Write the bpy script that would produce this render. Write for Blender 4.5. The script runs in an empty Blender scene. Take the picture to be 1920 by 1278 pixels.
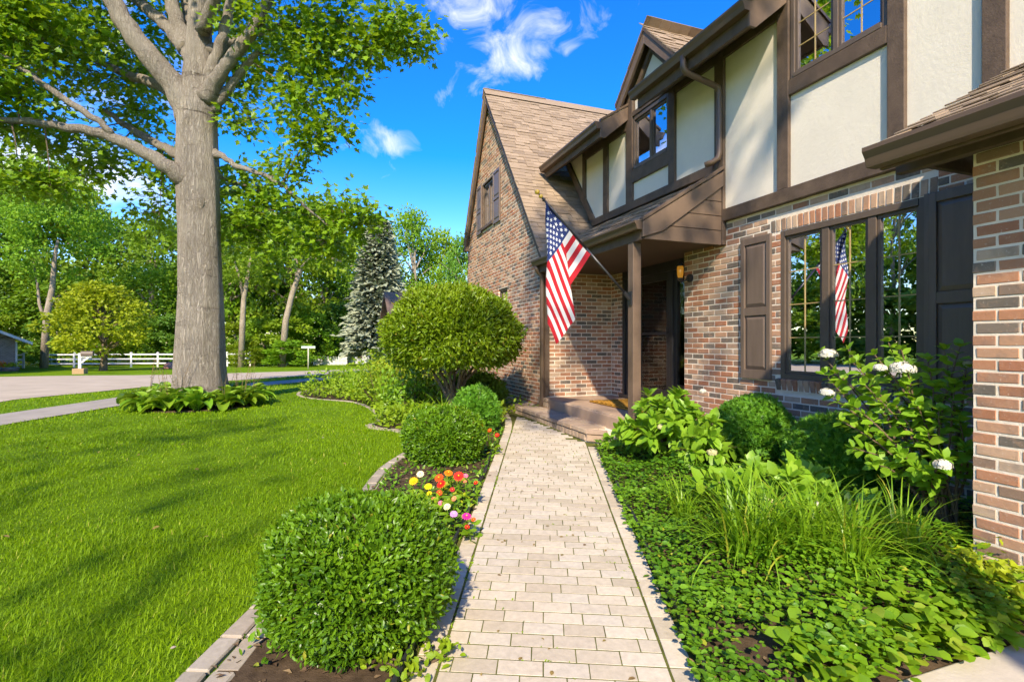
import bpy, bmesh, math, random
import numpy as np
from mathutils import Vector, Matrix

random.seed(7)
RNG = np.random.default_rng(11)
SC = bpy.context.scene
COL = SC.collection
R = math.radians

# ------------------------------------------------------------------ camera, sky, sun, exposure
F_PX, CAM_H, CX, CY = 967.0, 1.40, 960.0, 643.0
YAW = math.atan(350.0 / 967.0)
SN, CS = math.sin(YAW), math.cos(YAW)
cam_data = bpy.data.cameras.new('camera')
cam = bpy.data.objects.new('camera', cam_data)
COL.objects.link(cam)
cam.location = (0, 0, CAM_H)
cam.rotation_euler = (R(90), 0, -YAW)
cam_data.sensor_width = 36
cam_data.lens = F_PX / 1920 * 36
cam_data.shift_y = 4 / 1920
cam_data.clip_start = 0.05
cam_data.clip_end = 2000
SC.camera = cam

SUN_TRAVEL = Vector((1.0, 2.2, -1.8)).normalized()
SUN_EL = math.asin(-SUN_TRAVEL.z)
SUN_AZ = math.atan2(-SUN_TRAVEL.x, -SUN_TRAVEL.y)
SKY_STRENGTH = 0.15
SUN_STRENGTH = 2.15
SC.view_settings.view_transform = 'Standard'
SC.view_settings.look = 'None'
SC.view_settings.exposure = 1.92
SC.view_settings.gamma = 1.0
SC.view_settings.use_curve_mapping = False
SC.view_settings.use_white_balance = True      # camera white balance set for open shade
SC.view_settings.white_balance_temperature = 7500
SC.view_settings.white_balance_tint = 10
SC.cycles.max_bounces = 6
SC.cycles.diffuse_bounces = 3
SC.cycles.glossy_bounces = 3
SC.cycles.transmission_bounces = 3
SC.cycles.transparent_max_bounces = 8
SC.cycles.use_adaptive_sampling = True
SC.cycles.adaptive_threshold = 0.02
SC.cycles.caustics_reflective = False
SC.cycles.caustics_refractive = False

sun_data = bpy.data.lights.new('sun', 'SUN')
sun_data.energy = SUN_STRENGTH
sun_data.angle = R(1.2)
sun_data.color = (1.0, 0.93, 0.82)
sun = bpy.data.objects.new('sun', sun_data)
COL.objects.link(sun)
sun.location = (-10, -30, 30)
sun.rotation_euler = SUN_TRAVEL.to_track_quat('-Z', 'Y').to_euler()


def N(nt, typ, **kw):
    n = nt.nodes.new(typ)
    for k, v in kw.items():
        if k.startswith('i_'):
            n.inputs[k[2:].replace('_', ' ')].default_value = v
        else:
            setattr(n, k, v)
    return n


def setin(n, idx, v, nt=None):
    if hasattr(v, 'is_output'):
        nt.links.new(v, n.inputs[idx])
    else:
        n.inputs[idx].default_value = v


def M(nt, op, a, b=None, c=None, clamp=False):
    n = nt.nodes.new('ShaderNodeMath')
    n.operation = op
    n.use_clamp = clamp
    for i, v in enumerate((a, b, c)):
        if v is not None:
            setin(n, i, v, nt)
    return n.outputs[0]


def VM(nt, op, a, b=None):
    n = nt.nodes.new('ShaderNodeVectorMath')
    n.operation = op
    for i, v in enumerate((a, b)):
        if v is not None:
            setin(n, i, v, nt)
    return n.outputs['Value'] if op in ('DOT_PRODUCT', 'LENGTH') else n.outputs[0]


def pix_dir(px, py):
    t = (px - CX) / F_PX
    return Vector((SN + CS * t, CS - SN * t, (CY - py) / F_PX)).normalized()


world = bpy.data.worlds.new('World')
SC.world = world
world.use_nodes = True
wt = world.node_tree
wt.nodes.clear()
w_out = N(wt, 'ShaderNodeOutputWorld')
w_bg = N(wt, 'ShaderNodeBackground')
w_bg.inputs['Strength'].default_value = SKY_STRENGTH
sky = N(wt, 'ShaderNodeTexSky', sky_type='NISHITA')
sky.sun_disc = False
sky.sun_elevation = SUN_EL
sky.sun_rotation = SUN_AZ % (2 * math.pi)
sky.air_density = 1.0
sky.dust_density = 0.25
sky.ozone_density = 3.0
hs = N(wt, 'ShaderNodeHueSaturation')
hs.inputs['Saturation'].default_value = 1.5
hs.inputs['Hue'].default_value = 0.52
hs.inputs['Value'].default_value = 0.72
wt.links.new(sky.outputs[0], hs.inputs['Color'])
tc = N(wt, 'ShaderNodeTexCoord')
dirv = VM(wt, 'NORMALIZE', tc.outputs['Generated'])
nz = N(wt, 'ShaderNodeTexNoise')
nz.inputs['Scale'].default_value = 13.0
nz.inputs['Detail'].default_value = 9.0
nz.inputs['Roughness'].default_value = 0.58
nz.inputs['Distortion'].default_value = 0.9
wt.links.new(dirv, nz.inputs['Vector'])
fb = nz.outputs[0]
total = None
# cumulus wisps: direction (from pixel), half sizes in radians, tilt, weight
for (px, py, ra, rb, tilt, wgt) in [(880, 10, .11, .06, -.25, .95), (985, 100, .14, .042, -.42, 1.0),
                                    (705, 275, .085, .036, -.1, .95), (700, 338, .060, .018, -.05, .6),
                                    (880, 172, .06, .02, -.2, .35), (200, 320, .16, .06, .1, .75), (330, 130, .12, .09, .1, .6),
                                    (-300, 250, .25, .10, .1, .9), (-900, 120, .3, .12, .1, .9), (2400, 150, .3, .1, .1, .9)]:
    c = pix_dir(px, py)
    right = Vector((c.y, -c.x, 0)).normalized()
    up = right.cross(c).normalized()
    a_ = (right * math.cos(tilt) - up * math.sin(tilt))
    b_ = (right * math.sin(tilt) + up * math.cos(tilt))
    df = VM(wt, 'SUBTRACT', dirv, tuple(c))
    da = M(wt, 'DIVIDE', VM(wt, 'DOT_PRODUCT', df, tuple(a_)), ra)
    db = M(wt, 'DIVIDE', VM(wt, 'DOT_PRODUCT', df, tuple(b_)), rb)
    r2 = M(wt, 'ADD', M(wt, 'MULTIPLY', da, da), M(wt, 'MULTIPLY', db, db))
    m = M(wt, 'MULTIPLY', M(wt, 'EXPONENT', M(wt, 'MULTIPLY', r2, -1.1)), wgt)
    total = m if total is None else M(wt, 'ADD', total, m)
gen = N(wt, 'ShaderNodeTexNoise')
gen.inputs['Scale'].default_value = 2.2
gen.inputs['Detail'].default_value = 2.0
wt.links.new(dirv, gen.inputs['Vector'])
wide = M(wt, 'MULTIPLY', M(wt, 'SUBTRACT', gen.outputs[0], .52, clamp=True), 0.6)
total = M(wt, 'ADD', total, M(wt, 'MULTIPLY', wide, 3.0))
dens = M(wt, 'MULTIPLY', M(wt, 'SUBTRACT', fb, M(wt, 'SUBTRACT', .70, M(wt, 'MULTIPLY', total, .34))), 3.6, clamp=True)
dens = M(wt, 'MULTIPLY', M(wt, 'POWER', dens, 1.3), .78)
mixc = N(wt, 'ShaderNodeMix', data_type='RGBA')
wt.links.new(dens, mixc.inputs['Factor'])
wt.links.new(hs.outputs[0], mixc.inputs[6])
mixc.inputs[7].default_value = (2.3, 2.5, 2.85, 1)
wt.links.new(mixc.outputs[2], w_bg.inputs['Color'])
wt.links.new(w_bg.outputs[0], w_out.inputs['Surface'])


# ------------------------------------------------------------------ helpers
def G(y):
    """Height of the ground at distance y along the house front: a gentle rise to the porch, then falling to the street."""
    y = np.asarray(y, dtype=float)
    z = 0.19 * np.clip((y - 1.0) / 6.0, 0, 1)
    z = z - 0.018 * np.clip(y - 14.0, 0, 30.0)
    return z


def gz(y):
    return float(G(y))


def at(px, py, d):
    """World point at depth d along the ray of a photograph pixel."""
    t = (px - CX) / F_PX
    return Vector((d * (SN + CS * t), d * (CS - SN * t), CAM_H + (CY - py) * d / F_PX))


def gpt(px, d):
    """Ground point in the direction px at depth d."""
    p = at(px, CY, d)
    return Vector((p.x, p.y, gz(p.y)))


def proj(p):
    d = p[0] * SN + p[1] * CS
    if d < 0.05:
        return None
    return CX + F_PX * (p[0] * CS - p[1] * SN) / d, CY - F_PX * (p[2] - CAM_H) / d, d


def mesh_np(name, V, Fc, rnd=None, smooth=False, uv=None):
    V = np.asarray(V, dtype=np.float32)
    Fc = np.asarray(Fc, dtype=np.int32)
    me = bpy.data.meshes.new(name)
    me.vertices.add(len(V))
    me.vertices.foreach_set('co', V.ravel())
    m, k = Fc.shape
    me.loops.add(m * k)
    me.loops.foreach_set('vertex_index', Fc.ravel())
    me.polygons.add(m)
    me.polygons.foreach_set('loop_start', np.arange(0, m * k, k, dtype=np.int32))
    me.update(calc_edges=True)
    if rnd is not None:
        a = me.attributes.new('rnd', 'FLOAT', 'POINT')
        a.data.foreach_set('value', np.asarray(rnd, dtype=np.float32))
    me.polygons.foreach_set('use_smooth', np.full(m, bool(smooth)))
    if uv is not None:
        l = me.uv_layers.new(name='UVMap')
        l.data.foreach_set('uv', np.asarray(uv, dtype=np.float32)[Fc.ravel()].ravel())
    return me


def link(name, me, mat=None, parent=None, bevel=0.0):
    o = bpy.data.objects.new(name, me)
    COL.objects.link(o)
    if mat is not None and len(me.materials) == 0:
        me.materials.append(mat)
    if parent is not None:
        o.parent = parent
        if parent.get('_world'):
            o.location = -parent.location
    if bevel:
        b = o.modifiers.new('bevel', 'BEVEL')
        b.width = bevel
        b.segments = 2
        b.limit_method = 'ANGLE'
        b.angle_limit = R(40)
    return o


def empty(name, loc, label, cat, group=None, world_parts=True):
    o = bpy.data.objects.new(name, None)
    COL.objects.link(o)
    o.location = loc
    o.empty_display_size = 0.1
    o['label'] = label
    o['category'] = cat
    if group:
        o['group'] = group
    if world_parts:
        o['_world'] = 1
    return o


def tag(o, label=None, cat=None, group=None, kind=None):
    if label:
        o['label'] = label
    if cat:
        o['category'] = cat
    if group:
        o['group'] = group
    if kind:
        o['kind'] = kind
    return o


def copy_tree(o, parent=None):
    c = o.copy()
    COL.objects.link(c)
    c.parent = parent
    for ch in o.children:
        copy_tree(ch, c)
    return c


class MB:
    def __init__(s):
        s.v = []
        s.f = []

    def add(s, vs, fs):
        b = len(s.v)
        s.v += [tuple(v) for v in vs]
        s.f += [tuple(i + b for i in f) for f in fs]
        return s

    def box(s, x0, x1, y0, y1, z0, z1):
        x0, x1 = min(x0, x1), max(x0, x1)
        y0, y1 = min(y0, y1), max(y0, y1)
        z0, z1 = min(z0, z1), max(z0, z1)
        return s.add([(x0, y0, z0), (x1, y0, z0), (x1, y1, z0), (x0, y1, z0), (x0, y0, z1), (x1, y0, z1), (x1, y1, z1), (x0, y1, z1)],
                     [(0, 3, 2, 1), (4, 5, 6, 7), (0, 1, 5, 4), (1, 2, 6, 5), (2, 3, 7, 6), (3, 0, 4, 7)])

    def prism(s, pts, axis, a0, a1):
        """Extrude a polygon: axis 'x' takes (y,z) points, 'y' takes (x,z), 'z' takes (x,y)."""
        n = len(pts)
        mk = {'x': lambda p, a: (a, p[0], p[1]), 'y': lambda p, a: (p[0], a, p[1]), 'z': lambda p, a: (p[0], p[1], a)}[axis]
        vs = [mk(p, a0) for p in pts] + [mk(p, a1) for p in pts]
        fs = [tuple(range(n - 1, -1, -1)), tuple(range(n, 2 * n))]
        fs += [(i, (i + 1) % n, n + (i + 1) % n, n + i) for i in range(n)]
        return s.add(vs, fs)

    def bar(s, a, b, w, h, up=(0, 0, 1)):
        """Rectangular bar from a to b, w wide, h tall."""
        a, b = Vector(a), Vector(b)
        d = (b - a).normalized()
        u = Vector(up)
        sd = d.cross(u).normalized()
        u = sd.cross(d).normalized()
        vs = []
        for p in (a, b):
            for (i, j) in ((-1, -1), (1, -1), (1, 1), (-1, 1)):
                vs.append(p + sd * (w / 2 * i) + u * (h / 2 * j))
        return s.add(vs, [(3, 2, 1, 0), (4, 5, 6, 7), (0, 1, 5, 4), (1, 2, 6, 5), (2, 3, 7, 6), (3, 0, 4, 7)])

    def tube(s, pts, rad, n=8, cap=True):
        pts = [Vector(p) for p in pts]
        if not hasattr(rad, '__len__'):
            rad = [rad] * len(pts)
        prev = None
        vs, fs = [], []
        for i, p in enumerate(pts):
            d = (pts[min(i + 1, len(pts) - 1)] - pts[max(i - 1, 0)]).normalized()
            if prev is None:
                ref = Vector((0, 0, 1)) if abs(d.z) < .9 else Vector((1, 0, 0))
                sd = d.cross(ref).normalized()
            else:
                sd = (prev - d * prev.dot(d)).normalized()
            prev = sd
            u = d.cross(sd)
            for k in range(n):
                a = 2 * math.pi * k / n
                vs.append(p + (sd * math.cos(a) + u * math.sin(a)) * rad[i])
        for i in range(len(pts) - 1):
            for k in range(n):
                fs.append((i * n + k, i * n + (k + 1) % n, (i + 1) * n + (k + 1) % n, (i + 1) * n + k))
        if cap:
            fs.append(tuple(range(n - 1, -1, -1)))
            fs.append(tuple((len(pts) - 1) * n + k for k in range(n)))
        return s.add(vs, fs)

    def lathe(s, prof, c, n=20, axis='z'):
        vs, fs = [], []
        for (r, z) in prof:
            for k in range(n):
                a = 2 * math.pi * k / n
                vs.append((c[0] + r * math.cos(a), c[1] + r * math.sin(a), c[2] + z))
        for i in range(len(prof) - 1):
            for k in range(n):
                fs.append((i * n + k, i * n + (k + 1) % n, (i + 1) * n + (k + 1) % n, (i + 1) * n + k))
        fs.append(tuple(range(n - 1, -1, -1)))
        fs.append(tuple((len(prof) - 1) * n + k for k in range(n)))
        return s.add(vs, fs)

    def build(s, name, mat, parent=None, bevel=0.0, smooth=False):
        me = bpy.data.meshes.new(name)
        me.from_pydata(s.v, [], s.f)
        me.update()
        if smooth:
            me.polygons.foreach_set('use_smooth', np.full(len(me.polygons), True))
        return link(name, me, mat, parent, bevel)


# ------------------------------------------------------------------ materials
def ramp(nt, fac, stops, interp='LINEAR'):
    n = nt.nodes.new('ShaderNodeValToRGB')
    n.color_ramp.interpolation = interp
    els = n.color_ramp.elements
    while len(els) < len(stops):
        els.new(0.5)
    for e, (p, c) in zip(els, stops):
        e.position = p
        e.color = (*c, 1)
    nt.links.new(fac, n.inputs[0])
    return n.outputs[0]


def noise(nt, scale, detail=4, rough=.55, vec=None, dist=0.0):
    n = N(nt, 'ShaderNodeTexNoise')
    n.inputs['Scale'].default_value = scale
    n.inputs['Detail'].default_value = detail
    n.inputs['Roughness'].default_value = rough
    n.inputs['Distortion'].default_value = dist
    if vec is not None:
        nt.links.new(vec, n.inputs['Vector'])
    return n.outputs[0]


def position(nt, scale=(1, 1, 1)):
    g = N(nt, 'ShaderNodeNewGeometry')
    mp = N(nt, 'ShaderNodeMapping')
    mp.inputs['Scale'].default_value = scale
    nt.links.new(g.outputs['Position'], mp.inputs['Vector'])
    return mp.outputs[0]


def rnd_source(nt, src):
    if src == 'object':
        return N(nt, 'ShaderNodeObjectInfo').outputs['Random']
    a = N(nt, 'ShaderNodeAttribute', attribute_name='rnd')
    return a.outputs['Fac']


def new_mat(name):
    m = bpy.data.materials.new(name)
    m.use_nodes = True
    nt = m.node_tree
    nt.nodes.clear()
    out = N(nt, 'ShaderNodeOutputMaterial')
    b = N(nt, 'ShaderNodeBsdfPrincipled')
    nt.links.new(b.outputs[0], out.inputs['Surface'])
    return m, nt, b, out


def mix_col(nt, fac, a, b, mode='MIX'):
    n = N(nt, 'ShaderNodeMix', data_type='RGBA', blend_type=mode)
    setin(n, 0, fac, nt)
    for i, v in ((6, a), (7, b)):
        if hasattr(v, 'is_output'):
            nt.links.new(v, n.inputs[i])
        else:
            n.inputs[i].default_value = (*v, 1)
    return n.outputs[2]


def bump(nt, b, h, strength=.3, dist=.01):
    n = N(nt, 'ShaderNodeBump')
    n.inputs['Strength'].default_value = strength
    n.inputs['Distance'].default_value = dist
    nt.links.new(h, n.inputs['Height'])
    nt.links.new(n.outputs[0], b.inputs['Normal'])


def mat_paint(name, col, rough=.5, var=.25, scale=6, stretch=(1, 1, 1), bstr=.15, spec=.4, grime=0.0):
    m, nt, b, out = new_mat(name)
    p = position(nt, stretch)
    n1 = noise(nt, scale, 5, .6, p)
    n2 = noise(nt, scale * 9, 3, .6, p)
    c = ramp(nt, n1, [(.25, tuple(x * (1 - var) for x in col)), (.75, tuple(min(1, x * (1 + var)) for x in col))])
    if grime:
        gp = noise(nt, 2.3, 6, .7, position(nt, (1, 1, .35)))
        c = mix_col(nt, M(nt, 'MULTIPLY', M(nt, 'SUBTRACT', gp, .45, clamp=True), grime), c, tuple(x * .55 for x in col))
    nt.links.new(c, b.inputs['Base Color'])
    b.inputs['Roughness'].default_value = rough
    b.inputs['Specular IOR Level'].default_value = spec
    bump(nt, b, n2, bstr, .004)
    return m


def mat_brick(name, src):
    m, nt, b, out = new_mat(name)
    r = rnd_source(nt, src)
    stops = [(0, (.35, .155, .092)), (.11, (.40, .195, .115)), (.24, (.44, .255, .165)), (.36, (.245, .165, .120)), (.46, (.135, .118, .100)),
             (.55, (.37, .195, .125)), (.66, (.48, .315, .215)), (.74, (.19, .155, .128)), (.82, (.34, .155, .09)), (.90, (.46, .34, .25)), (1, (.29, .165, .115))]
    stops = [(p_, tuple(min(.62, x * f_) for x, f_ in zip(c_, (1.10, 1.05, .98)))) for p_, c_ in stops]
    c = ramp(nt, r, stops, 'CONSTANT')
    p = position(nt)
    off = N(nt, 'ShaderNodeCombineXYZ')
    for i in range(3):
        nt.links.new(M(nt, 'MULTIPLY', r, 37.0 + i * 11), off.inputs[i])
    pv = VM(nt, 'ADD', p, off.outputs[0])
    n1 = noise(nt, 14, 6, .65, pv, .6)
    n2 = noise(nt, 55, 4, .7, pv)
    n3 = noise(nt, 5.5, 3, .6, pv)
    c = mix_col(nt, M(nt, 'MULTIPLY', M(nt, 'SUBTRACT', n3, .52, clamp=True), 3.2, clamp=True), c, (.17, .145, .12))
    c = mix_col(nt, M(nt, 'MULTIPLY', M(nt, 'SUBTRACT', n1, .50, clamp=True), 2.6, clamp=True), c, (.46, .27, .17))
    c = mix_col(nt, M(nt, 'MULTIPLY', M(nt, 'SUBTRACT', n2, .60, clamp=True), 4, clamp=True), c, (.62, .54, .45))
    nt.links.new(c, b.inputs['Base Color'])
    b.inputs['Roughness'].default_value = .88
    b.inputs['Specular IOR Level'].default_value = .2
    bump(nt, b, M(nt, 'ADD', n1, M(nt, 'MULTIPLY', n2, .5)), .55, .006)
    return m


def mat_piece(name, src, stops, mott=None, rough=.85, nscale=30, bstr=.4, bdist=.004):
    """Stone-like pieces (pavers, shingles) with their own tone."""
    m, nt, b, out = new_mat(name)
    r = rnd_source(nt, src)
    c = ramp(nt, r, stops)
    p = position(nt)
    n1 = noise(nt, nscale, 6, .65, p)
    n2 = noise(nt, nscale * 5, 3, .7, p)
    n0 = noise(nt, 1.7, 5, .65, p)
    c = mix_col(nt, M(nt, 'MULTIPLY', M(nt, 'SUBTRACT', n0, .45, clamp=True), 1.8, clamp=True), c, mott or (.3, .25, .18))
    c = mix_col(nt, .35, c, ramp(nt, n1, [(.3, (.35, .35, .35)), (.7, (1, 1, 1))]), 'MULTIPLY')
    c = mix_col(nt, M(nt, 'MULTIPLY', M(nt, 'SUBTRACT', n2, .62, clamp=True), 3, clamp=True), c, tuple(x * .45 for x in (mott or (.3, .25, .18))))
    nt.links.new(c, b.inputs['Base Color'])
    b.inputs['Roughness'].default_value = rough
    b.inputs['Specular IOR Level'].default_value = .2
    bump(nt, b, M(nt, 'ADD', n1, M(nt, 'MULTIPLY', n2, .6)), bstr, bdist)
    return m


def mat_leaf(name, dark, light, trans=(.30, .42, .04), tf=.28, rough=.42, obj_var=.0, old=None, spec=.35):
    m, nt, b, out = new_mat(name)
    r = rnd_source(nt, 'attr')
    stops = [(0, dark), (.85, light), (1.0, old or light)]
    c = ramp(nt, r, stops)
    n0 = noise(nt, 2.5, 3, .6, position(nt))
    c = mix_col(nt, M(nt, 'MULTIPLY', n0, .5), c, tuple(x * .72 for x in light))
    if obj_var:
        oi = N(nt, 'ShaderNodeObjectInfo').outputs['Random']
        h = N(nt, 'ShaderNodeHueSaturation')
        nt.links.new(M(nt, 'ADD', .5 - obj_var * .5, M(nt, 'MULTIPLY', oi, obj_var)), h.inputs['Hue'])
        nt.links.new(M(nt, 'ADD', .8, M(nt, 'MULTIPLY', oi, .4)), h.inputs['Value'])
        nt.links.new(c, h.inputs['Color'])
        c = h.outputs[0]
    nt.links.new(c, b.inputs['Base Color'])
    b.inputs['Roughness'].default_value = rough
    b.inputs['Specular IOR Level'].default_value = spec
    t = N(nt, 'ShaderNodeBsdfTranslucent')
    tcol = mix_col(nt, .5, c, trans)
    nt.links.new(tcol, t.inputs[0])
    mx = N(nt, 'ShaderNodeMixShader')
    mx.inputs[0].default_value = tf
    nt.links.new(b.outputs[0], mx.inputs[1])
    nt.links.new(t.outputs[0], mx.inputs[2])
    nt.links.new(mx.outputs[0], out.inputs['Surface'])
    return m


def mat_bark(name, dark, light, scale=3.0, bstr=.8, bdist=.03):
    m, nt, b, out = new_mat(name)
    p = position(nt, (1, 1, .16))
    wob = noise(nt, scale * 4.5, 6, .7, p, 1.0)
    ridge = M(nt, 'MULTIPLY', M(nt, 'ABSOLUTE', M(nt, 'SUBTRACT', wob, .5)), 4.5, clamp=True)
    n2 = noise(nt, scale * 16, 5, .75, position(nt, (1, 1, .5)), .4)
    n3 = noise(nt, 1.1, 4, .65, position(nt))
    n1 = M(nt, 'ADD', M(nt, 'MULTIPLY', ridge, .7), M(nt, 'MULTIPLY', n2, .45))
    ring = noise(nt, 2.2, 5, .6, position(nt, (.55, .55, 4.0)), .8)
    n1 = M(nt, 'SUBTRACT', n1, M(nt, 'MULTIPLY', M(nt, 'SUBTRACT', ring, .60, clamp=True), 2.6, clamp=True))
    c = ramp(nt, n1, [(.10, dark), (.50, light)])
    c = mix_col(nt, M(nt, 'MULTIPLY', M(nt, 'SUBTRACT', n3, .45, clamp=True), 2.2, clamp=True), c, tuple(x * 1.35 for x in light))
    nt.links.new(c, b.inputs['Base Color'])
    b.inputs['Roughness'].default_value = .9
    b.inputs['Specular IOR Level'].default_value = .15
    bump(nt, b, n1, bstr, bdist)
    return m


def mat_glass(name, refl=.55, tint=(.8, .85, .85)):
    m, nt, b, out = new_mat(name)
    nt.nodes.remove(b)
    gl = N(nt, 'ShaderNodeBsdfGlossy')
    gl.inputs['Roughness'].default_value = .0
    gl.inputs['Color'].default_value = (.95, .97, 1, 1)
    n1 = noise(nt, 1.6, 2, .5, position(nt))
    bp = N(nt, 'ShaderNodeBump')
    bp.inputs['Strength'].default_value = .06
    bp.inputs['Distance'].default_value = .02
    nt.links.new(n1, bp.inputs['Height'])
    nt.links.new(bp.outputs[0], gl.inputs['Normal'])
    tr = N(nt, 'ShaderNodeBsdfTransparent')
    tr.inputs[0].default_value = (*tint, 1)
    fr = N(nt, 'ShaderNodeFresnel')
    fr.inputs[0].default_value = 1.5
    mx = N(nt, 'ShaderNodeMixShader')
    nt.links.new(M(nt, 'ADD', fr.outputs[0], refl, clamp=True), mx.inputs[0])
    nt.links.new(tr.outputs[0], mx.inputs[1])
    nt.links.new(gl.outputs[0], mx.inputs[2])
    nt.links.new(mx.outputs[0], out.inputs['Surface'])
    return m


BROWN = (.112, .076, .052)
MT = {}
MT['timber'] = mat_paint('brown_timber', BROWN, .6, .32, 7, (1, 1, 1), .6, .3, .8)
MT['gutter'] = mat_paint('brown_gutter_metal', (.12, .078, .050), .38, .14, 2.5, (1, .3, 1), .03, .45, .35)
MT['siding'] = mat_paint('brown_siding', (.15, .10, .068), .5, .22, 5, (1, 1, 1), .25, .35, .6)
MT['soffit'] = mat_paint('brown_soffit', (.10, .066, .046), .6, .12, 4)
MT['shutter'] = mat_paint('shutter_paint', (.150, .108, .082), .42, .15, 5, (3, 3, .4), .25, .45)
MT['frame'] = mat_paint('window_frame_paint', (.120, .088, .066), .4, .15, 5)
MT['black'] = mat_paint('black_paint', (.026, .026, .028), .32, .2, 5, spec=.5)
MT['stucco'] = mat_paint('cream_stucco', (.72, .655, .54), .92, .05, 3.0, (1, 1, 1), .5, .15, .28)
MT['mortar'] = mat_paint('mortar', (.76, .655, .52), .95, .12, 9, (1, 1, 1), .6, .1, .3)
MT['brick'] = mat_brick('brick_single', 'object')
MT['brick_j'] = mat_brick('brick_joined', 'attr')
PAVE = [(0, (.47, .395, .285)), (.25, (.57, .485, .36)), (.6, (.64, .55, .415)), (.85, (.58, .51, .40)), (1, (.50, .41, .295))]
MT['paver'] = mat_piece('paver_single', 'object', PAVE, (.52, .43, .33))
MT['paver_j'] = mat_piece('paver_joined', 'attr', PAVE, (.52, .43, .33))
STEPC = [(0, (.40, .28, .19)), (.4, (.48, .36, .25)), (.75, (.36, .25, .18)), (1, (.52, .40, .28))]
MT['step'] = mat_piece('step_paver', 'object', STEPC, (.36, .27, .19))
SHIN = [(0, (.27, .195, .13)), (.3, (.33, .245, .168)), (.6, (.375, .28, .195)), (.85, (.31, .23, .16)), (1, (.235, .175, .125))]
MT['shingle'] = mat_piece('shingle_single', 'object', SHIN, (.27, .195, .13), .95, 60, .6, .004)
MT['shingle_j'] = mat_piece('shingle_joined', 'attr', SHIN, (.27, .195, .13), .95, 60, .6, .004)
MT['porch'] = mat_paint('porch_concrete', (.42, .29, .20), .7, .15, 4, (1, 1, 1), .25, .3, .5)
MT['concrete'] = mat_paint('pale_concrete', (.50, .44, .35), .9, .14, 5, (1, 1, 1), .5, .2, .5)
MT['street'] = mat_paint('street_concrete', (.45, .37, .27), .9, .16, 1.2, (1, 1, 1), .3, .2, .3)
MT['soil'] = mat_paint('soil', (.075, .05, .03), .97, .5, 14, (1, 1, 1), 1.0, .1)
MT['glass'] = mat_glass('window_glass', .74)
MT['glass_up'] = mat_glass('upper_window_glass', .62)
MT['glass_d'] = mat_glass('storm_glass', .0)
MT['brass'] = mat_paint('brass', (.42, .30, .12), .35, .15, 8, spec=.6)
MT['gold'] = mat_paint('gold_finial', (.65, .42, .06), .25, .1, 8, spec=.6)
MT['white'] = mat_paint('white_paint', (.72, .72, .70), .5, .06, 3, grime=.25)
MT['room'] = mat_paint('room_plaster', (.30, .28, .24), .9, .08, 2)
MT['curtain'] = mat_paint('curtain_cloth', (.62, .60, .54), .9, .08, 12, (1, 6, .3))
MT['doorwood'] = mat_paint('door_wood', (.085, .042, .028), .4, .3, 6, (4, 4, .3), .2, .5)
MT['doorhighlight'] = mat_paint('door_moulding_highlight', (.30, .24, .19), .4, .1, 6)  # pale tone paints in the highlights along the inner door mouldings
MT['mat'] = mat_paint('coir_mat', (.40, .20, .035), .97, .35, 60, (1, 1, 1), 1.0, .1)
MT['plastic'] = mat_paint('black_edging', (.02, .022, .025), .5, .3, 7)
MT['bark'] = mat_bark('grey_bark', (.135, .110, .086), (.43, .375, .305), 4.5, 1.0, .05)
MT['bark2'] = mat_bark('brown_bark', (.09, .065, .045), (.22, .165, .115), 4.0, .8, .03)
MT['bark_far'] = mat_bark('pale_bark', (.16, .125, .09), (.36, .30, .22), 3.0, .6, .04)
MT['twig'] = mat_bark('twig', (.06, .04, .025), (.17, .115, .07), 9.0, .5, .01)
MT['leaf_big'] = mat_leaf('shade_tree_leaf', (.080, .195, .010), (.225, .385, .018), (.46, .62, .02), .40, .4)
MT['leaf_a'] = mat_leaf('mid_green_leaf', (.085, .200, .012), (.225, .400, .020), (.40, .56, .02), .34, .55, .016)
MT['leaf_b'] = mat_leaf('yellow_green_leaf', (.125, .235, .010), (.280, .410, .018), (.46, .56, .02), .34, .55, .016)
MT['leaf_c'] = mat_leaf('dark_green_leaf', (.060, .160, .018), (.155, .310, .028), (.30, .46, .02), .3, .55, .016)
MT['leaf_gold'] = mat_leaf('gold_green_leaf', (.22, .300, .012), (.40, .470, .020), (.54, .58, .02), .34, .55)
MT['spruce'] = mat_leaf('blue_spruce_needle', (.185, .225, .140), (.38, .415, .285), (.3, .34, .24), .1, .6)
MT['box'] = mat_leaf('boxwood_leaf', (.022, .090, .006), (.165, .325, .014), (.36, .52, .01), .28, .36, 0, (.36, .33, .04), .35)
MT['yew'] = mat_leaf('yew_needle', (.055, .205, .018), (.180, .405, .030), (.32, .54, .02), .3, .42)
MT['topiary'] = mat_leaf('topiary_leaf', (.085, .180, .008), (.235, .335, .014), (.44, .54, .01), .28, .4, 0, (.32, .22, .04))
MT['ground_leaf'] = mat_leaf('ground_cover_leaf', (.030, .125, .010), (.175, .355, .020), (.36, .56, .02), .3, .36, 0, (.38, .38, .04), .35)
MT['broad_leaf'] = mat_leaf('broad_bright_leaf', (.095, .220, .010), (.215, .375, .020), (.42, .58, .02), .34, .36, 0, (.36, .38, .05), .4)
MT['hyd'] = mat_leaf('hydrangea_leaf', (.115, .275, .016), (.270, .470, .035), (.46, .64, .03), .36, .4, 0, (.38, .48, .05), .35)
MT['lily'] = mat_leaf('daylily_blade', (.120, .275, .012), (.270, .460, .026), (.46, .64, .02), .34, .38, 0, (.46, .42, .05), .4)
MT['hosta'] = mat_leaf('hosta_leaf', (.080, .205, .012), (.235, .390, .026), (.38, .54, .03), .3, .38, .02, None, .4)
MT['grass'] = mat_leaf('grass_blade', (.105, .225, .004), (.265, .420, .008), (.46, .61, .01), .36, .55, 0, (.52, .50, .09), .2)
MT['straw'] = mat_paint('dry_stalk', (.20, .14, .06), .9, .3, 10)
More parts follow.
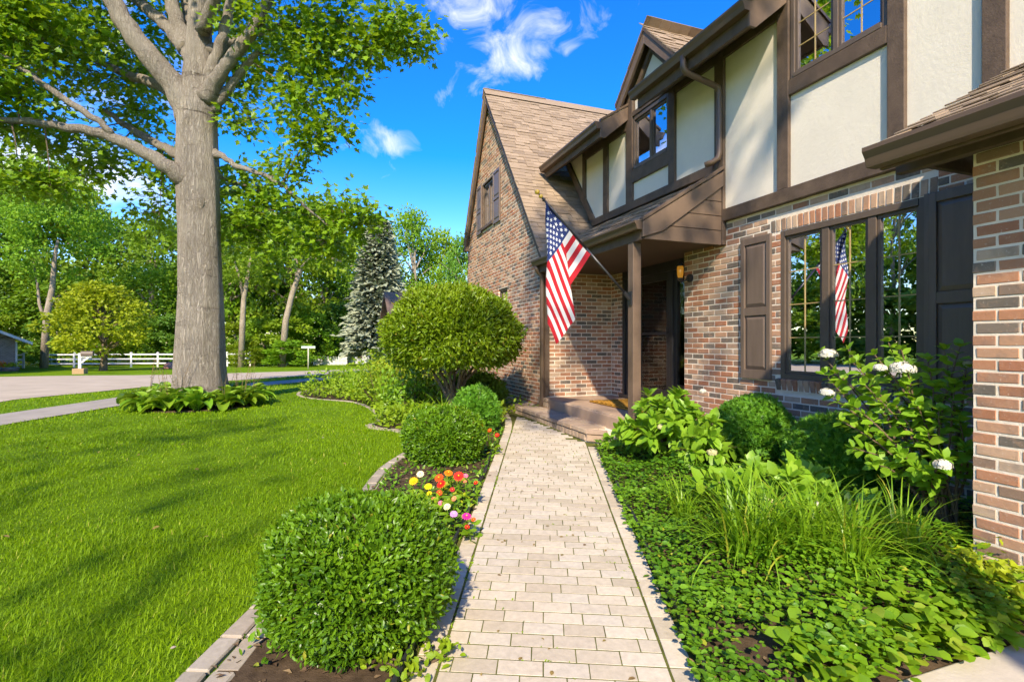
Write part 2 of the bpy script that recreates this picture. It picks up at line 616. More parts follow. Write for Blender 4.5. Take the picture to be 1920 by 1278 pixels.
MT['petal_w'] = mat_paint('white_petal', (.60, .575, .47), .8, .08, 20)
MT['petal_g'] = mat_paint('faded_petal', (.48, .46, .22), .8, .2, 20)


def mat_petal(name, col):
    m, nt, b, out = new_mat(name)
    b.inputs['Base Color'].default_value = (*col, 1)
    b.inputs['Roughness'].default_value = .6
    b.inputs['Specular IOR Level'].default_value = .2
    return m


PETALS = {'orange red': (.78, .085, .012), 'red': (.72, .022, .012), 'orange': (.80, .20, .012), 'yellow': (.82, .58, .015), 'cream': (.72, .68, .38),
          'pink': (.80, .16, .26), 'magenta': (.72, .03, .26), 'lilac': (.62, .25, .58), 'salmon': (.80, .24, .11), 'dark red': (.42, .015, .02), 'gold': (.86, .42, .01)}
for k_, v_ in PETALS.items():
    MT['p_' + k_] = mat_petal('petal_' + k_.replace(' ', '_'), v_)


def mat_lawn():
    m, nt, b, out = new_mat('lawn_turf')
    p = position(nt)
    n1 = noise(nt, .45, 4, .6, p)
    n2 = noise(nt, 9, 6, .7, p)
    n3 = noise(nt, 110, 3, .8, position(nt, (1, .55, 1)))
    c = ramp(nt, n1, [(.3, (.115, .225, .004)), (.7, (.225, .360, .008))])
    c = mix_col(nt, M(nt, 'MULTIPLY', n2, .55), c, (.125, .240, .005))
    c = mix_col(nt, .55, c, ramp(nt, n3, [(.3, (.35, .40, .3)), (.72, (1.0, 1.0, .95))]), 'MULTIPLY')
    nt.links.new(c, b.inputs['Base Color'])
    b.inputs['Roughness'].default_value = .85
    b.inputs['Specular IOR Level'].default_value = .12
    bump(nt, b, M(nt, 'ADD', n3, n2), .9, .02)
    return m


MT['lawn'] = mat_lawn()

# ------------------------------------------------------------------ leaf shapes (along, across, out of plane) and their triangles
T_DIA = (np.array([(0, 0, 0), (.5, -.30, .08), (1, 0, -.05), (.5, .30, .08)]), np.array([(0, 2, 3), (0, 1, 2)]))
T_OVAL = (np.array([(0, 0, 0), (.28, -.27, .05), (.28, 0, 0), (.28, .27, .05), (.66, -.25, .04), (.66, 0, -.01), (.66, .25, .04), (1, 0, -.10)]),
          np.array([(0, 2, 3), (0, 1, 2), (1, 4, 5), (1, 5, 2), (2, 5, 6), (2, 6, 3), (4, 7, 5), (5, 7, 6)]))
_m = [(0, 0), (.10, .38), (.30, .22), (.42, .56), (.58, .24), (1.0, 0), (.58, -.24), (.42, -.56), (.30, -.22), (.10, -.38)]
T_MAPLE = (np.array([(.3, 0, -.05)] + [(a, b_, .10 * abs(b_) - .05 * a) for a, b_ in _m]), np.array([(0, i + 1, (i + 1) % 10 + 1) for i in range(10)]))
T_NEEDLE = (np.array([(0, 0, 0), (.45, -.10, .03), (1, 0, -.06), (.45, .10, .03), (.3, 0, .06), (.30, .24, .06), (.62, .34, 0), (.3, -.24, .06), (.62, -.34, 0)]),
            np.array([(0, 1, 2), (0, 2, 3), (4, 6, 5), (4, 7, 8)]))


def unit(v):
    return v / np.maximum(np.linalg.norm(v, axis=-1, keepdims=True), 1e-9)


def rand_dirs(n, rng=RNG):
    return unit(rng.normal(size=(n, 3)))


def leaves(P, D, Nn, size, tmpl, rnd=None, width=1.0):
    """Leaf faces at points P, tip directions D, face normals Nn."""
    tv, tf = tmpl
    n = len(P)
    D = unit(D)
    Nn = unit(Nn - D * np.sum(Nn * D, axis=1, keepdims=True))
    S = np.cross(Nn, D)
    size = np.asarray(size).reshape(-1, 1, 1) * np.ones((n, 1, 1))
    V = P[:, None, :] + size * (tv[None, :, 0:1] * D[:, None, :] + width * tv[None, :, 1:2] * S[:, None, :] + tv[None, :, 2:3] * Nn[:, None, :])
    k = len(tv)
    Fc = (tf[None, :, :] + (np.arange(n) * k)[:, None, None]).reshape(-1, 3)
    if rnd is None:
        rnd = RNG.random(n)
    return V.reshape(-1, 3), Fc, np.repeat(rnd, k)


def join(parts):
    Vs, Fs, Rs = [], [], []
    b = 0
    for V, Fc, r in parts:
        Vs.append(V)
        Fs.append(Fc + b)
        Rs.append(r)
        b += len(V)
    return np.concatenate(Vs), np.concatenate(Fs), np.concatenate(Rs)


def smooth_noise3(P, seed, freq):
    r = np.random.default_rng(seed)
    out = np.zeros(len(P))
    for i in range(6):
        k = r.normal(size=3) * freq * (1 + .35 * i)
        out += np.sin(P @ k + r.random() * 6.28) / (1 + .3 * i)
    return out / 3.0


# ------------------------------------------------------------------ the ground
def structure(o):
    o['kind'] = 'structure'
    return o


def ground_sheet():
    xs = np.concatenate([np.linspace(-600, -60, 10), np.linspace(-50, 50, 60), np.linspace(60, 600, 10)])
    ys = np.concatenate([np.linspace(-600, -20, 10), np.linspace(-10, 50, 121), np.linspace(60, 700, 12)])
    X, Y = np.meshgrid(xs, ys)
    V = np.stack([X, Y, G(Y)], -1).reshape(-1, 3)
    nx = len(xs)
    i, j = np.meshgrid(np.arange(len(ys) - 1), np.arange(nx - 1), indexing='ij')
    a = (i * nx + j).ravel()
    Fc = np.stack([a, a + 1, a + nx + 1, a + nx], 1)
    o = link('ground', mesh_np('ground', V, Fc, smooth=True), MT['lawn'])
    structure(o)
    o['label'] = 'mown green lawn running from the path to the street and beyond'
    return o


ground_sheet()


def strip_sheet(name, left, right, dz, mat, sub=6):
    """A sheet between two polylines of equal length that follows the ground."""
    V, Fc = [], []
    for l, r_ in zip(left, right):
        for k in range(sub + 1):
            f = k / sub
            x = l[0] + (r_[0] - l[0]) * f
            y = l[1] + (r_[1] - l[1]) * f
            V.append((x, y, gz(y) + dz))
    for i in range(len(left) - 1):
        for k in range(sub):
            a = i * (sub + 1) + k
            Fc.append((a, a + 1, a + sub + 2, a + sub + 1))
    return link(name, mesh_np(name, V, Fc), mat)


def spline(pts, n):
    """Catmull-Rom through pts, n samples per span."""
    P = [np.array(p, float) for p in pts]
    P = [2 * P[0] - P[1]] + P + [2 * P[-1] - P[-2]]
    out = []
    for i in range(1, len(P) - 2):
        for k in range(n):
            t = k / n
            out.append(.5 * (2 * P[i] + (P[i + 1] - P[i - 1]) * t + (2 * P[i - 1] - 5 * P[i] + 4 * P[i + 1] - P[i + 2]) * t * t + (3 * P[i] - P[i - 1] - 3 * P[i + 1] + P[i + 2]) * t ** 3))
    out.append(P[-2])
    return out


street_l = spline([(-30, 22), (-14, 28.5), (-7.2, 27.5), (-2.5, 28.8), (1.5, 31.0), (8, 34.5), (20, 39), (60, 48)], 6)
street_r = spline([(-30, -4), (-9.0, 9.5), (-6.0, 14.6), (-4.2, 18.8), (1.4, 25.6), (8, 29), (20, 33), (60, 41)], 6)
structure(strip_sheet('street', street_l, street_r, .012, MT['street'], 10))
walk_l = spline([(-12, -1), (-6.6, 7.2), (-5.0, 11.6), (-4.0, 14.6), (-2.5, 18.0), (1.6, 23.6)], 6)
walk_r = spline([(-10.8, -1.6), (-5.5, 6.6), (-4.25, 10.3), (-3.1, 13.5), (-1.4, 17.2), (2.4, 22.8)], 6)
MT['walk'] = mat_paint('grey_walk_concrete', (.33, .29, .24), .9, .16, 3, (1, 1, 1), .5, .2, .5)
structure(strip_sheet('sidewalk', walk_l, walk_r, .014, MT['walk'], 3))
# concrete pad in front of the garage
pad = MB()
pad.prism([(1.72, 1.36), (1.95, 1.42), (3.40, 1.42), (3.40, -6), (2.3, -6), (2.3, -1.2), (1.45, .6)], 'z', -.05, gz(1.4) + .035)
structure(pad.build('driveway_pad', MT['concrete'], None, .01))

# ------------------------------------------------------------------ garden path
PA = math.atan(.4325)
PE = Vector((math.sin(PA), math.cos(PA), 0))
PN = Vector((math.cos(PA), -math.sin(PA), 0))
P0 = Vector((.46, 2.15, 0))
PW = .95
STEP_X = 3.0


def path_xy(s, w):
    return P0 + PE * s + PN * w


def unit_piece(name, lx, ly, lz, bev, mat, seed=0, jit=.0):
    """A bevelled block, centred, top face at z=0."""
    bm = bmesh.new()
    bmesh.ops.create_cube(bm, size=1)
    bmesh.ops.scale(bm, vec=(lx, ly, lz), verts=bm.verts)
    bmesh.ops.translate(bm, vec=(0, 0, -lz / 2), verts=bm.verts)
    bmesh.ops.bevel(bm, geom=list(bm.edges), offset=bev, segments=1, affect='EDGES', profile=.5)
    rr = random.Random(seed)
    for v in bm.verts:
        v.co += Vector((rr.uniform(-jit, jit), rr.uniform(-jit, jit), rr.uniform(-jit, jit) * .5))
    me = bpy.data.meshes.new(name)
    bm.to_mesh(me)
    bm.free()
    if mat:
        me.materials.append(mat)
    return me


def mesh_arrays(me):
    v = np.zeros(len(me.vertices) * 3)
    me.vertices.foreach_get('co', v)
    me.calc_loop_triangles()
    t = np.zeros(len(me.loop_triangles) * 3, dtype=np.int32)
    me.loop_triangles.foreach_get('vertices', t)
    return v.reshape(-1, 3), t.reshape(-1, 3)


def place_pieces(items, meshes, mat_j, parent, name, joined_name, limit, score):
    """items: (matrix, mesh index, rnd). The `limit` items with the largest score become objects, the rest one joined part."""
    sc = [score(it) for it in items]
    order = sorted(range(len(items)), key=lambda i: -sc[i])
    single = [i for i in order[:limit] if sc[i] > 0]
    sset = set(single)
    for i in single:
        mtx, mi, rn = items[i]
        o = bpy.data.objects.new(name, meshes[mi])
        COL.objects.link(o)
        o.parent = parent
        o.matrix_basis = mtx
    rest = [items[i] for i in range(len(items)) if i not in sset]
    if rest:
        arrs = [mesh_arrays(m) for m in meshes]
        parts = []
        for mtx, mi, rn in rest:
            v, t = arrs[mi]
            mm = np.array(mtx)
            parts.append((v @ mm[:3, :3].T + mm[:3, 3], t, np.full(len(v), rn)))
        V, Fc, rr = join(parts)
        o = link(joined_name, mesh_np(joined_name, V, Fc, rr), mat_j, parent)
        o.location = (0, 0, 0)
        o['kind'] = 'stuff'
    return len(single)


def view_score(dims):
    def f(it):
        mtx = it[0]
        p = mtx.translation
        q = proj(p)
        if q is None or not (-25 < q[0] < 1945 and -25 < q[1] < 1300):
            return 0
        return 1.0 / (q[2] ** 2) * it[3] if len(it) > 3 else 1.0 / q[2] ** 2
    return f


path_items = []
pm = [unit_piece('paver', .1855, .0888, .05, .0014, MT['paver'], i, .0006) for i in range(4)]
SLOPE = 0.19 / 6.0


def ground_matrix(x, y, ang, dz, sx=1.0, sy=1.0):
    sl = SLOPE if 1.0 < y < 7.0 else 0.0
    nrm = Vector((0, -sl, 1)).normalized()
    ex = Vector((math.cos(ang), math.sin(ang), 0))
    ex = (ex - nrm * ex.dot(nrm)).normalized()
    ey = nrm.cross(ex)
    m = Matrix(((ex.x * sx, ey.x * sy, nrm.x, x), (ex.y * sx, ey.y * sy, nrm.y, y), (ex.z * sx, ey.z * sy, nrm.z, gz(y) + dz), (0, 0, 0, 1)))
    return m


ang_n = math.atan2(PN.y, PN.x)
s = -3.4
row = 0
while s < 7.2:
    w = -(.095 if row % 2 else 0.0) - (.045 if row % 4 > 1 else 0)
    while w < PW - .02:
        a, b_ = max(w, 0.004), min(w + .19, PW - .004)
        if b_ - a > .035:
            c = path_xy(s + .0475, (a + b_) / 2)
            if c.x + .04 < STEP_X:
                m = ground_matrix(c.x, c.y, ang_n + random.uniform(-.006, .006), .030 + random.uniform(-.0008, .0008), (b_ - a - .0045) / .1855)
                path_items.append((m, random.randrange(4), random.random()))
        w += .19
    s += .095
    row += 1
for side in (-1, 1):
    s = -3.4
    while s < 6.6:
        w = -.055 if side < 0 else PW + .055
        curve = -.05 * max(0, s - 4.6) ** 2 if side < 0 else 0
        c = path_xy(s + .095, w + curve)
        lim = STEP_X - .03 if side < 0 else STEP_X - .02
        if c.x < lim:
            m = ground_matrix(c.x, c.y, ang_n + math.pi / 2 + random.uniform(-.02, .02) + (.1 * max(0, s - 4.6) if side < 0 else 0), .030 + random.uniform(-.0010, .003), 1.0, 1.10)
            path_items.append((m, random.randrange(4), random.random()))
        s += .19
base = MB()
bp_ = []
for k in range(45):
    ss = -3.6 + k * (7.3 + 3.6) / 44
    bp_.append((path_xy(ss, -.16 - .05 * max(0, ss - 4.6) ** 2), path_xy(ss, PW + .14)))
path_obj = strip_sheet('garden_path', [b_[0] for b_ in bp_], [b_[1] for b_ in bp_], .0284, mat_paint('path_joint_sand', (.10, .105, .025), .97, .45, 12, (1, 1, 1), 1.0, .1), 4)
structure(path_obj)
path_obj['label'] = 'straight path of cream clay pavers leading to the porch steps'
place_pieces(path_items, pm, MT['paver_j'], path_obj, 'paver', 'far_pavers', 300, view_score(None))


# ------------------------------------------------------------------ garden beds
def edge_curve():
    return spline([(-1.35, .1), (-.95, 1.0), (-.42, 2.45), (.12, 3.75), (.57, 5.2), (.98, 6.0), (1.10, 6.7), (.95, 7.25), (.70, 7.55), (.66, 7.85), (.80, 8.1), (.88, 9.4), (.60, 11.0), (-.28, 12.2), (-.55, 13.4), (-.2, 15)], 8)


EC = edge_curve()


def path_left_x(y):
    s_ = (y - P0.y) / PE.y
    s_ = s_ + 0.03
    return path_xy(s_, -.115).x


bed_l, bed_r = [], []
for p in EC:
    y = p[1]
    bed_l.append((p[0] + .03, y))
    bed_r.append((min(path_left_x(y), 3.46) if y < 7.9 else 3.46, y))
structure(tag(strip_sheet('left_garden_bed', bed_l, bed_r, .020, MT['soil'], 12), 'dark soil bed between the lawn and the path'))
bed_r2l, bed_r2r = [], []
for k in range(40):
    y = .7 + k * (5.35 - .7) / 39
    x0 = path_xy((y - P0.y + .44) / PE.y, PW + .115).x
    bed_r2l.append((x0, y))
    bed_r2r.append((4.52, y))


def bed_z(x, y):
    """The bed on the house side is mounded a little towards the wall."""
    x0 = path_xy((y - P0.y + .44) / PE.y, PW + .115).x
    f = min(max((x - x0) / .9, 0), 1)
    return gz(y) + .02 + .12 * f * f * (3 - 2 * f) * (1 if y > 1.75 else max(0, (y - 1.42) / .33))


V, Fc = [], []
NS = 14
for l, r_ in zip(bed_r2l, bed_r2r):
    for k in range(NS + 1):
        x = l[0] + (r_[0] - l[0]) * k / NS
        y = l[1]
        V.append((x, y, bed_z(x, y) if y > 1.43 else gz(y) + .005))
for i in range(len(bed_r2l) - 1):
    for k in range(NS):
        a = i * (NS + 1) + k
        Fc.append((a, a + 1, a + NS + 2, a + NS + 1))
o = link('house_garden_bed', mesh_np('house_garden_bed', V, Fc, smooth=True), MT['soil'])
structure(tag(o, 'mounded soil bed between the path and the brick house front'))

# edging stones along the lawn, two rows side by side
edging = empty('bed_edging', (.57, 5.2, gz(5.2)), 'two rows of pale concrete edging stones curving along the lawn', 'edging')
MT['edge'] = mat_piece('edging_concrete', 'object', [(0, (.34, .29, .22)), (.5, (.42, .36, .28)), (1, (.38, .31, .23))], (.26, .22, .15))
em = [unit_piece('edging_stone', .225, .11, .06, .008, MT['edge'], 20 + i, .004) for i in range(3)]
acc = 0
last = EC[0]
for row_off in (-.055, .062):
    acc = .0
    for i in range(len(EC) - 1):
        a, b_ = np.array(EC[i]), np.array(EC[i + 1])
        L = np.linalg.norm(b_ - a)
        d = (b_ - a) / L
        while acc < L:
            c = a + d * acc
            nx_ = np.array([d[1], -d[0]])
            c = c + nx_ * row_off
            if c[1] > 8.3 and row_off > 0:
                acc += .235
                continue
            o = bpy.data.objects.new('edging_stone', em[random.randrange(3)])
            COL.objects.link(o)
            o.parent = edging
            mtx = ground_matrix(c[0], c[1], math.atan2(d[1], d[0]) + random.uniform(-.03, .03), (.026 if c[1] < 3.4 else .012) + random.uniform(-.006, .004))
            o.matrix_basis = Matrix.Translation(-edging.location) @ mtx @ Matrix.Diagonal((1, .9 if c[1] < 7 else .7, 1, 1))
            acc += .235
        acc -= L
# black plastic edging on both sides of the path
for nm, wofs, lab, s0, s1 in (('plastic_edging', PW + .135, 'black plastic edging strip between the path and the house bed', -1.0, 4.0),
                              ('plastic_edging', -.135, 'black plastic edging strip between the path and the boxwood bed', -.6, 4.6)):
    mb = MB()
    pts = []
    for k in range(26):
        ss = s0 + (s1 - s0) * k / 25
        c = path_xy(ss, wofs + .008 * math.sin(ss * 5))
        pts.append((c.x, c.y, gz(c.y) + .038))
    for a, b_ in zip(pts[:-1], pts[1:]):
        mb.bar(a, b_, .012, .07)
    mb.tube([(p[0], p[1], p[2] + .035) for p in pts], .011, 6)
    tag(mb.build(nm, MT['plastic'], None), lab, 'edging', 'black edging strips')

# ------------------------------------------------------------------ the house
FX = 4.50      # brick front
WX = 3.47      # front of the gabled wing
SY = 8.00      # side wall of the wing
DX = 4.766     # recessed door wall
GXF = 3.43     # front of the garage bay
GYC = 1.851    # its corner
house = empty('tudor_house', (4.5, 5.0, gz(5.0)), 'brick and cream stucco house with dark brown timber framing and shingled gables', 'house')
BR_L, BR_H, BR_P, CO = .1915, .0560, .2032, .0677
bmeshes = [unit_piece('brick', BR_L, BR_H, .05, .004, MT['brick'], 50 + i, .0016) for i in range(5)]
ALL_BRICKS = []     # (matrix, mesh, rnd, wall name)


def brick_matrix(axis, c, a, z, sx, sy=1.0, flip=False):
    """Face of a brick: axis 'x' = wall facing -X in the plane X=c, axis 'y' = wall facing -Y in the plane Y=c."""
    j = random.uniform(-.002, .002)
    if axis == 'x':      # local x -> -Y, local y -> Z, local z (outward) -> -X
        return Matrix(((0, 0, -1, c + j), (-sx, 0, 0, a), (0, sy, 0, z), (0, 0, 0, 1)))
    return Matrix(((sx, 0, 0, a), (0, 0, -1, c + j), (0, sy, 0, z), (0, 0, 0, 1)))


def courses(axis, c, a0, a1, z0, z1, wall, holes=(), clip=None, phase=0.0, origin=0.0):
    z = z0
    row = 0
    while z + BR_H <= z1 + .02:
        zt = min(z + BR_H, z1)
        zc = (z + zt) / 2
        lo, hi = a0, a1
        if clip:
            lo, hi = clip(zc, a0, a1)
        spans = [(lo, hi)]
        for (h0, h1, g0, g1) in holes:
            if zt > g0 + .004 and z < g1 - .004:
                ns = []
                for (p, q) in spans:
                    if h1 <= p or h0 >= q:
                        ns.append((p, q))
                    else:
                        if h0 > p:
                            ns.append((p, h0))
                        if h1 < q:
                            ns.append((h1, q))
                spans = ns
        for (p, q) in spans:
            k0 = math.floor((p - origin) / BR_P) - 1
            a = origin + (k0 + (.5 if row % 2 else 0) + phase) * BR_P
            while a < q:
                b0, b1 = max(a, p), min(a + BR_L, q)
                if b1 - b0 > .025:
                    ALL_BRICKS.append((brick_matrix(axis, c, (b0 + b1) / 2, zc, (b1 - b0) / BR_L, (zt - z) / BR_H), random.randrange(5), random.random(), wall))
                a += BR_P
        z += CO
        row += 1


def wall_part(name, mb, label=None):
    o = mb.build(name, MT['mortar'], house)
    if label:
        o['label'] = label
    return o


ZB = .12
# front wall with the window opening
W_Y0, W_Y1, W_Z0, W_Z1 = 2.74, 4.14, 1.03, 2.57
mb = MB()
x0, x1 = FX + .0035, FX + .22
mb.box(x0, x1, W_Y1, 5.684, -.1, 2.86)
mb.box(x0, x1, GYC - .4, W_Y0, -.1, 2.86)
mb.box(x0, x1, W_Y0, W_Y1, -.1, W_Z0)
mb.box(x0, x1, W_Y0, W_Y1, W_Z1, 2.86)
mb.box(x1, DX + .3, 5.45, 5.684, -.1, 2.86)
front_wall = wall_part('front_brick_wall', mb)
courses('x', FX, GYC, 5.68, ZB, 2.843, front_wall, holes=[(W_Y0, W_Y1, W_Z0, W_Z1), (2.655, 4.275, 2.575, 2.705), (2.70, 4.19, .905, 1.03)], phase=.2)
# rowlock lintel and sill
yy = 2.657
while yy < 4.25:
    m = Matrix(((0, 0, -1, FX - .002 + random.uniform(-.002, .002)), (0, .98, 0, yy + .03), (.66, 0, 0, 2.640), (0, 0, 0, 1)))
    tl = (yy - 3.46) * .05
    ALL_BRICKS.append((m @ Matrix.Rotation(tl, 4, 'Z'), random.randrange(5), random.random(), front_wall))
    yy += .0672
yy = 2.705
while yy < 4.18:
    m = Matrix.Translation((FX - .028 + random.uniform(-.003, .003), yy + .03, .965)) @ Matrix.Rotation(R(-14), 4, 'Y') @ Matrix(((0, 0, -1, 0), (0, .98, 0, 0), (.60, 0, 0, 0), (0, 0, 0, 1)))
    ALL_BRICKS.append((m, random.randrange(5), random.random(), front_wall))
    yy += .0672
sill_bed = MB().box(FX - .012, FX + .06, 2.70, 4.19, .905, 1.0)
sill_bed.build('sill_mortar', MT['mortar'], house)
# garage bay corner
mb = MB().box(GXF + .0035, FX + .1, -6, GYC - .0035, -.1, 2.60)
gar_wall = wall_part('garage_brick_wall', mb)
courses('x', GXF, -1.2, GYC, .10, 2.47, gar_wall, origin=GYC, phase=-.03)
# wing side wall beside the door
mb = MB().box(WX + .01, DX + .3, SY + .0035, SY + .25, -.1, 2.9)
side_wall = wall_part('porch_side_brick_wall', mb)
courses('y', SY, WX, DX, .50, 2.64, side_wall, origin=WX)
# short return beside the door
mb = MB().box(DX + .0035, DX + .25, 7.59, SY + .02, -.1, 2.9)
ret_wall = wall_part('door_return_brick_wall', mb)
courses('x', DX, 7.595, SY - .004, .50, 2.64, ret_wall, origin=SY)
# gable wall of the wing
APY, APZ = 11.08, 7.055           # apex of the roof line in the plane X = 3.35
RSL, LSL = 1.30, 1.69             # roof slopes right and left of the ridge


def roof_r(y):
    return APZ - RSL * (APY - y)


def roof_l(y):
    return APZ - LSL * (y - APY)


WLY = 12.95
GW = (10.77, 11.61, 4.03, 5.11)
LW = (9.86, 10.44, 1.52, 2.54)


def gable_top(y):
    return (roof_r(y) if y < APY else roof_l(y)) - .13


mb = MB()
yb_ = [SY + .01, LW[0], LW[1], GW[0], GW[1], WLY]
for a, b_ in zip(yb_[:-1], yb_[1:]):
    tops = [(b_, gable_top(b_))] + ([(APY, gable_top(APY))] if a < APY < b_ else []) + [(a, gable_top(a))]
    hole = LW if (a, b_) == LW[:2] else GW if (a, b_) == GW[:2] else None
    if hole:
        mb.prism([(a, -.1), (b_, -.1), (b_, hole[2]), (a, hole[2])], 'x', WX + .0035, WX + .25)
        mb.prism([(a, hole[3]), (b_, hole[3])] + tops, 'x', WX + .0035, WX + .25)
    else:
        mb.prism([(a, -.1), (b_, -.1)] + tops, 'x', WX + .0035, WX + .25)
gable_wall = wall_part('gable_brick_wall', mb, 'tall brick gable wall with a small shuttered window')


def gclip(zc, a0, a1):
    lo = APY - (APZ - .12 - zc) / RSL
    hi = APY + (APZ - .12 - zc) / LSL
    return max(a0, lo), min(a1, hi)


courses('x', WX, SY + .004, WLY, ZB, 6.9, gable_wall, holes=[GW, LW], clip=gclip, origin=SY)

scf = lambda it: (0 if (it[3] is gable_wall) else view_score(None)(it[:3]))
score_all = [scf(b) for b in ALL_BRICKS]
# bricks hidden behind the bay or the pillars of planting count as not seen
for i, b in enumerate(ALL_BRICKS):
    q = proj(b[0].translation)
    if b[3] is front_wall and q and q[0] > 1826:
        score_all[i] = 0
order = sorted(range(len(ALL_BRICKS)), key=lambda i: -score_all[i])
single = set(i for i in order[:300] if score_all[i] > 0)
barr = [mesh_arrays(m) for m in bmeshes]
for wall in (front_wall, gar_wall, side_wall, ret_wall, gable_wall):
    parts = []
    for i, b in enumerate(ALL_BRICKS):
        if b[3] is not wall:
            continue
        if i in single:
            o = bpy.data.objects.new('brick', bmeshes[b[1]])
            COL.objects.link(o)
            o.parent = wall
            o.matrix_basis = b[0]
        else:
            v, t = barr[b[1]]
            mm = np.array(b[0])
            parts.append((v @ mm[:3, :3].T + mm[:3, 3], t, np.full(len(v), b[2])))
    if parts:
        V, Fc, rr = join(parts)
        o = link('brickwork', mesh_np('brickwork', V, Fc, rr), MT['brick_j'], wall)
        o['kind'] = 'stuff'


def T(name, mat, *boxes, bevel=.004, parent=None):
    mb = MB()
    for b in boxes:
        mb.box(*b)
    return mb.build(name, MT[mat], parent or house, bevel)


# --- timber frame and stucco of the upper floor
SX0, SX1 = FX - .012, FX + .14        # stucco slab
TX0, TX1 = FX - .050, FX + .10        # timbers stand proud
ZT = 4.93                             # underside of the main eaves at the wall


def stucco(pts):
    return MB().prism(pts, 'x', SX0, SX1).build('stucco_panel', MT['stucco'], house)


def rect(y0, y1, z0, z1):
    return [(y0, z0), (y1, z0), (y1, z1), (y0, z1)]


stucco(rect(4.13, 4.93, 2.98, ZT))
stucco(rect(3.0, 4.01, 2.98, 3.94))
stucco(rect(2.34, 2.88, 2.98, 6.1))
stucco(rect(1.0, 2.21, 2.98, 6.3))
stucco(rect(3.0, 4.01, 5.30, 5.7))
stucco(rect(5.06, 5.84, 3.57, ZT + .3))
stucco(rect(5.96, 6.87, 3.57, 3.88))
stucco(rect(7.03, 7.61, 3.57, ZT))
stucco([(7.74, 3.57), (8.05, 3.57), (8.40, 4.03), (8.40, ZT), (7.74, ZT)])
stucco([(8.49, 4.13), (9.09, ZT), (8.49, ZT)])
stucco(rect(-1.5, 1.0, 2.98, 6.3))
timber_boxes = {
    'sill_beam': [(TX0 - .01, TX1, -1.5, 5.07, 2.845, 2.988), (TX0 - .01, TX1, 5.074, 8.12, 3.465, 3.585)],
    'timber_post': [(TX0, TX1, 4.916, 5.067, 2.99, ZT), (TX0, TX1, 4.0, 4.141, 2.99, 5.75), (TX0, TX1, 2.874, 3.014, 2.99, 6.1), (TX0, TX1, 2.201, 2.347, 2.99, 6.3),
                    (TX0, TX1, 5.828, 5.966, 3.588, 5.3), (TX0, TX1, 6.857, 7.036, 3.588, 5.3), (TX0, TX1, 8.395, 8.498, 4.04, ZT), (TX0, TX1, 7.605, 7.746, 3.588, ZT)],
    'timber_rail': [(TX0 + .002, TX1, 3.016, 3.998, 3.93, 4.085), (TX0 + .002, TX1, 3.016, 3.998, 5.20, 5.32), (TX0 + .002, TX1, 5.968, 6.855, 3.87, 4.06),
                    (TX0 + .004, TX1, 4.143, 4.914, 4.79, ZT), (TX0 + .004, TX1, 5.069, 5.826, 4.79, ZT), (TX0 + .004, TX1, 7.038, 7.603, 4.74, ZT), (TX0 + .004, TX1, 7.748, 8.393, 4.74, ZT)],
}
for nm, bs in timber_boxes.items():
    for b in bs:
        T(nm, 'timber', b, bevel=.006)
MB().prism([(8.055, 3.588), (8.20, 3.588), (9.25, ZT + .03), (9.09, ZT + .03)], 'x', TX0 - .002, TX1).build('diagonal_timber', MT['timber'], house, .006)
# blocking mass behind the upper floor so no light leaks through
T('upper_wall_core', 'room', (SX1 + .002, SX1 + .05, 4.02, 5.97, 2.86, 4.9), (SX1 + .002, SX1 + .05, 6.86, 9.2, 3.3, 4.9), (SX1 + .002, SX1 + .05, -1.5, 3.0, 2.86, 6.2), (SX1 + .002, SX1 + .05, 3.0, 4.02, 2.86, 4.0), (SX1 + .002, SX1 + .05, 5.97, 6.86, 2.86, 4.0), bevel=0)
T('rear_wall', 'room', (8.9, 9.0, -6, 12.9, 0, 5.2), bevel=0)


# --- windows
def casement(name, ya, yb, za, zb, xg, splits, fr=.055, mull=.075, muntins=(1, 3), glass='glass', depth=.09, head=.06):
    """A framed window of several sashes in a wall facing -X."""
    w = T(name, 'frame', (xg - .03, xg + depth, ya, ya + fr, za, zb), (xg - .03, xg + depth, yb - fr, yb, za, zb), (xg - .035, xg + depth, ya + fr + .001, yb - fr - .001, zb - head, zb),
          (xg - .045, xg + depth, ya + fr + .001, yb - fr - .001, za, za + fr), bevel=.004)
    ed = [ya + fr] + list(splits) + [yb - fr]
    for sp in splits:
        T('mullion', 'frame', (xg - .026, xg + depth - .01, sp - mull / 2, sp + mull / 2, za + fr + .001, zb - head - .001), parent=w)
    for i in range(len(ed) - 1):
        a = ed[i] + (mull / 2 if i > 0 else 0) + .002
        b_ = ed[i + 1] - (mull / 2 if i < len(ed) - 2 else 0) - .002
        z0, z1 = za + fr + .002, zb - head - .002
        s_ = .028
        T('sash', 'frame', (xg - .012, xg + .03, a, a + s_, z0, z1), (xg - .012, xg + .03, b_ - s_, b_, z0, z1), (xg - .012, xg + .03, a + s_, b_ - s_, z0, z0 + s_), (xg - .012, xg + .03, a + s_, b_ - s_, z1 - s_, z1), bevel=.003, parent=w)
        T('pane', glass, (xg + .008, xg + .012, a + s_ - .004, b_ - s_ + .004, z0 + s_ - .004, z1 - s_ + .004), bevel=0, parent=w)
        nv, nh = muntins
        for k in range(nv):
            yy = a + s_ + (b_ - a - 2 * s_) * (k + 1) / (nv + 1)
            T('muntin', 'brass', (xg + .002, xg + .0075, yy - .005, yy + .005, z0 + s_, z1 - s_), bevel=0, parent=w)
        for k in range(nh):
            zz = z0 + s_ + (z1 - z0 - 2 * s_) * (k + 1) / (nh + 1)
            T('muntin', 'brass', (xg + .0035, xg + .0072, a + s_, b_ - s_, zz - .005, zz + .005), bevel=0, parent=w)
    return w


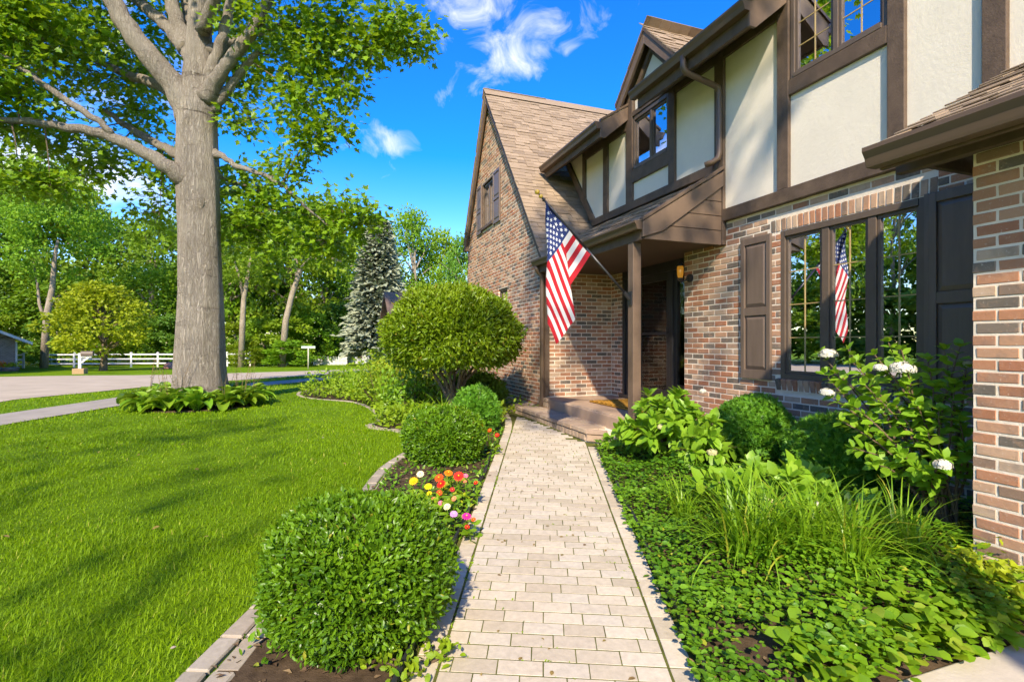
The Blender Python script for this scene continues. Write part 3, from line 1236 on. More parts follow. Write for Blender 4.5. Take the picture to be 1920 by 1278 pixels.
win = casement('triple_window', W_Y0, W_Y1, W_Z0, W_Z1, FX + .03, [3.178, 3.627])
win['label'] = 'wide triple casement window with brass grilles beside the panelled shutters'
up = casement('upper_window', 3.02, 3.99, 4.09, 5.20, FX + .0, [3.50], .045, .05, (1, 3), 'glass_up')
up['label'] = 'upper casement window over the wide stucco panel'
dw = casement('dormer_window', 5.97, 6.855, 4.065, 4.88, FX + .0, [6.40], .045, .045, (0, 0), 'glass_up')
dw['label'] = 'two-light window in the wall dormer'
T('window_casing', 'shutter', (FX - .03, FX + .06, 2.7065, 2.7395, 1.0, 2.58))
# rooms behind the glass
T('room_shell', 'room', (FX + .23, 8.0, 1.9, 1.95, .4, 2.8), (FX + .23, 8.0, 5.35, 5.4, .4, 2.8), (8.0, 8.05, 1.95, 5.35, .4, 2.8), (FX + .23, 8.0, 1.95, 5.35, .35, .4), (FX + .23, 8.0, 1.95, 5.35, 2.75, 2.8), bevel=0)
T('room_shell', 'room', (SX1 + .06, 7.0, 2.9, 2.95, 3.6, 5.5), (SX1 + .06, 7.0, 7.0, 7.05, 3.6, 5.5), (7.0, 7.05, 2.95, 7.0, 3.6, 5.5), (SX1 + .06, 7.0, 2.95, 7.0, 3.5, 3.6), (SX1 + .06, 7.0, 2.95, 7.0, 5.4, 5.5), bevel=0)
# gathered curtains
for (ya, yb) in ((3.72, 4.05), (2.78, 2.88)):
    n = int((yb - ya) / .008)
    V, Fc = [], []
    for i in range(n + 1):
        y = ya + (yb - ya) * i / n
        dx = .022 * math.sin(i * .75) + .008 * math.sin(i * .31)
        for z in (1.06, 1.5, 2.0, 2.5):
            V.append((FX + .20 + dx * (1.0 if z < 2.3 else .6), y, z))
    for i in range(n):
        for k in range(3):
            a = i * 4 + k
            Fc.append((a, a + 1, a + 5, a + 4))
    link('curtain', mesh_np('curtain', V, Fc, smooth=True), MT['curtain'], house)


# --- shutters
def shutter(ya, yb, za, zb, xw, parent=house, nm='shutter', scale=1.0):
    th = .034
    fr = .055 * scale
    s_ = T(nm, 'shutter', (xw - th, xw - .002, ya, ya + fr, za, zb), (xw - th, xw - .002, yb - fr, yb, za, zb), bevel=.004, parent=parent)
    zm = za + (zb - za) * .475
    rails = [(za, za + .10 * scale), (zm - .045 * scale, zm + .045 * scale), (zb - .075 * scale, zb)]
    for (p, q) in rails:
        T('rail', 'shutter', (xw - th + .0015, xw - .002, ya + fr, yb - fr, p, q), bevel=.003, parent=s_)
    for (p, q) in ((rails[0][1], rails[1][0]), (rails[1][1], rails[2][0])):
        a, b_ = ya + fr, yb - fr
        i_ = .042 * scale
        xb, xf = xw - .012, xw - th + .004
        vs = [(xb, a, p), (xb, b_, p), (xb, b_, q), (xb, a, q), (xf, a + i_, p + i_), (xf, b_ - i_, p + i_), (xf, b_ - i_, q - i_), (xf, a + i_, q - i_)]
        mb = MB().add(vs, [(0, 1, 5, 4), (1, 2, 6, 5), (2, 3, 7, 6), (3, 0, 4, 7), (4, 5, 6, 7)])
        mb.build('raised_panel', MT['shutter'], s_)
    return s_


shutter(4.244, 4.660, 1.005, 2.575, FX)['label'] = 'dark brown panelled shutter on the door side of the wide window'
shutter(2.285, 2.705, 1.005, 2.575, FX)['label'] = 'dark brown panelled shutter partly hidden by the brick corner'

# small gable window with shutters
gwin = casement('gable_window', 10.83, 11.55, 4.09, 5.06, WX + .06, [11.19], .05, .05, (0, 1), 'glass', .08, .05)
T('sill', 'timber', (WX - .05, WX + .05, 10.74, 11.64, 4.02, 4.085), parent=gwin)
T('casing', 'timber', (WX - .01, WX + .06, 10.775, 10.828, 4.09, 5.105), (WX - .01, WX + .06, 11.552, 11.605, 4.09, 5.105), (WX - .012, WX + .06, 10.83, 11.55, 5.062, 5.105), parent=gwin)
T('wing_core', 'room', (WX + .8, 9.0, SY + .3, WLY - .1, -.1, 2.7), bevel=0)
T('wing_attic_core', 'room', (WX + .8, 9.0, 10.0, 12.0, 2.72, 5.3), bevel=0)
T('wing_far_wall', 'mortar', (WX + .25, 9.0, WLY - .1, WLY, -.1, 3.7), bevel=0)
shutter(10.28, 10.735, 3.98, 5.12, WX + .0, scale=.8)
shutter(11.645, 12.04, 3.98, 5.12, WX + .0, scale=.8)
lw = casement('ground_window', 9.86, 10.44, 1.52, 2.54, WX + .06, [], .05, .05, (1, 2), 'glass', .08, .05)

# --- front door
DZ0, DZ1 = .52, 2.50
door = T('front_door', 'black', (DX - .03, DX + .10, 5.70, 5.76, DZ0, 2.60), (DX - .03, DX + .10, 6.25, 6.315, DZ0, 2.60), (DX - .03, DX + .10, 7.155, 7.225, DZ0, 2.60), (DX - .03, DX + .10, 7.53, 7.592, DZ0, 2.60),
         (DX - .034, DX + .10, 5.761, 7.529, 2.46, 2.598), bevel=.005)
door['label'] = 'black front door with glass storm door and side lights'
T('threshold', 'black', (DX - .10, DX + .12, 5.70, 7.59, .492, .545), parent=door)
for (ya, yb) in ((5.762, 6.248), (7.227, 7.528)):
    T('side_light', 'black', (DX, DX + .05, ya, yb, .545, .80), (DX, DX + .05, ya, ya + .07, .80, 2.46), (DX, DX + .05, yb - .07, yb, .80, 2.46), parent=door)
    T('pane', 'glass_d', (DX + .02, DX + .026, ya + .07, yb - .07, .80, 2.46), bevel=0, parent=door)
st = T('storm_door', 'black', (DX - .02, DX + .02, 6.318, 6.40, .55, 2.455), (DX - .02, DX + .02, 7.07, 7.152, .55, 2.455), (DX - .021, DX + .02, 6.402, 7.068, .55, .70), (DX - .021, DX + .02, 6.402, 7.068, 2.34, 2.455),
       (DX - .018, DX + .018, 6.402, 7.068, 1.53, 1.565), parent=door)
T('storm_pane', 'glass_d', (DX - .003, DX + .003, 6.40, 7.07, .70, 2.34), bevel=0, parent=door)
T('storm_handle', 'black', (DX - .06, DX - .045, 6.34, 6.36, 1.48, 1.64), (DX - .05, DX - .02, 6.335, 6.365, 1.54, 1.57), parent=door)
T('inner_door', 'doorwood', (DX + .085, DX + .13, 6.318, 7.152, .545, 2.46), parent=door)
for (za, zb) in ((.68, 1.30), (1.46, 2.02), (2.12, 2.36)):
    for (ya, yb) in ((6.43, 6.70), (6.77, 7.04)):
        T('door_moulding', 'doorhighlight', (DX + .07, DX + .085, ya, ya + .02, za, zb), (DX + .07, DX + .085, yb - .02, yb, za, zb), (DX + .07, DX + .085, ya, yb, za, za + .02), (DX + .07, DX + .085, ya, yb, zb - .02, zb), bevel=.003, parent=door)
T('hall_wall', 'room', (DX + .5, DX + .55, 5.6, 7.7, .3, 2.7), bevel=0)

# --- wall lantern beside the door
LY, LZ = 5.60, 2.27
lant = MB().lathe([(.055, -.02), (.055, .0), (.05, .02)], (0, 0, 0), 14)
lant.v = [(FX - .012 - v[2], LY - .04 + v[0], LZ - .02 + v[1]) for v in lant.v]
lant = lant.build('wall_lantern', MT['black'], house, .003, True)
lant['label'] = 'small black lantern with amber glass by the front door'
lx = FX - .13
MB().tube([(FX - .02, LY - .04, LZ - .02), (FX - .07, LY - .03, LZ - .05), (lx, LY, LZ - .075), (lx, LY, LZ - .04)], .010, 8).build('bracket', MT['black'], lant, 0, True)
MB().lathe([(.012, -.06), (.03, -.045), (.04, -.03), (.042, -.02)], (lx, LY, LZ), 14).build('base_cup', MT['black'], lant, 0, True)
MB().lathe([(.062, .135), (.05, .15), (.025, .185), (.008, .20), (.012, .215), (.002, .225)], (lx, LY, LZ), 14).build('cap', MT['black'], lant, 0, True)
am, nt_, b_n, _o = new_mat('amber_glass')
b_n.inputs['Base Color'].default_value = (.55, .25, .03, 1)
b_n.inputs['Roughness'].default_value = .15
b_n.inputs['Emission Color'].default_value = (1.0, .42, .05, 1)
b_n.inputs['Emission Strength'].default_value = .07
MB().lathe([(.030, -.02), (.040, .03), (.043, .08), (.040, .135)], (lx, LY, LZ), 14).build('amber_shade', am, lant, 0, True)

# --- roofs
sh_meshes = [unit_piece('shingle', 1.0, .19, .011, .0025, MT['shingle'], 80 + i, .0) for i in range(2)]
SHIN_ALL = []


def shingle_plane(org, along, upv, length, height, roof, ofs=0.0, expo=.135, clip=None):
    """Courses of tabs: `along` the eave, `upv` up the slope."""
    along, upv = Vector(along).normalized(), Vector(upv).normalized()
    nrm = along.cross(upv).normalized()
    if nrm.z < 0:
        nrm = -nrm
    row = 0
    s_ = 0.0
    while s_ < height:
        a = -random.uniform(0, .25)
        while a < length:
            wdt = random.choice((.14, .17, .2, .25, .3))
            b0, b1 = max(a, 0), min(a + wdt, length)
            if b1 - b0 > .03:
                c = Vector(org) + along * ((b0 + b1) / 2) + upv * (s_ + .085)
                lift = .012 + random.choice((0, .004, .008))
                if clip is None or clip(c):
                    tilt = .085
                    uu = (upv - nrm * tilt).normalized()
                    nn = (nrm + upv * tilt).normalized()
                    al = uu.cross(nn)
                    if al.dot(along) < 0:
                        al = -al
                    sx = (b1 - b0 - .003)
                    p = c + nrm * lift
                    m = Matrix(((al.x * sx, uu.x, nn.x, p.x), (al.y * sx, uu.y, nn.y, p.y), (al.z * sx, uu.z, nn.z, p.z), (0, 0, 0, 1)))
                    SHIN_ALL.append((m, random.randrange(2), random.random(), roof))
            a += wdt
        s_ += expo
        row += 1


def k_gutter(name, x, y0, y1, zt, depth=.11, h=.105, end_caps=True):
    """An ogee gutter along Y whose face looks to -X."""
    prof = [(x + depth, zt - h), (x + .035, zt - h), (x + .03, zt - h * .86), (x + .022, zt - h * .55), (x + .006, zt - h * .30), (x, zt - h * .22), (x, zt), (x + .012, zt), (x + .012, zt - .012), (x + .02, zt - h * .5), (x + .045, zt - h + .008), (x + depth - .004, zt - h + .008), (x + depth - .004, zt), (x + depth, zt)]
    mb = MB().prism(prof, 'y', y0, y1)
    if end_caps:
        cap = [(x + depth, zt - h), (x + .035, zt - h), (x + .022, zt - h * .55), (x - .001, zt - h * .22), (x - .001, zt + .001), (x + depth, zt + .001)]
        mb.prism(cap, 'y', y0 - .004, y0 + .001)
        mb.prism(cap, 'y', y1 - .001, y1 + .004)
    return mb.build(name, MT['gutter'], house)


# main roof: two stretches either side of the wall dormer
MS = .65
EX = 3.97
EZ = 4.80


def main_roof(y0, y1, xr=7.6):
    rf = MB().prism([(EX + .05, EZ - .01), (xr, EZ - .01 + MS * (xr - EX - .05)), (xr, EZ - .07 + MS * (xr - EX - .05)), (EX + .05, EZ - .07)], 'y', y0, y1).build('main_roof', MT['soffit'], house)
    return rf


up_v = (1, 0, MS)
r1 = main_roof(4.04, 5.93)
shingle_plane((EX + .03, 4.03, EZ), (0, 1, 0), up_v, 1.92, 1.7, r1)
r2 = main_roof(6.98, 9.4)
shingle_plane((EX + .03, 6.97, EZ), (0, 1, 0), up_v, 2.3, 1.7, r2)
r3 = MB().prism([(5.2, EZ + MS * (5.2 - EX) - .01), (7.6, EZ + MS * (7.6 - EX) - .01), (7.6, EZ + MS * (7.6 - EX) - .07), (5.2, EZ + MS * (5.2 - EX) - .07)], 'y', 5.931, 6.979).build('main_roof', MT['shingle'], house)
k_gutter('eave_gutter', EX - .10, 4.02, 6.05, EZ + .01)
k_gutter('eave_gutter', EX - .10, 6.98, 9.17, EZ - .01)
for (ya, yb, yc) in ((4.03, 6.0, 4.03), (6.985, 9.1, 6.985)):
    T('fascia', 'timber', (EX + .012, EX + .045, ya, yb, 4.575, EZ - .005))
    MB().prism([(EX + .046, 4.60), (FX - .052, 4.60 + MS * (FX - .098 - EX)), (FX - .052, 4.63 + MS * (FX - .098 - EX)), (EX + .046, 4.63)], 'y', ya + .02, yb).build('soffit_board', MT['soffit'], house)
    # boxed end board following the roof slope
    z_in = EZ + MS * (FX - EX)
    MB().prism([(EX - .0, 4.555), (EX - .0, EZ + .005), (FX - .03, z_in), (FX - .03, 4.58 + MS * (FX - .03 - EX)), (EX + .08, 4.555)], 'y', yc - .012, yc + .018).build('rake_board', MT['siding'], house, .003)
    MB().prism([(EX - .01, EZ + .0), (EX - .01, EZ + .035), (FX + .2, z_in + .16), (FX + .2, z_in + .125)], 'y', yc - .03, yc + .02).build('drip_edge', MT['gutter'], house)
# wall dormer
DYC, DHW, DAZ, DEZ = 6.39, .66, 5.95, 5.25
dsl = (DAZ - DEZ) / DHW
MB().prism([(5.83, 4.90), (7.03, 4.90), (7.03, DEZ + .0), (DYC, DAZ - .16), (5.83, DEZ)], 'x', FX + .012, FX + .12).build('dormer_face', MT['stucco'], house)
for (ya, yb) in ((5.80, 5.825), (7.04, 7.065)):
    MB().prism([(FX - .03, 4.9), (FX - .03, DEZ - .05), (6.0, DEZ - .05), (6.0, EZ + MS * (6.0 - EX) - .08), (FX + .2, 4.9)], 'y', ya, yb).build('dormer_cheek', MT['siding'], house)
MB().prism([(5.97, 4.885), (6.85, 4.885), (6.85, 4.96), (5.97, 4.96)], 'x', TX0, TX1).build('dormer_rail', MT['timber'], house, .005)
for sgn in (-1, 1):
    e = DYC + sgn * (DHW + .10)
    ez = DAZ - dsl * (DHW + .10)
    # barge boards and a second timber inside them
    MB().prism([(DYC, DAZ), (e, ez), (e, ez - .17), (DYC, DAZ - .20)], 'x', FX - .155, FX - .115).build('barge_board', MT['siding'], house, .004)
    e2 = DYC + sgn * (DHW - .10)
    MB().prism([(DYC, DAZ - .20), (e2, DAZ - .20 - dsl * (DHW - .10)), (e2, DAZ - .31 - dsl * (DHW - .10)), (DYC, DAZ - .31)], 'x', FX - .04, FX + .10).build('gable_timber', MT['timber'], house, .004)
    dro = MB().prism([(DYC, DAZ + .03), (e, ez + .03), (e, ez - .02), (DYC, DAZ - .02)], 'x', FX - .17, 6.6).build('dormer_roof', MT['soffit'], house)
    shingle_plane((FX - .17, e, ez + .03), (1, 0, 0), (0, -sgn, dsl), 2.0, math.hypot(DHW + .1, dsl * (DHW + .1)), dro)
# upstairs downspout
MB().tube([(EX - .05, 4.97, 4.74), (EX - .05, 4.97, 4.62), (EX - .035, 4.97, 4.575), (EX + .0, 4.965, 4.55), (FX - .16, 4.94, 4.455), (FX - .11, 4.935, 4.43), (FX - .092, 4.935, 4.38), (FX - .09, 4.935, 4.2), (FX - .09, 4.935, 3.66), (FX - .10, 4.94, 3.60), (FX - .14, 4.99, 3.56), (FX - .19, 5.06, 3.545)], .036, 10).build('downspout', MT['gutter'], house, 0, True)

# right-hand front gable above the frame
rg = MB().prism([(-1.6, 5.95), (4.35, 5.45), (1.4, 7.9)], 'x', FX + .02, FX + .14)
rg.build('front_gable', MT['stucco'], house)
for (ya, za, yb, zb) in ((4.55, 5.30, 1.4, 7.95), (-1.75, 5.30, 1.4, 7.95)):
    MB().prism([(ya, za), (yb, zb), (yb, zb + .14), (ya, za + .14)], 'x', FX - .12, 8.8).build('front_gable_roof', MT['shingle'], house)

# porch roof
PGX, PGZ = 3.30, 2.765
PY0, PY1 = 4.94, 8.02
PS = (3.50 - 2.80) / (FX - PGX)
pr = MB().prism([(PGX + .06, PGZ - .01), (FX + .0, PGZ - .01 + PS * (FX - PGX - .06)), (FX, PGZ - .06 + PS * (FX - PGX - .06)), (PGX + .06, PGZ - .06)], 'y', PY0, PY1 + .1).build('porch_roof', MT['soffit'], house)
shingle_plane((PGX + .03, PY0 - .01, PGZ + .0), (0, 1, 0), (1, 0, PS), 3.25, 1.27, pr)
k_gutter('porch_gutter', PGX - .06, PY0 + .0, PY1, PGZ + .005, .10, .095)
T('porch_beam', 'timber', (PGX + .045, PGX + .16, PY0 + .03, PY1 - .02, 2.565, PGZ - .06), bevel=.006)
T('porch_ceiling', 'soffit', (PGX + .16, DX + .02, PY0 + .04, SY + .006, 2.60, 2.63), bevel=0)
T('porch_ceiling_front', 'soffit', (FX + .005, DX + .2, 5.684, 7.6, 2.601, 2.86), bevel=0)
zin = PGZ + PS * (FX - PGX - .0)
MB().prism([(PGX + .03, 2.585), (PGX + .03, PGZ - .0), (FX - .055, zin - .03), (FX - .055, zin - .20), (PGX + .30, 2.585 + .09)], 'y', PY0 - .035, PY0 - .008).build('porch_rake_board', MT['siding'], house, .004)
MB().prism([(PGX + .02, PGZ + .0), (PGX + .02, PGZ + .04), (FX - .04, zin + .045), (FX - .04, zin + .005)], 'y', PY0 - .05, PY0 + .02).build('porch_drip_edge', MT['timber'], house, .003)
zz = 2.57
k = 0
while zz < 3.30:
    xl = max(PGX + .05, PGX + .06 + (zz - PGZ + .12) / PS)
    zt_ = min(zz + .165, 3.38)
    xl2 = max(PGX + .05, PGX + .06 + (zt_ - PGZ + .12) / PS)
    MB().prism([(xl, zz), (FX - .056, zz), (FX - .056, zt_), (xl2, zt_)], 'y', PY0 - .006 + .0, PY0 + .02 + .012).build('siding_board', MT['siding'], house, .003)
    zz += .172
    k += 1
T('gable_infill', 'black', (PGX + .3, FX - .056, PY0 + .012, PY0 + .03, 2.6, 3.0), bevel=0)
T('corner_board', 'timber', (TX0 - .012, FX - .005, 4.912, 5.075, 2.57, 2.844), bevel=.004)
# porch post
T('porch_post', 'siding', (3.345, 3.455, 5.13, 5.24, .485, 2.565), bevel=.006)
T('post_base', 'siding', (3.337, 3.463, 5.122, 5.248, .485, .56), bevel=.006)
# corner downspout
MB().tube([(PGX + .0, 7.93, 2.68), (PGX + .01, 7.93, 2.62), (WX - .05, 7.96, 2.52), (WX - .05, 7.96, 2.40), (WX - .05, 7.96, .46), (WX - .06, 8.0, .36), (WX - .12, 8.20, .29)], .045, 8).build('corner_downspout', MT['gutter'], house, 0, True)
T('corner_trim', 'timber', (WX - .02, WX + .09, SY - .03, SY - .004, .5, 2.62), bevel=.004)

# wing roof
wr_l = 9.2
wr = MB().prism([(7.80, roof_r(7.80) - .02), (APY, APZ - .02), (APY, APZ - .09), (7.80, roof_r(7.80) - .09)], 'x', 3.36, wr_l).build('wing_roof', MT['soffit'], house)
shingle_plane((3.34, 7.79, roof_r(7.79) - .02), (1, 0, 0), (0, 1, RSL), 3.6, (APY - 7.79) * math.hypot(1, RSL), wr, expo=.105)
wr2 = MB().prism([(12.92, roof_l(12.92) - .02), (APY, APZ - .02), (APY, APZ - .09), (12.92, roof_l(12.92) - .09)], 'x', 3.36, wr_l).build('wing_roof', MT['shingle'], house)
shingle_plane((3.34, 12.92, roof_l(12.92) - .02), (1, 0, 0), (0, -1, LSL), 1.5, (12.92 - APY) * math.hypot(1, LSL), wr2, expo=.135)
MB().prism([(7.86, roof_r(7.86) - .03), (APY, APZ - .03), (APY, APZ - .25), (7.86, roof_r(7.86) - .25 + .06)], 'x', 3.375, 3.415).build('wing_barge_board', MT['timber'], house, .004)
MB().prism([(12.88, roof_l(12.88) - .03), (APY, APZ - .03), (APY, APZ - .30), (12.88, roof_l(12.88) - .26)], 'x', 3.372, 3.418).build('wing_barge_board', MT['siding'], house, .004)
T('wing_eave_return', 'siding', (3.37, 3.9, 12.82, 12.98, roof_l(12.9) - .22, roof_l(12.9) - .03))
MB().prism([(APY - .14, APZ - .13), (APY, APZ + .055), (APY + .13, APZ - .13), (APY, APZ + .03)], 'x', 3.33, 7.0).build('ridge_cap', MT['shingle'], house)

# garage roof
GGX, GGZ, GYE = 3.09, 2.555, 2.19
GS = .535
gr = MB().prism([(GGX + .03, GGZ - .01), (FX, GGZ - .01 + GS * (FX - GGX - .03)), (FX, GGZ - .06 + GS * (FX - GGX - .03)), (GGX + .03, GGZ - .06)], 'y', -1.2, GYE - .02).build('garage_roof', MT['soffit'], house)
shingle_plane((GGX + .02, -1.2, GGZ + .0), (0, 1, 0), (1, 0, GS), GYE + 1.2 + .02, 1.58, gr)
k_gutter('garage_gutter', GGX - .065, -1.2, GYE, GGZ + .012, .115, .115)
T('garage_fascia', 'timber', (GGX + .052, GGX + .085, -1.2, GYE - .02, 2.44, GGZ - .065), bevel=.004)
T('garage_frieze', 'timber', (GXF - .045, GXF + .02, -1.2, GYE + .05, 2.462, 2.60), bevel=.005)
T('garage_soffit', 'soffit', (GGX + .086, GXF - .046, -1.2, GYE - .0, 2.55, 2.58), bevel=0)
T('garage_eave_end', 'timber', (GXF + .021, FX - .06, GYE - .06, GYE - .02, 2.50, 2.74), bevel=.004)
MB().prism([(GGX + .03, GGZ - .075), (GGX + .03, GGZ - .012), (FX - .06, GGZ - .012 + GS * (FX - GGX - .09)), (FX - .06, GGZ - .16 + GS * (FX - GGX - .09))], 'y', GYE - .019, GYE + .004).build('garage_rake_board', MT['timber'], house)

ssc = [view_score(None)(b[:3]) if b[3] is not wr2 else 0 for b in SHIN_ALL]
order = sorted(range(len(SHIN_ALL)), key=lambda i: -ssc[i])
hid = {r1, r2}
single = set([i for i in order if ssc[i] > 0 and SHIN_ALL[i][3] not in hid][:300])
sarr = [mesh_arrays(m) for m in sh_meshes]
for roof in dict.fromkeys(b[3] for b in SHIN_ALL):
    parts = []
    for i, b in enumerate(SHIN_ALL):
        if b[3] is not roof:
            continue
        if i in single:
            o = bpy.data.objects.new('shingle', sh_meshes[b[1]])
            COL.objects.link(o)
            o.parent = roof
            o.matrix_basis = b[0]
        else:
            v, t = sarr[b[1]]
            mm = np.array(b[0])
            parts.append((v @ mm[:3, :3].T + mm[:3, 3], t, np.full(len(v), b[2])))
    if parts:
        V, Fc, rr = join(parts)
        o = link('shingle_courses', mesh_np('shingle_courses', V, Fc, rr), MT['shingle_j'], roof)
        o['kind'] = 'stuff'

# --- porch floor and steps
ptop = .49
steps = empty('porch_steps', (3.3, 6.5, .19), 'low porch floor of tan concrete with brick-edged steps up from the path', 'steps')
MB().prism([(3.335, 5.08), (DX + .1, 5.08), (DX + .1, SY + .01), (3.44, SY + .01)], 'z', .05, ptop - .006).build('porch_floor', MT['porch'], steps, .01)
MB().prism([(3.04, 5.68), (3.22, 5.50), (3.46, 5.50), (3.46, 8.32), (3.04, 8.32)], 'z', .05, .322).build('step_core', MT['mortar'], steps)
spm = [unit_piece('step_block', .196, .096, .05, .008, MT['step'], 90 + i, .002) for i in range(3)]


def blk(mtx):
    o = bpy.data.objects.new('step_block', spm[random.randrange(3)])
    COL.objects.link(o)
    o.parent = steps
    o.matrix_basis = Matrix.Translation(-steps.location) @ mtx


def facing_block(x, y, z, sy, sz):
    return Matrix(((0, 0, -1, x + random.uniform(-.002, .002)), (-sy / .196, 0, 0, y), (0, sz / .096, 0, z), (0, 0, 0, 1)))


y = 5.70
while y < 8.30:
    blk(facing_block(3.02, y + .05, .235, .096, .085))
    y += .10
y = 5.66
while y < 8.30:
    blk(Matrix(((0, .42 / .196 * .5, 0, 3.10), (1, 0, 0, y + .1), (0, 0, 1, .340 + random.uniform(-.002, .002)), (0, 0, 0, 1))) @ Matrix.Diagonal((1, 1.75, 1, 1)))
    blk(facing_block(3.008, y + .1, .313, .196, .055))
    for kx in (3.245, 3.35):
        blk(Matrix(((0, 1, 0, kx), (1, 0, 0, y + .1 + (.1 if kx > 3.3 else 0)), (0, 0, 1, .338 + random.uniform(-.002, .002)), (0, 0, 0, 1))))
    y += .2
y = 5.16
while y < 7.99:
    blk(facing_block(3.422, y + .1, .463, .196, .058))
    blk(facing_block(3.430, y + .1, .387, .196, .088))
    y += .2
# chamfered right end
blk(Matrix.Translation((3.10, 5.56, .235)) @ Matrix.Rotation(R(45), 4, 'Z') @ facing_block(0, 0, 0, .25, .085))
blk(Matrix.Translation((3.092, 5.552, .313)) @ Matrix.Rotation(R(45), 4, 'Z') @ facing_block(0, 0, 0, .27, .055))
# low concrete kerb beside the step
tag(MB().box(2.70, 3.40, 8.42, 8.56, .12, .27).build('concrete_kerb', MT['concrete'], None, .012), 'short grey concrete kerb beside the porch step', 'kerb')

# door mat
dmV, dmF = [], []
mrng = np.random.default_rng(4)
nx_, ny_ = 40, 70
for i in range(nx_):
    for j in range(ny_):
        x = 3.85 + .62 * i / (nx_ - 1)
        y = 5.78 + 1.32 * j / (ny_ - 1)
        dmV.append((x + mrng.uniform(-.006, .006), y + mrng.uniform(-.006, .006), ptop + .028 + mrng.uniform(-.006, .006) + .006 * math.sin(j * .9)))
for i in range(nx_ - 1):
    for j in range(ny_ - 1):
        a = i * ny_ + j
        dmF.append((a, a + ny_, a + ny_ + 1, a + 1))
dm = empty('door_mat', (4.15, 6.4, ptop), 'golden brown coir door mat lying at the front door', 'door mat')
link('mat_pile', mesh_np('mat_pile', dmV, dmF), MT['mat'], dm)
MB().box(3.845, 4.475, 5.775, 7.105, ptop + .001, ptop + .022).build('mat_backing', MT['mat'], dm, .006)

# ------------------------------------------------------------------ the flag
def mat_flag():
    m, nt, b, out = new_mat('flag_cloth')
    uv = N(nt, 'ShaderNodeUVMap')
    sp = N(nt, 'ShaderNodeSeparateXYZ')
    nt.links.new(uv.outputs[0], sp.inputs[0])
    u, v = sp.outputs[0], sp.outputs[1]           # u along the fly 0..1, v from the bottom 0..1
    st_ = M(nt, 'MODULO', M(nt, 'FLOOR', M(nt, 'MULTIPLY', v, 13.0)), 2.0)
    stripes = mix_col(nt, st_, (.46, .004, .014), (.66, .64, .61))
    can = M(nt, 'MULTIPLY', M(nt, 'LESS_THAN', u, .40), M(nt, 'GREATER_THAN', v, 6 / 13))
    # stars on a staggered grid
    cu = M(nt, 'MULTIPLY', M(nt, 'DIVIDE', u, .40), 12.0)
    cv = M(nt, 'MULTIPLY', M(nt, 'DIVIDE', M(nt, 'SUBTRACT', v, 6 / 13), 7 / 13), 10.0)
    iu = M(nt, 'ROUND', cu)
    iv = M(nt, 'ROUND', cv)
    par = M(nt, 'MODULO', M(nt, 'ADD', iu, iv), 2.0)
    fu = M(nt, 'MULTIPLY', M(nt, 'SUBTRACT', cu, iu), .0500 * 1.52 / 1.52)
    fv = M(nt, 'MULTIPLY', M(nt, 'SUBTRACT', cv, iv), .0490)
    rr = M(nt, 'SQRT', M(nt, 'ADD', M(nt, 'MULTIPLY', fu, fu), M(nt, 'MULTIPLY', fv, fv)))
    an = M(nt, 'ARCTAN2', fu, fv)
    lobe = M(nt, 'COSINE', M(nt, 'MULTIPLY', an, 5.0))
    rad = M(nt, 'ADD', .0185, M(nt, 'MULTIPLY', lobe, .0065))
    star = M(nt, 'MULTIPLY', M(nt, 'LESS_THAN', rr, rad), M(nt, 'LESS_THAN', par, .5))
    inside = M(nt, 'MULTIPLY', M(nt, 'MULTIPLY', M(nt, 'GREATER_THAN', iu, .5), M(nt, 'LESS_THAN', iu, 11.5)), M(nt, 'MULTIPLY', M(nt, 'GREATER_THAN', iv, .5), M(nt, 'LESS_THAN', iv, 9.5)))
    star = M(nt, 'MULTIPLY', star, inside)
    blue = mix_col(nt, star, (.008, .026, .13), (.70, .70, .68))
    c = mix_col(nt, can, stripes, blue)
    nt.links.new(c, b.inputs['Base Color'])
    b.inputs['Roughness'].default_value = .75
    b.inputs['Sheen Weight'].default_value = .05
    wv = noise(nt, 260, 2, .5, uv.outputs[0])
    bump(nt, b, wv, .12, .001)
    t = N(nt, 'ShaderNodeBsdfTranslucent')
    nt.links.new(c, t.inputs[0])
    mx = N(nt, 'ShaderNodeMixShader')
    mx.inputs[0].default_value = .12
    nt.links.new(b.outputs[0], mx.inputs[1])
    nt.links.new(t.outputs[0], mx.inputs[2])
    nt.links.new(mx.outputs[0], out.inputs['Surface'])
    return m


POLE_A = Vector((3.305, 5.185, 1.945))
POLE_EL = R(44)
POLE_D = Vector((-math.cos(POLE_EL), .0, math.sin(POLE_EL)))
POLE_L = 1.58
POLE_B = POLE_A + POLE_D * POLE_L
flag = empty('flag', tuple(POLE_A), 'star-spangled red, white and blue flag hanging from a pole on the porch post', 'flag')
MB().tube([POLE_A - POLE_D * .06, POLE_A + POLE_D * .75], .0145, 12).build('pole_lower', MT['black'], flag, 0, True)
MB().tube([POLE_A + POLE_D * .74, POLE_B - POLE_D * .03], .0125, 12).build('pole_upper', MT['black'], flag, 0, True)
ball = MB()
for (o_, r_) in ((0.0, .028), (-.06, .024)):
    pts, rad = [], []
    for k in range(9):
        a = math.pi * k / 8
        pts.append(POLE_B + POLE_D * (o_ - r_ * math.cos(a)))
        rad.append(max(.001, r_ * math.sin(a)))
    ball.tube(pts, rad, 12)
ball.build('finial', MT['gold'], flag, 0, True)
bk = MB().box(3.330, 3.344, 5.143, 5.227, 1.84, 2.00)
bk.tube([POLE_A - POLE_D * .065, POLE_A + POLE_D * .06], .022, 10)
bk.bar((3.345, 5.185, 1.90), tuple(POLE_A - POLE_D * .02), .03, .03)
bk.build('bracket', MT['black'], flag, .002)
MB().tube([POLE_B - POLE_D * .12, POLE_B - POLE_D * .10], .02, 10).build('clip', MT['black'], flag)
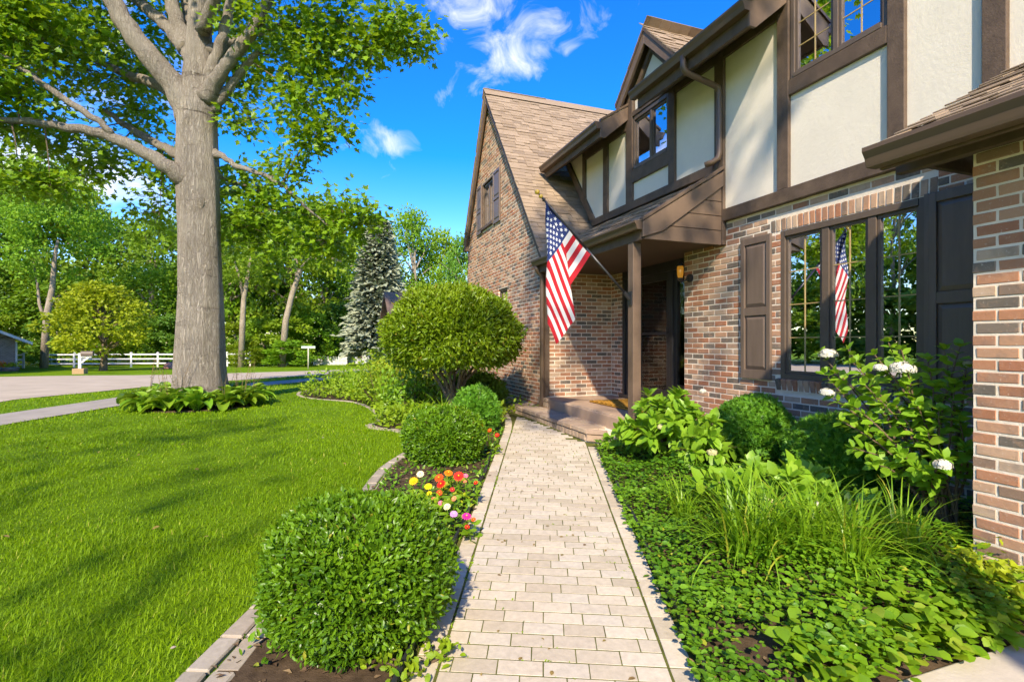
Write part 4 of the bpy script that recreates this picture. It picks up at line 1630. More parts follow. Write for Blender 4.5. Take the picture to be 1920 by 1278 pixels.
HOIST, FLY = .78, 1.22
NU, NV = 150, 70
TOP = POLE_B - POLE_D * .13
ce, se = math.cos(POLE_EL), math.sin(POLE_EL)
db = np.array([-.573, -.819])          # (x, z) direction of the cloth leaving the pole
df = np.array([.40, -.916])            # after the first fold
V = np.zeros((NU + 1, NV + 1, 3))
UV = np.zeros((NU + 1, NV + 1, 2))
for j in range(NV + 1):
    v = HOIST * j / NV                 # distance down the pole from its tip
    hx, hz = v * ce, -v * se
    lb = v * ce / .573 * .985
    x, z = hx, hz
    yoff = 0.0
    for i in range(NU + 1):
        u = FLY * i / NU
        V[i, j] = (TOP.x + x, TOP.y + yoff + .010 * math.sin(7 * u + 5 * v) + .012 * math.sin(3.1 * v * 4 + u * 2), TOP.z + z)
        UV[i, j] = (i / NU, 1 - j / NV)
        du = FLY / NU
        # first fold, rounded
        f1 = 1 / (1 + math.exp(-(u - lb) / .012))
        dx = db[0] * (1 - f1) + df[0] * f1
        dz = db[1] * (1 - f1) + df[1] * f1
        x += dx * du
        z += dz * du
        yoff_t = -.055 * f1
        yoff += (yoff_t - yoff) * .35
    # later folds: the cloth zigzags back behind the front layer
P_ = V.copy()
for j in range(NV + 1):
    for i in range(NU + 1):
        x = P_[i, j, 0] - TOP.x
        z = P_[i, j, 2] - TOP.z
        v = HOIST * j / NV
        lb = v * ce / .573 * .985
        u = FLY * i / NU
        if u > lb:
            xr = .05 + .185 * min(1, max(0, -z / .55)) + .11 * max(0, (-z - .6) / .7)
            over = x - xr
            if over > 0:
                w_ = xr * .9
                ph = over / w_
                k = int(ph)
                f = ph - k
                nxv = xr - w_ * f if k % 2 == 0 else xr - w_ * (1 - f)
                P_[i, j, 0] = TOP.x + nxv
                P_[i, j, 1] += .035 * min(1, ph * 4) + .028 * k
Fc = []
for i in range(NU):
    for j in range(NV):
        a = i * (NV + 1) + j
        Fc.append((a, a + 1, a + NV + 2, a + NV + 1))
Vf = P_.reshape(-1, 3)
cl = link('flag_cloth', mesh_np('flag_cloth', Vf, Fc, smooth=True, uv=UV.reshape(-1, 2)), mat_flag(), flag)


# ------------------------------------------------------------------ the big shade tree on the lawn
TREE_D = 9.9
TB = gpt(375, TREE_D)
tree = empty('shade_tree', tuple(TB), 'huge shade tree with pale grey trunk rising from a hosta ring on the lawn', 'tree')


def tp(px, py, d=TREE_D):
    return at(px, py, d)


# trunk: rings with furrows, root flare and knots
prof = [(800, 128), (775, 118), (745, 108), (700, 100), (640, 93), (570, 86), (480, 81), (400, 80), (330, 82), (260, 78), (200, 76), (160, 62), (110, 52), (60, 47), (0, 42), (-80, 36), (-200, 26), (-330, 15), (-450, 5)]
cxs = {800: 375, 700: 375, 570: 375, 400: 373, 260: 370, 160: 371, 60: 374, -80: 376, -200: 380, -330: 374, -450: 378}
kx = sorted(cxs)
NR, NA = 110, 40
V = []
pys = np.linspace(800, -450, NR)
pr_y = [p[0] for p in prof][::-1]
pr_w = [p[1] for p in prof][::-1]
for py in pys:
    w = np.interp(py, pr_y, pr_w)
    cx_ = np.interp(py, kx, [cxs[k] for k in kx])
    c = tp(cx_, py)
    r_ = .865 * w / 2 * TREE_D / F_PX
    for a in range(NA):
        th = 2 * math.pi * a / NA
        zz = c.z
        fur = .020 * math.sin(9 * th + 1.3 * math.sin(zz * 1.7)) + .016 * math.sin(17 * th + 2.1 * math.sin(zz * 2.3 + 1)) + .02 * math.sin(3 * th + zz * .7) + .012 * math.sin(5 * th - zz * 2.2)
        flare = .10 * max(0, (py - 690) / 110) * (1 + .5 * math.sin(5 * th + 1))
        rad = r_ * (1 + fur + flare)
        V.append((c.x + rad * math.cos(th), c.y + rad * math.sin(th), c.z))
V = np.array(V)
# knots on the camera side
for (px, py, amp, sg) in [(368, 375, .075, .10), (385, 395, .05, .08), (400, 315, .06, .07), (366, 278, .05, .06), (345, 225, .06, .08), (405, 195, .05, .07), (352, 455, .03, .09), (395, 470, .025, .05), (375, 620, .02, .08), (350, 540, .02, .1)]:
    q = tp(px, py, TREE_D - .38)
    dd = np.linalg.norm((V - np.array(q)) * np.array([1, 1, 1.25]), axis=1)
    out_ = V - np.array([TB.x, TB.y, 0]) * np.array([1, 1, 0])
    out_[:, 2] = 0
    V += unit(out_) * (amp * 1.5 * (np.exp(-(dd / sg) ** 2) - .35 * np.exp(-((dd - sg * 1.5) / (sg * .4)) ** 2)))[:, None]
Fc = []
for i in range(NR - 1):
    for a in range(NA):
        Fc.append((i * NA + a, i * NA + (a + 1) % NA, (i + 1) * NA + (a + 1) % NA, (i + 1) * NA + a))
link('trunk', mesh_np('trunk', V, Fc, smooth=True), MT['bark'], tree)


def limb(pts, widths, n=12, nm='limb'):
    """pts: (px, py, depth); widths in px at that depth."""
    P = [np.array(list(tp(*p)) + [.88 * w / 2 * p[2] / F_PX * (1.15 if i == 0 else 1.0)]) for i, (p, w) in enumerate(zip(pts, widths))]
    S_ = spline(P, 6)
    for i, q in enumerate(S_):
        q[0] += .012 * math.sin(i * 1.7 + pts[0][0])
        q[2] += .012 * math.sin(i * 1.3 + pts[0][1])
    MB().tube([tuple(q[:3]) for q in S_], [max(.004, q[3]) for q in S_], n).build(nm, MT['bark'], tree, 0, True)
    return [Vector(q[:3]) for q in S_]


LIMBS = []
LIMBS += limb([(362, 225, 9.9), (330, 165, 9.75), (280, 105, 9.6), (235, 45, 9.5), (200, -20, 9.4), (140, -130, 9.2), (70, -260, 9.0)], [56, 50, 44, 39, 34, 22, 8], 16)
LIMBS += limb([(365, 350, 9.9), (332, 325, 9.6), (290, 297, 9.4), (235, 268, 9.2), (180, 248, 9.05), (120, 238, 8.9), (60, 228, 8.8), (-20, 222, 8.7), (-120, 200, 8.6)], [50, 36, 28, 24, 21, 17, 14, 11, 6], 14)
LIMBS += limb([(360, 215, 10.0), (325, 178, 10.2), (285, 155, 10.4), (245, 143, 10.6), (205, 125, 10.8), (150, 100, 11.1)], [34, 24, 21, 18, 14, 6])
LIMBS += limb([(355, 300, 10.1), (320, 283, 10.4), (280, 262, 10.7), (235, 235, 10.9), (195, 205, 11.0)], [30, 20, 17, 13, 7])
LIMBS += limb([(215, 262, 9.15), (195, 235, 9.0), (150, 205, 8.9), (95, 168, 8.75), (45, 132, 8.6), (-20, 90, 8.5)], [14, 13, 14, 13, 12, 8])
LIMBS += limb([(388, 185, 9.8), (412, 140, 9.6), (445, 95, 9.5), (478, 50, 9.4), (503, 0, 9.3), (540, -90, 9.1), (600, -180, 9.0)], [38, 28, 26, 24, 20, 12, 4])
LIMBS += limb([(395, 205, 9.9), (418, 180, 9.8), (440, 150, 9.75), (462, 122, 9.7), (484, 98, 9.65)], [28, 19, 16, 14, 9])
LIMBS += limb([(375, 135, 10.0), (350, 85, 10.1), (332, 40, 10.2), (318, -10, 10.3), (290, -120, 10.5), (250, -240, 10.7)], [40, 34, 30, 26, 16, 5])
LIMBS += limb([(350, 95, 10.0), (318, 55, 10.2), (288, 28, 10.4), (250, -5, 10.6), (180, -70, 10.9)], [30, 27, 24, 20, 8])
LIMBS += limb([(385, 165, 9.9), (405, 110, 9.8), (420, 60, 9.75), (435, -5, 9.7), (460, -110, 9.6), (470, -230, 9.5)], [34, 24, 21, 18, 12, 4])
LIMBS += limb([(392, 100, 9.9), (430, 82, 10.1), (470, 65, 10.3), (530, 50, 10.3), (600, 70, 10.1), (680, 70, 9.8), (750, 60, 9.5)], [26, 20, 17, 13, 10, 7, 3])
LIMBS += limb([(395, 285, 9.9), (422, 296, 9.8), (445, 312, 9.75), (492, 327, 9.7), (535, 352, 9.65), (570, 385, 9.6), (612, 420, 9.55)], [22, 12, 11, 9, 8, 6, 3], 8)
LIMBS += limb([(390, 320, 10.0), (420, 335, 10.3), (460, 350, 10.6), (520, 380, 10.8), (580, 400, 10.9)], [18, 11, 9, 7, 3], 8)
LIMBS += limb([(380, 60, 9.7), (420, -60, 9.0), (440, -190, 8.2), (450, -320, 7.6)], [26, 20, 13, 4])
LIMBS += limb([(372, 90, 10.2), (340, -40, 11.2), (330, -180, 12.2), (320, -300, 13)], [26, 20, 13, 4])

clumps = [(55, 55, 9.4, 125, 70), (150, 125, 10.6, 110, 55), (30, 180, 8.8, 95, 55), (110, 275, 10.2, 120, 34), (35, 318, 8.8, 75, 28), (190, 70, 11.4, 95, 50),
          (255, 205, 11.6, 60, 45), (200, 315, 10.8, 70, 30), (300, 395, 10.9, 42, 38), (305, 320, 11.0, 45, 50), (95, 350, 9.0, 45, 22), (25, 15, 8.6, 80, 55), (140, 15, 10.6, 80, 40), (255, 130, 11.8, 60, 40),
          (470, 55, 11.2, 70, 50), (560, 55, 9.6, 90, 50), (655, 45, 9.5, 80, 42), (745, 40, 9.35, 50, 38), (540, 135, 10.4, 75, 40), (605, 125, 9.7, 55, 45), (560, 200, 9.7, 50, 38), (600, 235, 9.6, 35, 30),
          (470, 225, 10.2, 42, 30), (700, 85, 9.4, 62, 28), (640, 150, 9.6, 30, 32), (450, 130, 11.0, 50, 40), (430, 30, 11.3, 60, 40), (580, 265, 9.6, 28, 20), (770, 80, 9.3, 28, 18),
          (480, 350, 10.6, 55, 34), (560, 395, 10.1, 80, 38), (640, 395, 9.8, 55, 30), (450, 415, 11.0, 48, 48), (535, 452, 10.9, 90, 36), (670, 420, 9.7, 32, 26), (610, 450, 10.2, 55, 30), (420, 360, 11.4, 40, 40), (540, 300, 9.75, 36, 22), (490, 410, 10.9, 70, 40),
          (-70, 120, 8.4, 90, 80), (-120, 260, 8.4, 90, 60), (330, 30, 11.6, 80, 50), (-60, 20, 8.5, 80, 60)]
high = [(-40, -140, 9, 130, 90), (90, -180, 9, 130, 90), (220, -150, 10.6, 120, 90), (340, -190, 11.6, 130, 100), (470, -150, 9.4, 120, 80), (600, -130, 9.2, 110, 70), (420, -330, 8.6, 140, 100), (280, -360, 10.6, 150, 110), (120, -330, 10, 130, 100), (560, -280, 9.8, 120, 90), (400, -470, 10, 150, 90), (330, -330, 12.5, 150, 100), (480, -260, 7.9, 110, 80)]
lrng = np.random.default_rng(21)
parts = []
twigs = MB()
lp = np.array([list(p) for p in LIMBS])
for ci, (px, py, d, rx, ry) in enumerate(clumps + high):
    vis = ci < len(clumps)
    c = np.array(tp(px, py, d))
    Rx, Rz = rx * d / F_PX, ry * d / F_PX
    Ry = .75 * Rx
    ns = int((rx * ry) / (165 if vis else 420)) + 6
    q = lrng.normal(size=(ns, 3)) * .55
    q *= np.minimum(1, 1.0 / np.maximum(np.linalg.norm(q, axis=1, keepdims=True), 1e-6) ** .3)
    ctr = c + q * np.array([Rx, Ry, Rz])
    # twigs from the nearest limb to the clump
    near = lp[np.argmin(np.linalg.norm(lp - c, axis=1))]
    mid = (near + c) / 2 + np.array([0, 0, .12])
    twigs.tube([tuple(near), tuple(mid), tuple(c)], [.016, .010, .006], 6, False)
    for t_ in ctr[::2]:
        m2 = (c + t_) / 2 + np.array([0, 0, -.04])
        twigs.tube([tuple(c), tuple(m2), tuple(t_)], [.009, .006, .003], 4, False)
    npl = 26 if vis else 22
    P = np.repeat(ctr, npl, axis=0)
    off = lrng.normal(size=P.shape) * np.array([.17, .17, .10])
    P = P + off
    D = unit(off + lrng.normal(size=P.shape) * .08 + np.array([0, 0, -.05]))
    Nn = unit(lrng.normal(size=P.shape) * .55 + np.array([-.15, -.35, .9]))
    sz = lrng.uniform(.085, .15, len(P)) * (1.0 if vis else 1.45)
    parts.append(leaves(P, D, Nn, sz, T_MAPLE, lrng.random(len(P)) * .85))
V, Fc, rr = join(parts)
link('crown', mesh_np('crown', V, Fc, rr), MT['leaf_big'], tree)
twigs.build('twigs', MT['bark2'], tree, 0, True)['kind'] = 'stuff'


# ------------------------------------------------------------------ hostas round the trunk
def hosta_mesh(seed):
    r = np.random.default_rng(seed)
    Vs, Fs, Rs = [], [], []
    b0 = 0
    n = 34
    for k in range(n):
        az = 2 * math.pi * k / n * 3.4 + r.uniform(-.3, .3)
        ring = k / n
        L = r.uniform(.26, .40) * (.75 + .4 * ring)
        Wd = L * r.uniform(.48, .60)
        el = 1.25 - .95 * ring + r.uniform(-.15, .15)
        base = np.array([.03 * math.cos(az), .03 * math.sin(az), .02])
        nl, nw = 7, 4
        hd = np.array([math.cos(az), math.sin(az), 0])
        sd = np.array([-math.sin(az), math.cos(az), 0])
        p = base.copy()
        e = el + .35
        pts = []
        for i in range(nl + 1):
            t = i / nl
            wv = Wd * (math.sin(math.pi * min(1, max(0, (t - .22) / .78)) ** .8) ** .75 if t > .22 else .04)
            up = np.array([-hd[0] * math.sin(e), -hd[1] * math.sin(e), math.cos(e)])
            for j in range(nw + 1):
                f = (j / nw - .5) * 2
                pts.append(p + sd * f * wv / 2 + up * (.16 * wv * f * f - .01 * math.cos(f * 9)))
            p = p + (hd * math.cos(e) + np.array([0, 0, 1]) * math.sin(e)) * L * 1.35 / nl
            e -= (.22 + .12 * ring) * (1 if t > .2 else .4)
        Vs += pts
        for i in range(nl):
            for j in range(nw):
                a = b0 + i * (nw + 1) + j
                Fs.append((a, a + 1, a + nw + 2, a + nw + 1))
        Rs += [r.random() * .85] * len(pts)
        b0 += len(pts)
    Vs = np.array(Vs)
    Vs[:, 2] = np.maximum(Vs[:, 2], .012)
    return mesh_np('hosta_leaves', Vs, Fs, Rs, smooth=True)


def stalk_mesh(seed, n=5, h=(.55, .85)):
    r = random.Random(seed)
    mb = MB()
    for k in range(n):
        a = r.uniform(0, 6.28)
        H = r.uniform(*h)
        dx, dy = math.cos(a) * r.uniform(.05, .25), math.sin(a) * r.uniform(.05, .25)
        pts = [(dx * t * t, dy * t * t, H * t) for t in (0, .3, .6, .85, 1)]
        mb.tube(pts, [.004, .0035, .003, .0025, .002], 4, False)
        for q in range(5):
            t = .6 + .08 * q
            mb.tube([(dx * t * t, dy * t * t, H * t), (dx * t * t + r.uniform(-.03, .03), dy * t * t + r.uniform(-.03, .03), H * t + .01)], [.0025, .004], 4, False)
    return mb


hm = [hosta_mesh(300 + i) for i in range(4)]
for me in hm:
    me.materials.append(MT['hosta'])
places = ['left end', 'left front', 'front', 'right front', 'right end', 'right back', 'left back', 'back']
hr = random.Random(5)
rings = [(.84, 13, 0.0), (.60, 9, .2)]
spots = []
for ring, (rad, cnt, ph) in enumerate(rings):
    for i in range(cnt):
        a = 2 * math.pi * i / cnt + ph
        p = Vector((TB.x + rad * math.cos(a) * 1.08, TB.y + rad * math.sin(a), 0))
        q = proj((p.x, p.y, .2))
        row = 2 if ring else (0 if q[2] < TREE_D else 1)
        spots.append((row, q[0], p, ring))
spots.sort(key=lambda t_: (t_[0], t_[1]))
ORD = 'first second third fourth fifth sixth seventh eighth ninth tenth eleventh twelfth'.split()
ROWN = ['in the front row of the trunk ring', 'in the back row behind the trunk', 'in the inner row against the trunk']
cnt_ = [0, 0, 0]
for row, _x, p, ring in spots:
    h = empty('hosta', (p.x, p.y, gz(p.y)), 'green hosta, %s from the left %s' % (ORD[cnt_[row]], ROWN[row]), 'hosta', 'hostas ringing the shade tree', False)
    cnt_[row] += 1
    h.rotation_euler = (0, 0, hr.uniform(0, 6.28))
    sc_ = hr.uniform(.85, 1.08)
    h.scale = (sc_, sc_, sc_ * 1.15)
    link('leaves', hm[hr.randrange(4)], None, h)
    if hr.random() < .6:
        stalk_mesh(hr.randrange(999), hr.randrange(2, 5)).build('dry_stalk', MT['straw'], h)
structure(tag(MB().prism([(TB.x + .98 * math.cos(2 * math.pi * i / 32), TB.y + .95 * math.sin(2 * math.pi * i / 32)) for i in range(32)], 'z', gz(TB.y) - .03, gz(TB.y) + .025).build('tree_ring_bed', MT['soil']), 'round mulched bed at the foot of the shade tree'))


# ------------------------------------------------------------------ clipped shrubs
def ball_bush(name, label, cat, loc, radii, n, size, tmpl, mat, seed, group=None, power=2.0, lump=.05, width=1.0, stem=True, bottom=-.75, inner=.80):
    b = empty(name, loc, label, cat, group, False)
    r = np.random.default_rng(seed)
    d = rand_dirs(n, r)
    d = d[d[:, 2] > bottom]
    n = len(d)
    rs = 1.0 / np.power(np.sum(np.abs(d) ** power, axis=1), 1.0 / power)
    lum = 1 + lump * smooth_noise3(d, seed, 3.2) + lump * .6 * smooth_noise3(d, seed + 1, 8.0)
    depth = 1 - np.abs(r.normal(size=n)) * .10
    stray = r.random(n) < .05
    depth[stray] = 1 + r.random(stray.sum()) * .06
    P = d * (rs * lum * depth)[:, None] * np.array(radii)
    nr = unit(d / np.array(radii))
    D = unit(nr * .75 + rand_dirs(n, r) * .8 + np.array([0, 0, .25]))
    Nn = unit(nr * .6 + rand_dirs(n, r) * .75)
    sz = r.uniform(.7, 1.25, n) * size
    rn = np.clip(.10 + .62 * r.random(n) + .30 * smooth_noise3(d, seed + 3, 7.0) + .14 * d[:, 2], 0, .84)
    rn[r.random(n) < .012] = 1.0
    V, Fc, rr = leaves(P, D, Nn, sz, tmpl, rn, width)
    V[:, 2] = np.maximum(V[:, 2], -radii[2] + .01)
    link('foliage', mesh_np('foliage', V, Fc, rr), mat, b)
    # twiggy interior
    dd = rand_dirs(max(120, n // 60), r)
    tw = MB()
    for q in dd:
        if q[2] < bottom:
            continue
        rr_ = 1.0 / float(np.power(np.sum(np.abs(q) ** power), 1.0 / power))
        e = q * rr_ * np.array(radii) * .92
        m_ = e * .5 + np.array([0, 0, -.12 * radii[2]])
        tw.tube([(0, 0, -radii[2] * .9), tuple(m_), tuple(e)], [.008, .006, .003], 4, False)
    if stem:
        tw.tube([(0, 0, -radii[2] - .03), (0, 0, -radii[2] * .4)], [.03, .02], 6, False)
    tw.build('branches', MT['twig'], b)
    # inner mass of larger leaves in the darker tones
    ni = n // 3
    d2 = rand_dirs(ni, r)
    d2 = d2[d2[:, 2] > bottom]
    rs2 = 1.0 / np.power(np.sum(np.abs(d2) ** power, axis=1), 1.0 / power)
    P2 = d2 * (rs2 * r.uniform(inner - .14, inner + .06, len(d2)))[:, None] * np.array(radii)
    V, Fc, rr = leaves(P2, unit(rand_dirs(len(d2), r) + d2 * .3), unit(d2 + rand_dirs(len(d2), r) * .4), np.full(len(d2), size * 2.1), T_DIA, np.clip(r.random(len(d2)) * .4, 0, 1), 1.3)
    V[:, 2] = np.maximum(V[:, 2], -radii[2] + .01)
    link('inner_foliage', mesh_np('inner_foliage', V, Fc, rr), mat, b)
    return b


def on_ground(x, y, z=0.0):
    return (x, y, gz(y) + z)


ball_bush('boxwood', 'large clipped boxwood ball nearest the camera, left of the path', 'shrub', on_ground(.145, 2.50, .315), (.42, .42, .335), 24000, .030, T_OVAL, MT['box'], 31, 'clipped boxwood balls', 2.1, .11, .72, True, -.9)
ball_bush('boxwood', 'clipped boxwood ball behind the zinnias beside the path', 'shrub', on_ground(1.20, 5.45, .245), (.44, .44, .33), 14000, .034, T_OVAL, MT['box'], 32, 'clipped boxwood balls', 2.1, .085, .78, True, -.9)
ball_bush('small_yew', 'small bright green evergreen shrub between the boxwood ball and porch step', 'shrub', on_ground(1.93, 6.75, .30), (.30, .30, .32), 4500, .05, T_NEEDLE, MT['yew'], 33, None, 2.2, .10, 1.1)
ball_bush('dark_shrub', 'low dark shrub under the round topiary by the gable wall', 'shrub', on_ground(2.55, 8.9, .30), (.50, .45, .36), 4000, .06, T_OVAL, MT['leaf_c'], 34, None, 2.1, .12)
ball_bush('yew_shrub', 'rounded green yew under the wide window, beside the left shutter', 'shrub', (3.98, 3.98, bed_z(3.98, 3.98) + .30), (.33, .36, .34), 7000, .048, T_NEEDLE, MT['yew'], 35, 'yews under the window', 2.2, .07, 1.0)
ball_bush('yew_shrub', 'rounded green yew under the wide window, beside the hydrangea stems', 'shrub', (3.98, 3.10, bed_z(3.98, 3.1) + .27), (.35, .40, .31), 7000, .046, T_NEEDLE, MT['yew'], 36, 'yews under the window', 2.2, .07, 1.0)
# topiary: round head on a short twisted trunk
TPX, TPY = 1.93, 8.10
top_b = ball_bush('topiary_shrub', 'large round-headed topiary shrub on a short trunk before the gable', 'shrub', on_ground(TPX, TPY, 1.37), (1.04, 1.04, .72), 24000, .075, T_OVAL, MT['topiary'], 37, None, 2.2, .10, .62, False, -.72, .78)
tk = MB()
r5 = random.Random(9)
for k in range(9):
    a = k * .7
    e = (math.cos(a) * r5.uniform(.35, .85), math.sin(a) * r5.uniform(.35, .85), r5.uniform(-.5, -.05))
    tk.tube([(math.cos(a) * .04, math.sin(a) * .04, -1.4), (math.cos(a + .8) * .06, math.sin(a + .8) * .06, -1.1), (e[0] * .35, e[1] * .35, -.75), e], [.045, .038, .028, .010], 7, False)
tk.tube([(0, 0, -1.42), (.02, .01, -1.2), (-.02, .0, -.8)], [.10, .08, .06], 10, False)
tk.build('trunk', MT['bark2'], top_b, 0, True)


# ------------------------------------------------------------------ hydrangeas
def flower_head(c, r_, mat, parent, seed, flat=.7):
    rg_ = np.random.default_rng(seed)
    r_ = r_ * .86
    n = int(150 * (r_ / .06))
    d = rand_dirs(n, rg_)
    d[:, 2] = np.abs(d[:, 2]) * 1.0 - .25
    d = unit(d)
    P = d * r_ * rg_.uniform(.65, 1.05, (n, 1)) * np.array([1, 1, flat])
    parts_ = []
    for q in range(4):      # four petals of each floret
        t1 = unit(np.cross(d, np.array([.3, .2, 1.0])))
        t2 = np.cross(d, t1)
        a = q * math.pi / 2 + rg_.random((n, 1))
        D = t1 * np.cos(a) + t2 * np.sin(a)
        parts_.append(leaves(P, D, d + rand_dirs(n, rg_) * .25, np.full(n, .015), T_DIA, rg_.random(n), 1.4))
    V, Fc, rr = join(parts_)
    V = V + np.array(c)
    return link('flower_head', mesh_np('flower_head', V, Fc, rr), MT[mat], parent)


def hydrangea(label, base, stems, leaf, seed, heads, group):
    """stems: list of (top point, spread). Leaves in opposite pairs along each stem, larger near the tip."""
    h = empty('hydrangea', base, label, 'hydrangea', group)
    r = random.Random(seed)
    rg_ = np.random.default_rng(seed)
    tw = MB()
    P, D, Nn, S_ = [], [], [], []
    for (top, bend) in stems:
        b0 = Vector(base) + Vector((r.uniform(-.07, .07), r.uniform(-.07, .07), 0))
        top = Vector(top)
        mid = b0.lerp(top, .5) + Vector((r.uniform(-.06, .06), r.uniform(-.06, .06), bend))
        pts = [b0, b0.lerp(mid, .5) + Vector((0, 0, bend * .4)), mid, mid.lerp(top, .5) + Vector((0, 0, .02)), top]
        sp = spline([tuple(p) for p in pts], 5)
        tw.tube([tuple(p) for p in sp], [.010 - .007 * i / len(sp) for i in range(len(sp))], 5, False)
        n = len(sp)
        a0 = r.uniform(0, 3.14)
        for i in range(int(n * .42), n):
            p = sp[i]
            ax = unit((sp[i] - sp[i - 1])[None, :])[0]
            s1 = unit(np.cross(ax, np.array([.2, .1, 1.0]))[None, :])[0]
            s2 = np.cross(ax, s1)
            a0 += 1.57
            f = (i - n * .42) / (n * .58)
            for sg in (0, math.pi):
                a = a0 + sg + r.uniform(-.3, .3)
                dd = s1 * math.cos(a) + s2 * math.sin(a)
                dd = dd * .95 + ax * (.15 + .5 * f) + np.array([0, 0, .12 - .3 * r.random()])
                P.append(p + rg_.normal(size=3) * .006)
                D.append(dd)
                Nn.append(np.array([-.2, -.3, 1.0]) + rg_.normal(size=3) * .35)
                S_.append(leaf * r.uniform(.65, 1.15) * (.75 + .35 * f if f < .8 else .7))
        for q in range(5):
            a = q * 1.26 + a0
            P.append(np.array(top))
            D.append(s1 * math.cos(a) * .8 + s2 * math.sin(a) * .8 + ax * .6)
            Nn.append(np.array([0, -.1, 1.0]) + rg_.normal(size=3) * .3)
            S_.append(leaf * r.uniform(.45, .75))
    V, Fc, rr = leaves(np.array(P), np.array(D), np.array(Nn), np.array(S_), T_OVAL, rg_.random(len(P)) * .9, .98)
    link('leaves', mesh_np('leaves', V, Fc, rr, smooth=True), MT['hyd'], h)
    tw.build('stems', MT['twig'], h)
    for i, (c, rad, mt_) in enumerate(heads):
        flower_head(c, rad, mt_, h, seed * 10 + i)
    return h


hr = random.Random(77)
cL = Vector((3.28, 4.42, bed_z(3.28, 4.42)))
stL = []
for k in range(44):
    a = hr.uniform(0, 6.28)
    rr_ = .64 * math.sqrt(hr.random())
    stL.append(((cL.x + rr_ * math.cos(a) * .78, cL.y + rr_ * math.sin(a) * 1.3, cL.z + .62 - .42 * (rr_ / .62) ** 2 + hr.uniform(-.1, .08)), .04))
hydrangea('leafy bright green hydrangea with few faded blooms beside the porch steps', tuple(cL), stL, .165, 5, [(tuple(at(1335, 848, 4.4)), .05, 'petal_g'), (tuple(at(1318, 733, 5.0)), .035, 'petal_w'), (tuple(at(1240, 800, 4.9)), .04, 'petal_g')], 'hydrangeas in the house bed')
bR = Vector((3.74, 2.16, bed_z(3.74, 2.16)))
stR = []
for (px, py, d) in [(1540, 665, 3.9), (1565, 700, 3.75), (1600, 680, 3.6), (1640, 665, 3.5), (1660, 700, 3.6), (1690, 655, 3.4), (1720, 690, 3.45), (1740, 675, 3.35), (1770, 655, 3.3), (1800, 650, 3.2), (1812, 690, 3.2), (1790, 720, 3.2),
                    (1560, 745, 3.7), (1600, 760, 3.55), (1640, 740, 3.5), (1680, 760, 3.4), (1720, 760, 3.3), (1760, 770, 3.2), (1620, 720, 3.5), (1665, 640, 3.5), (1590, 655, 3.7), (1545, 700, 3.8), (1700, 720, 3.4), (1750, 725, 3.3),
                    (1800, 790, 3.15), (1690, 850, 3.25), (1640, 870, 3.3), (1720, 880, 3.15), (1600, 840, 3.45), (1770, 860, 3.05), (1810, 840, 3.1), (1580, 790, 3.6), (1740, 810, 3.2)]:
    stR.append((tuple(at(px, py, d)), hr.uniform(.05, .14)))
hydrangea('tall arching hydrangea with white blooms in front of the wide window', tuple(bR), stR, .105, 6,
          [(tuple(at(1553, 665, 3.85)), .075, 'petal_w'), (tuple(at(1692, 692, 3.35)), .085, 'petal_w'), (tuple(at(1550, 736, 3.65)), .055, 'petal_w'), (tuple(at(1768, 872, 2.95)), .052, 'petal_w'), (tuple(at(1815, 683, 3.2)), .03, 'petal_w'), (tuple(at(1650, 690, 3.4)), .045, 'petal_w')], 'hydrangeas in the house bed')
cM = Vector((2.86, 2.72, bed_z(2.86, 2.72)))
stM = []
for k in range(30):
    a = hr.uniform(0, 6.28)
    rr_ = .55 * math.sqrt(hr.random())
    stM.append(((cM.x + .1 + rr_ * math.cos(a), cM.y + rr_ * math.sin(a) * 1.1, cM.z + .34 - .2 * (rr_ / .55) ** 2 + hr.uniform(-.06, .05)), .03))
hydrangea('low hydrangea with fading white and brown blooms above the daylilies', tuple(cM), stM, .14, 8,
          [(tuple(at(1475, 925, 3.45)), .055, 'petal_w'), (tuple(at(1500, 942, 3.3)), .05, 'petal_g'), (tuple(at(1440, 936, 3.45)), .042, 'petal_g'), (tuple(at(1528, 944, 3.25)), .032, 'petal_w'), (tuple(at(1472, 900, 3.5)), .03, 'petal_g')], 'hydrangeas in the house bed')


# ------------------------------------------------------------------ ground cover on the house bed
def bed_x0(y):
    return path_xy((y - P0.y + .44) / PE.y, PW + .12).x


def scatter_bed(n, rng, ymin=1.44, ymax=5.35):
    P = []
    while len(P) < n:
        y = rng.uniform(ymin, ymax)
        x = bed_x0(y) - .05 + rng.random() * (4.42 - bed_x0(y) + .05)
        if x > 4.44 or (y < GYC + .03 and x > GXF - .03):
            continue
        dd = math.hypot(x, y)
        if rng.random() > min(1, (3.0 / dd) ** 1.2):
            continue
        if dd < 2.65 and math.hypot(x - 1.78, (y - 1.72)) < .13 + .05 * math.sin(x * 20):
            if rng.random() > .18:
                continue
        P.append((x, y))
    return np.array(P)


grng = np.random.default_rng(51)
P2 = scatter_bed(26000, grng)
hgt = grng.random(len(P2)) ** .7 * (.10 + .07 * np.array([math.sin(x * 7) * math.sin(y * 5.3) for x, y in P2]))
zb = np.array([bed_z(x, y) for x, y in P2])
P = np.column_stack([P2[:, 0], P2[:, 1], zb + .012 + np.abs(hgt)])
az = grng.random(len(P)) * 6.28
D = np.column_stack([np.cos(az), np.sin(az), grng.uniform(-.15, .5, len(P))])
Nn = np.column_stack([grng.normal(size=len(P)) * .4, grng.normal(size=len(P)) * .4 - .25, np.ones(len(P))])
sz = grng.uniform(.020, .046, len(P))
rn = np.clip(grng.random(len(P)) * .7 + .15 * np.array([math.sin(x * 3.1 + 1) + math.sin(y * 4.2) for x, y in P2]), 0, .84)
rn[grng.random(len(P)) < .015] = 1.0
V, Fc, rr = leaves(P, D, Nn, sz, T_OVAL, rn, 1.05)
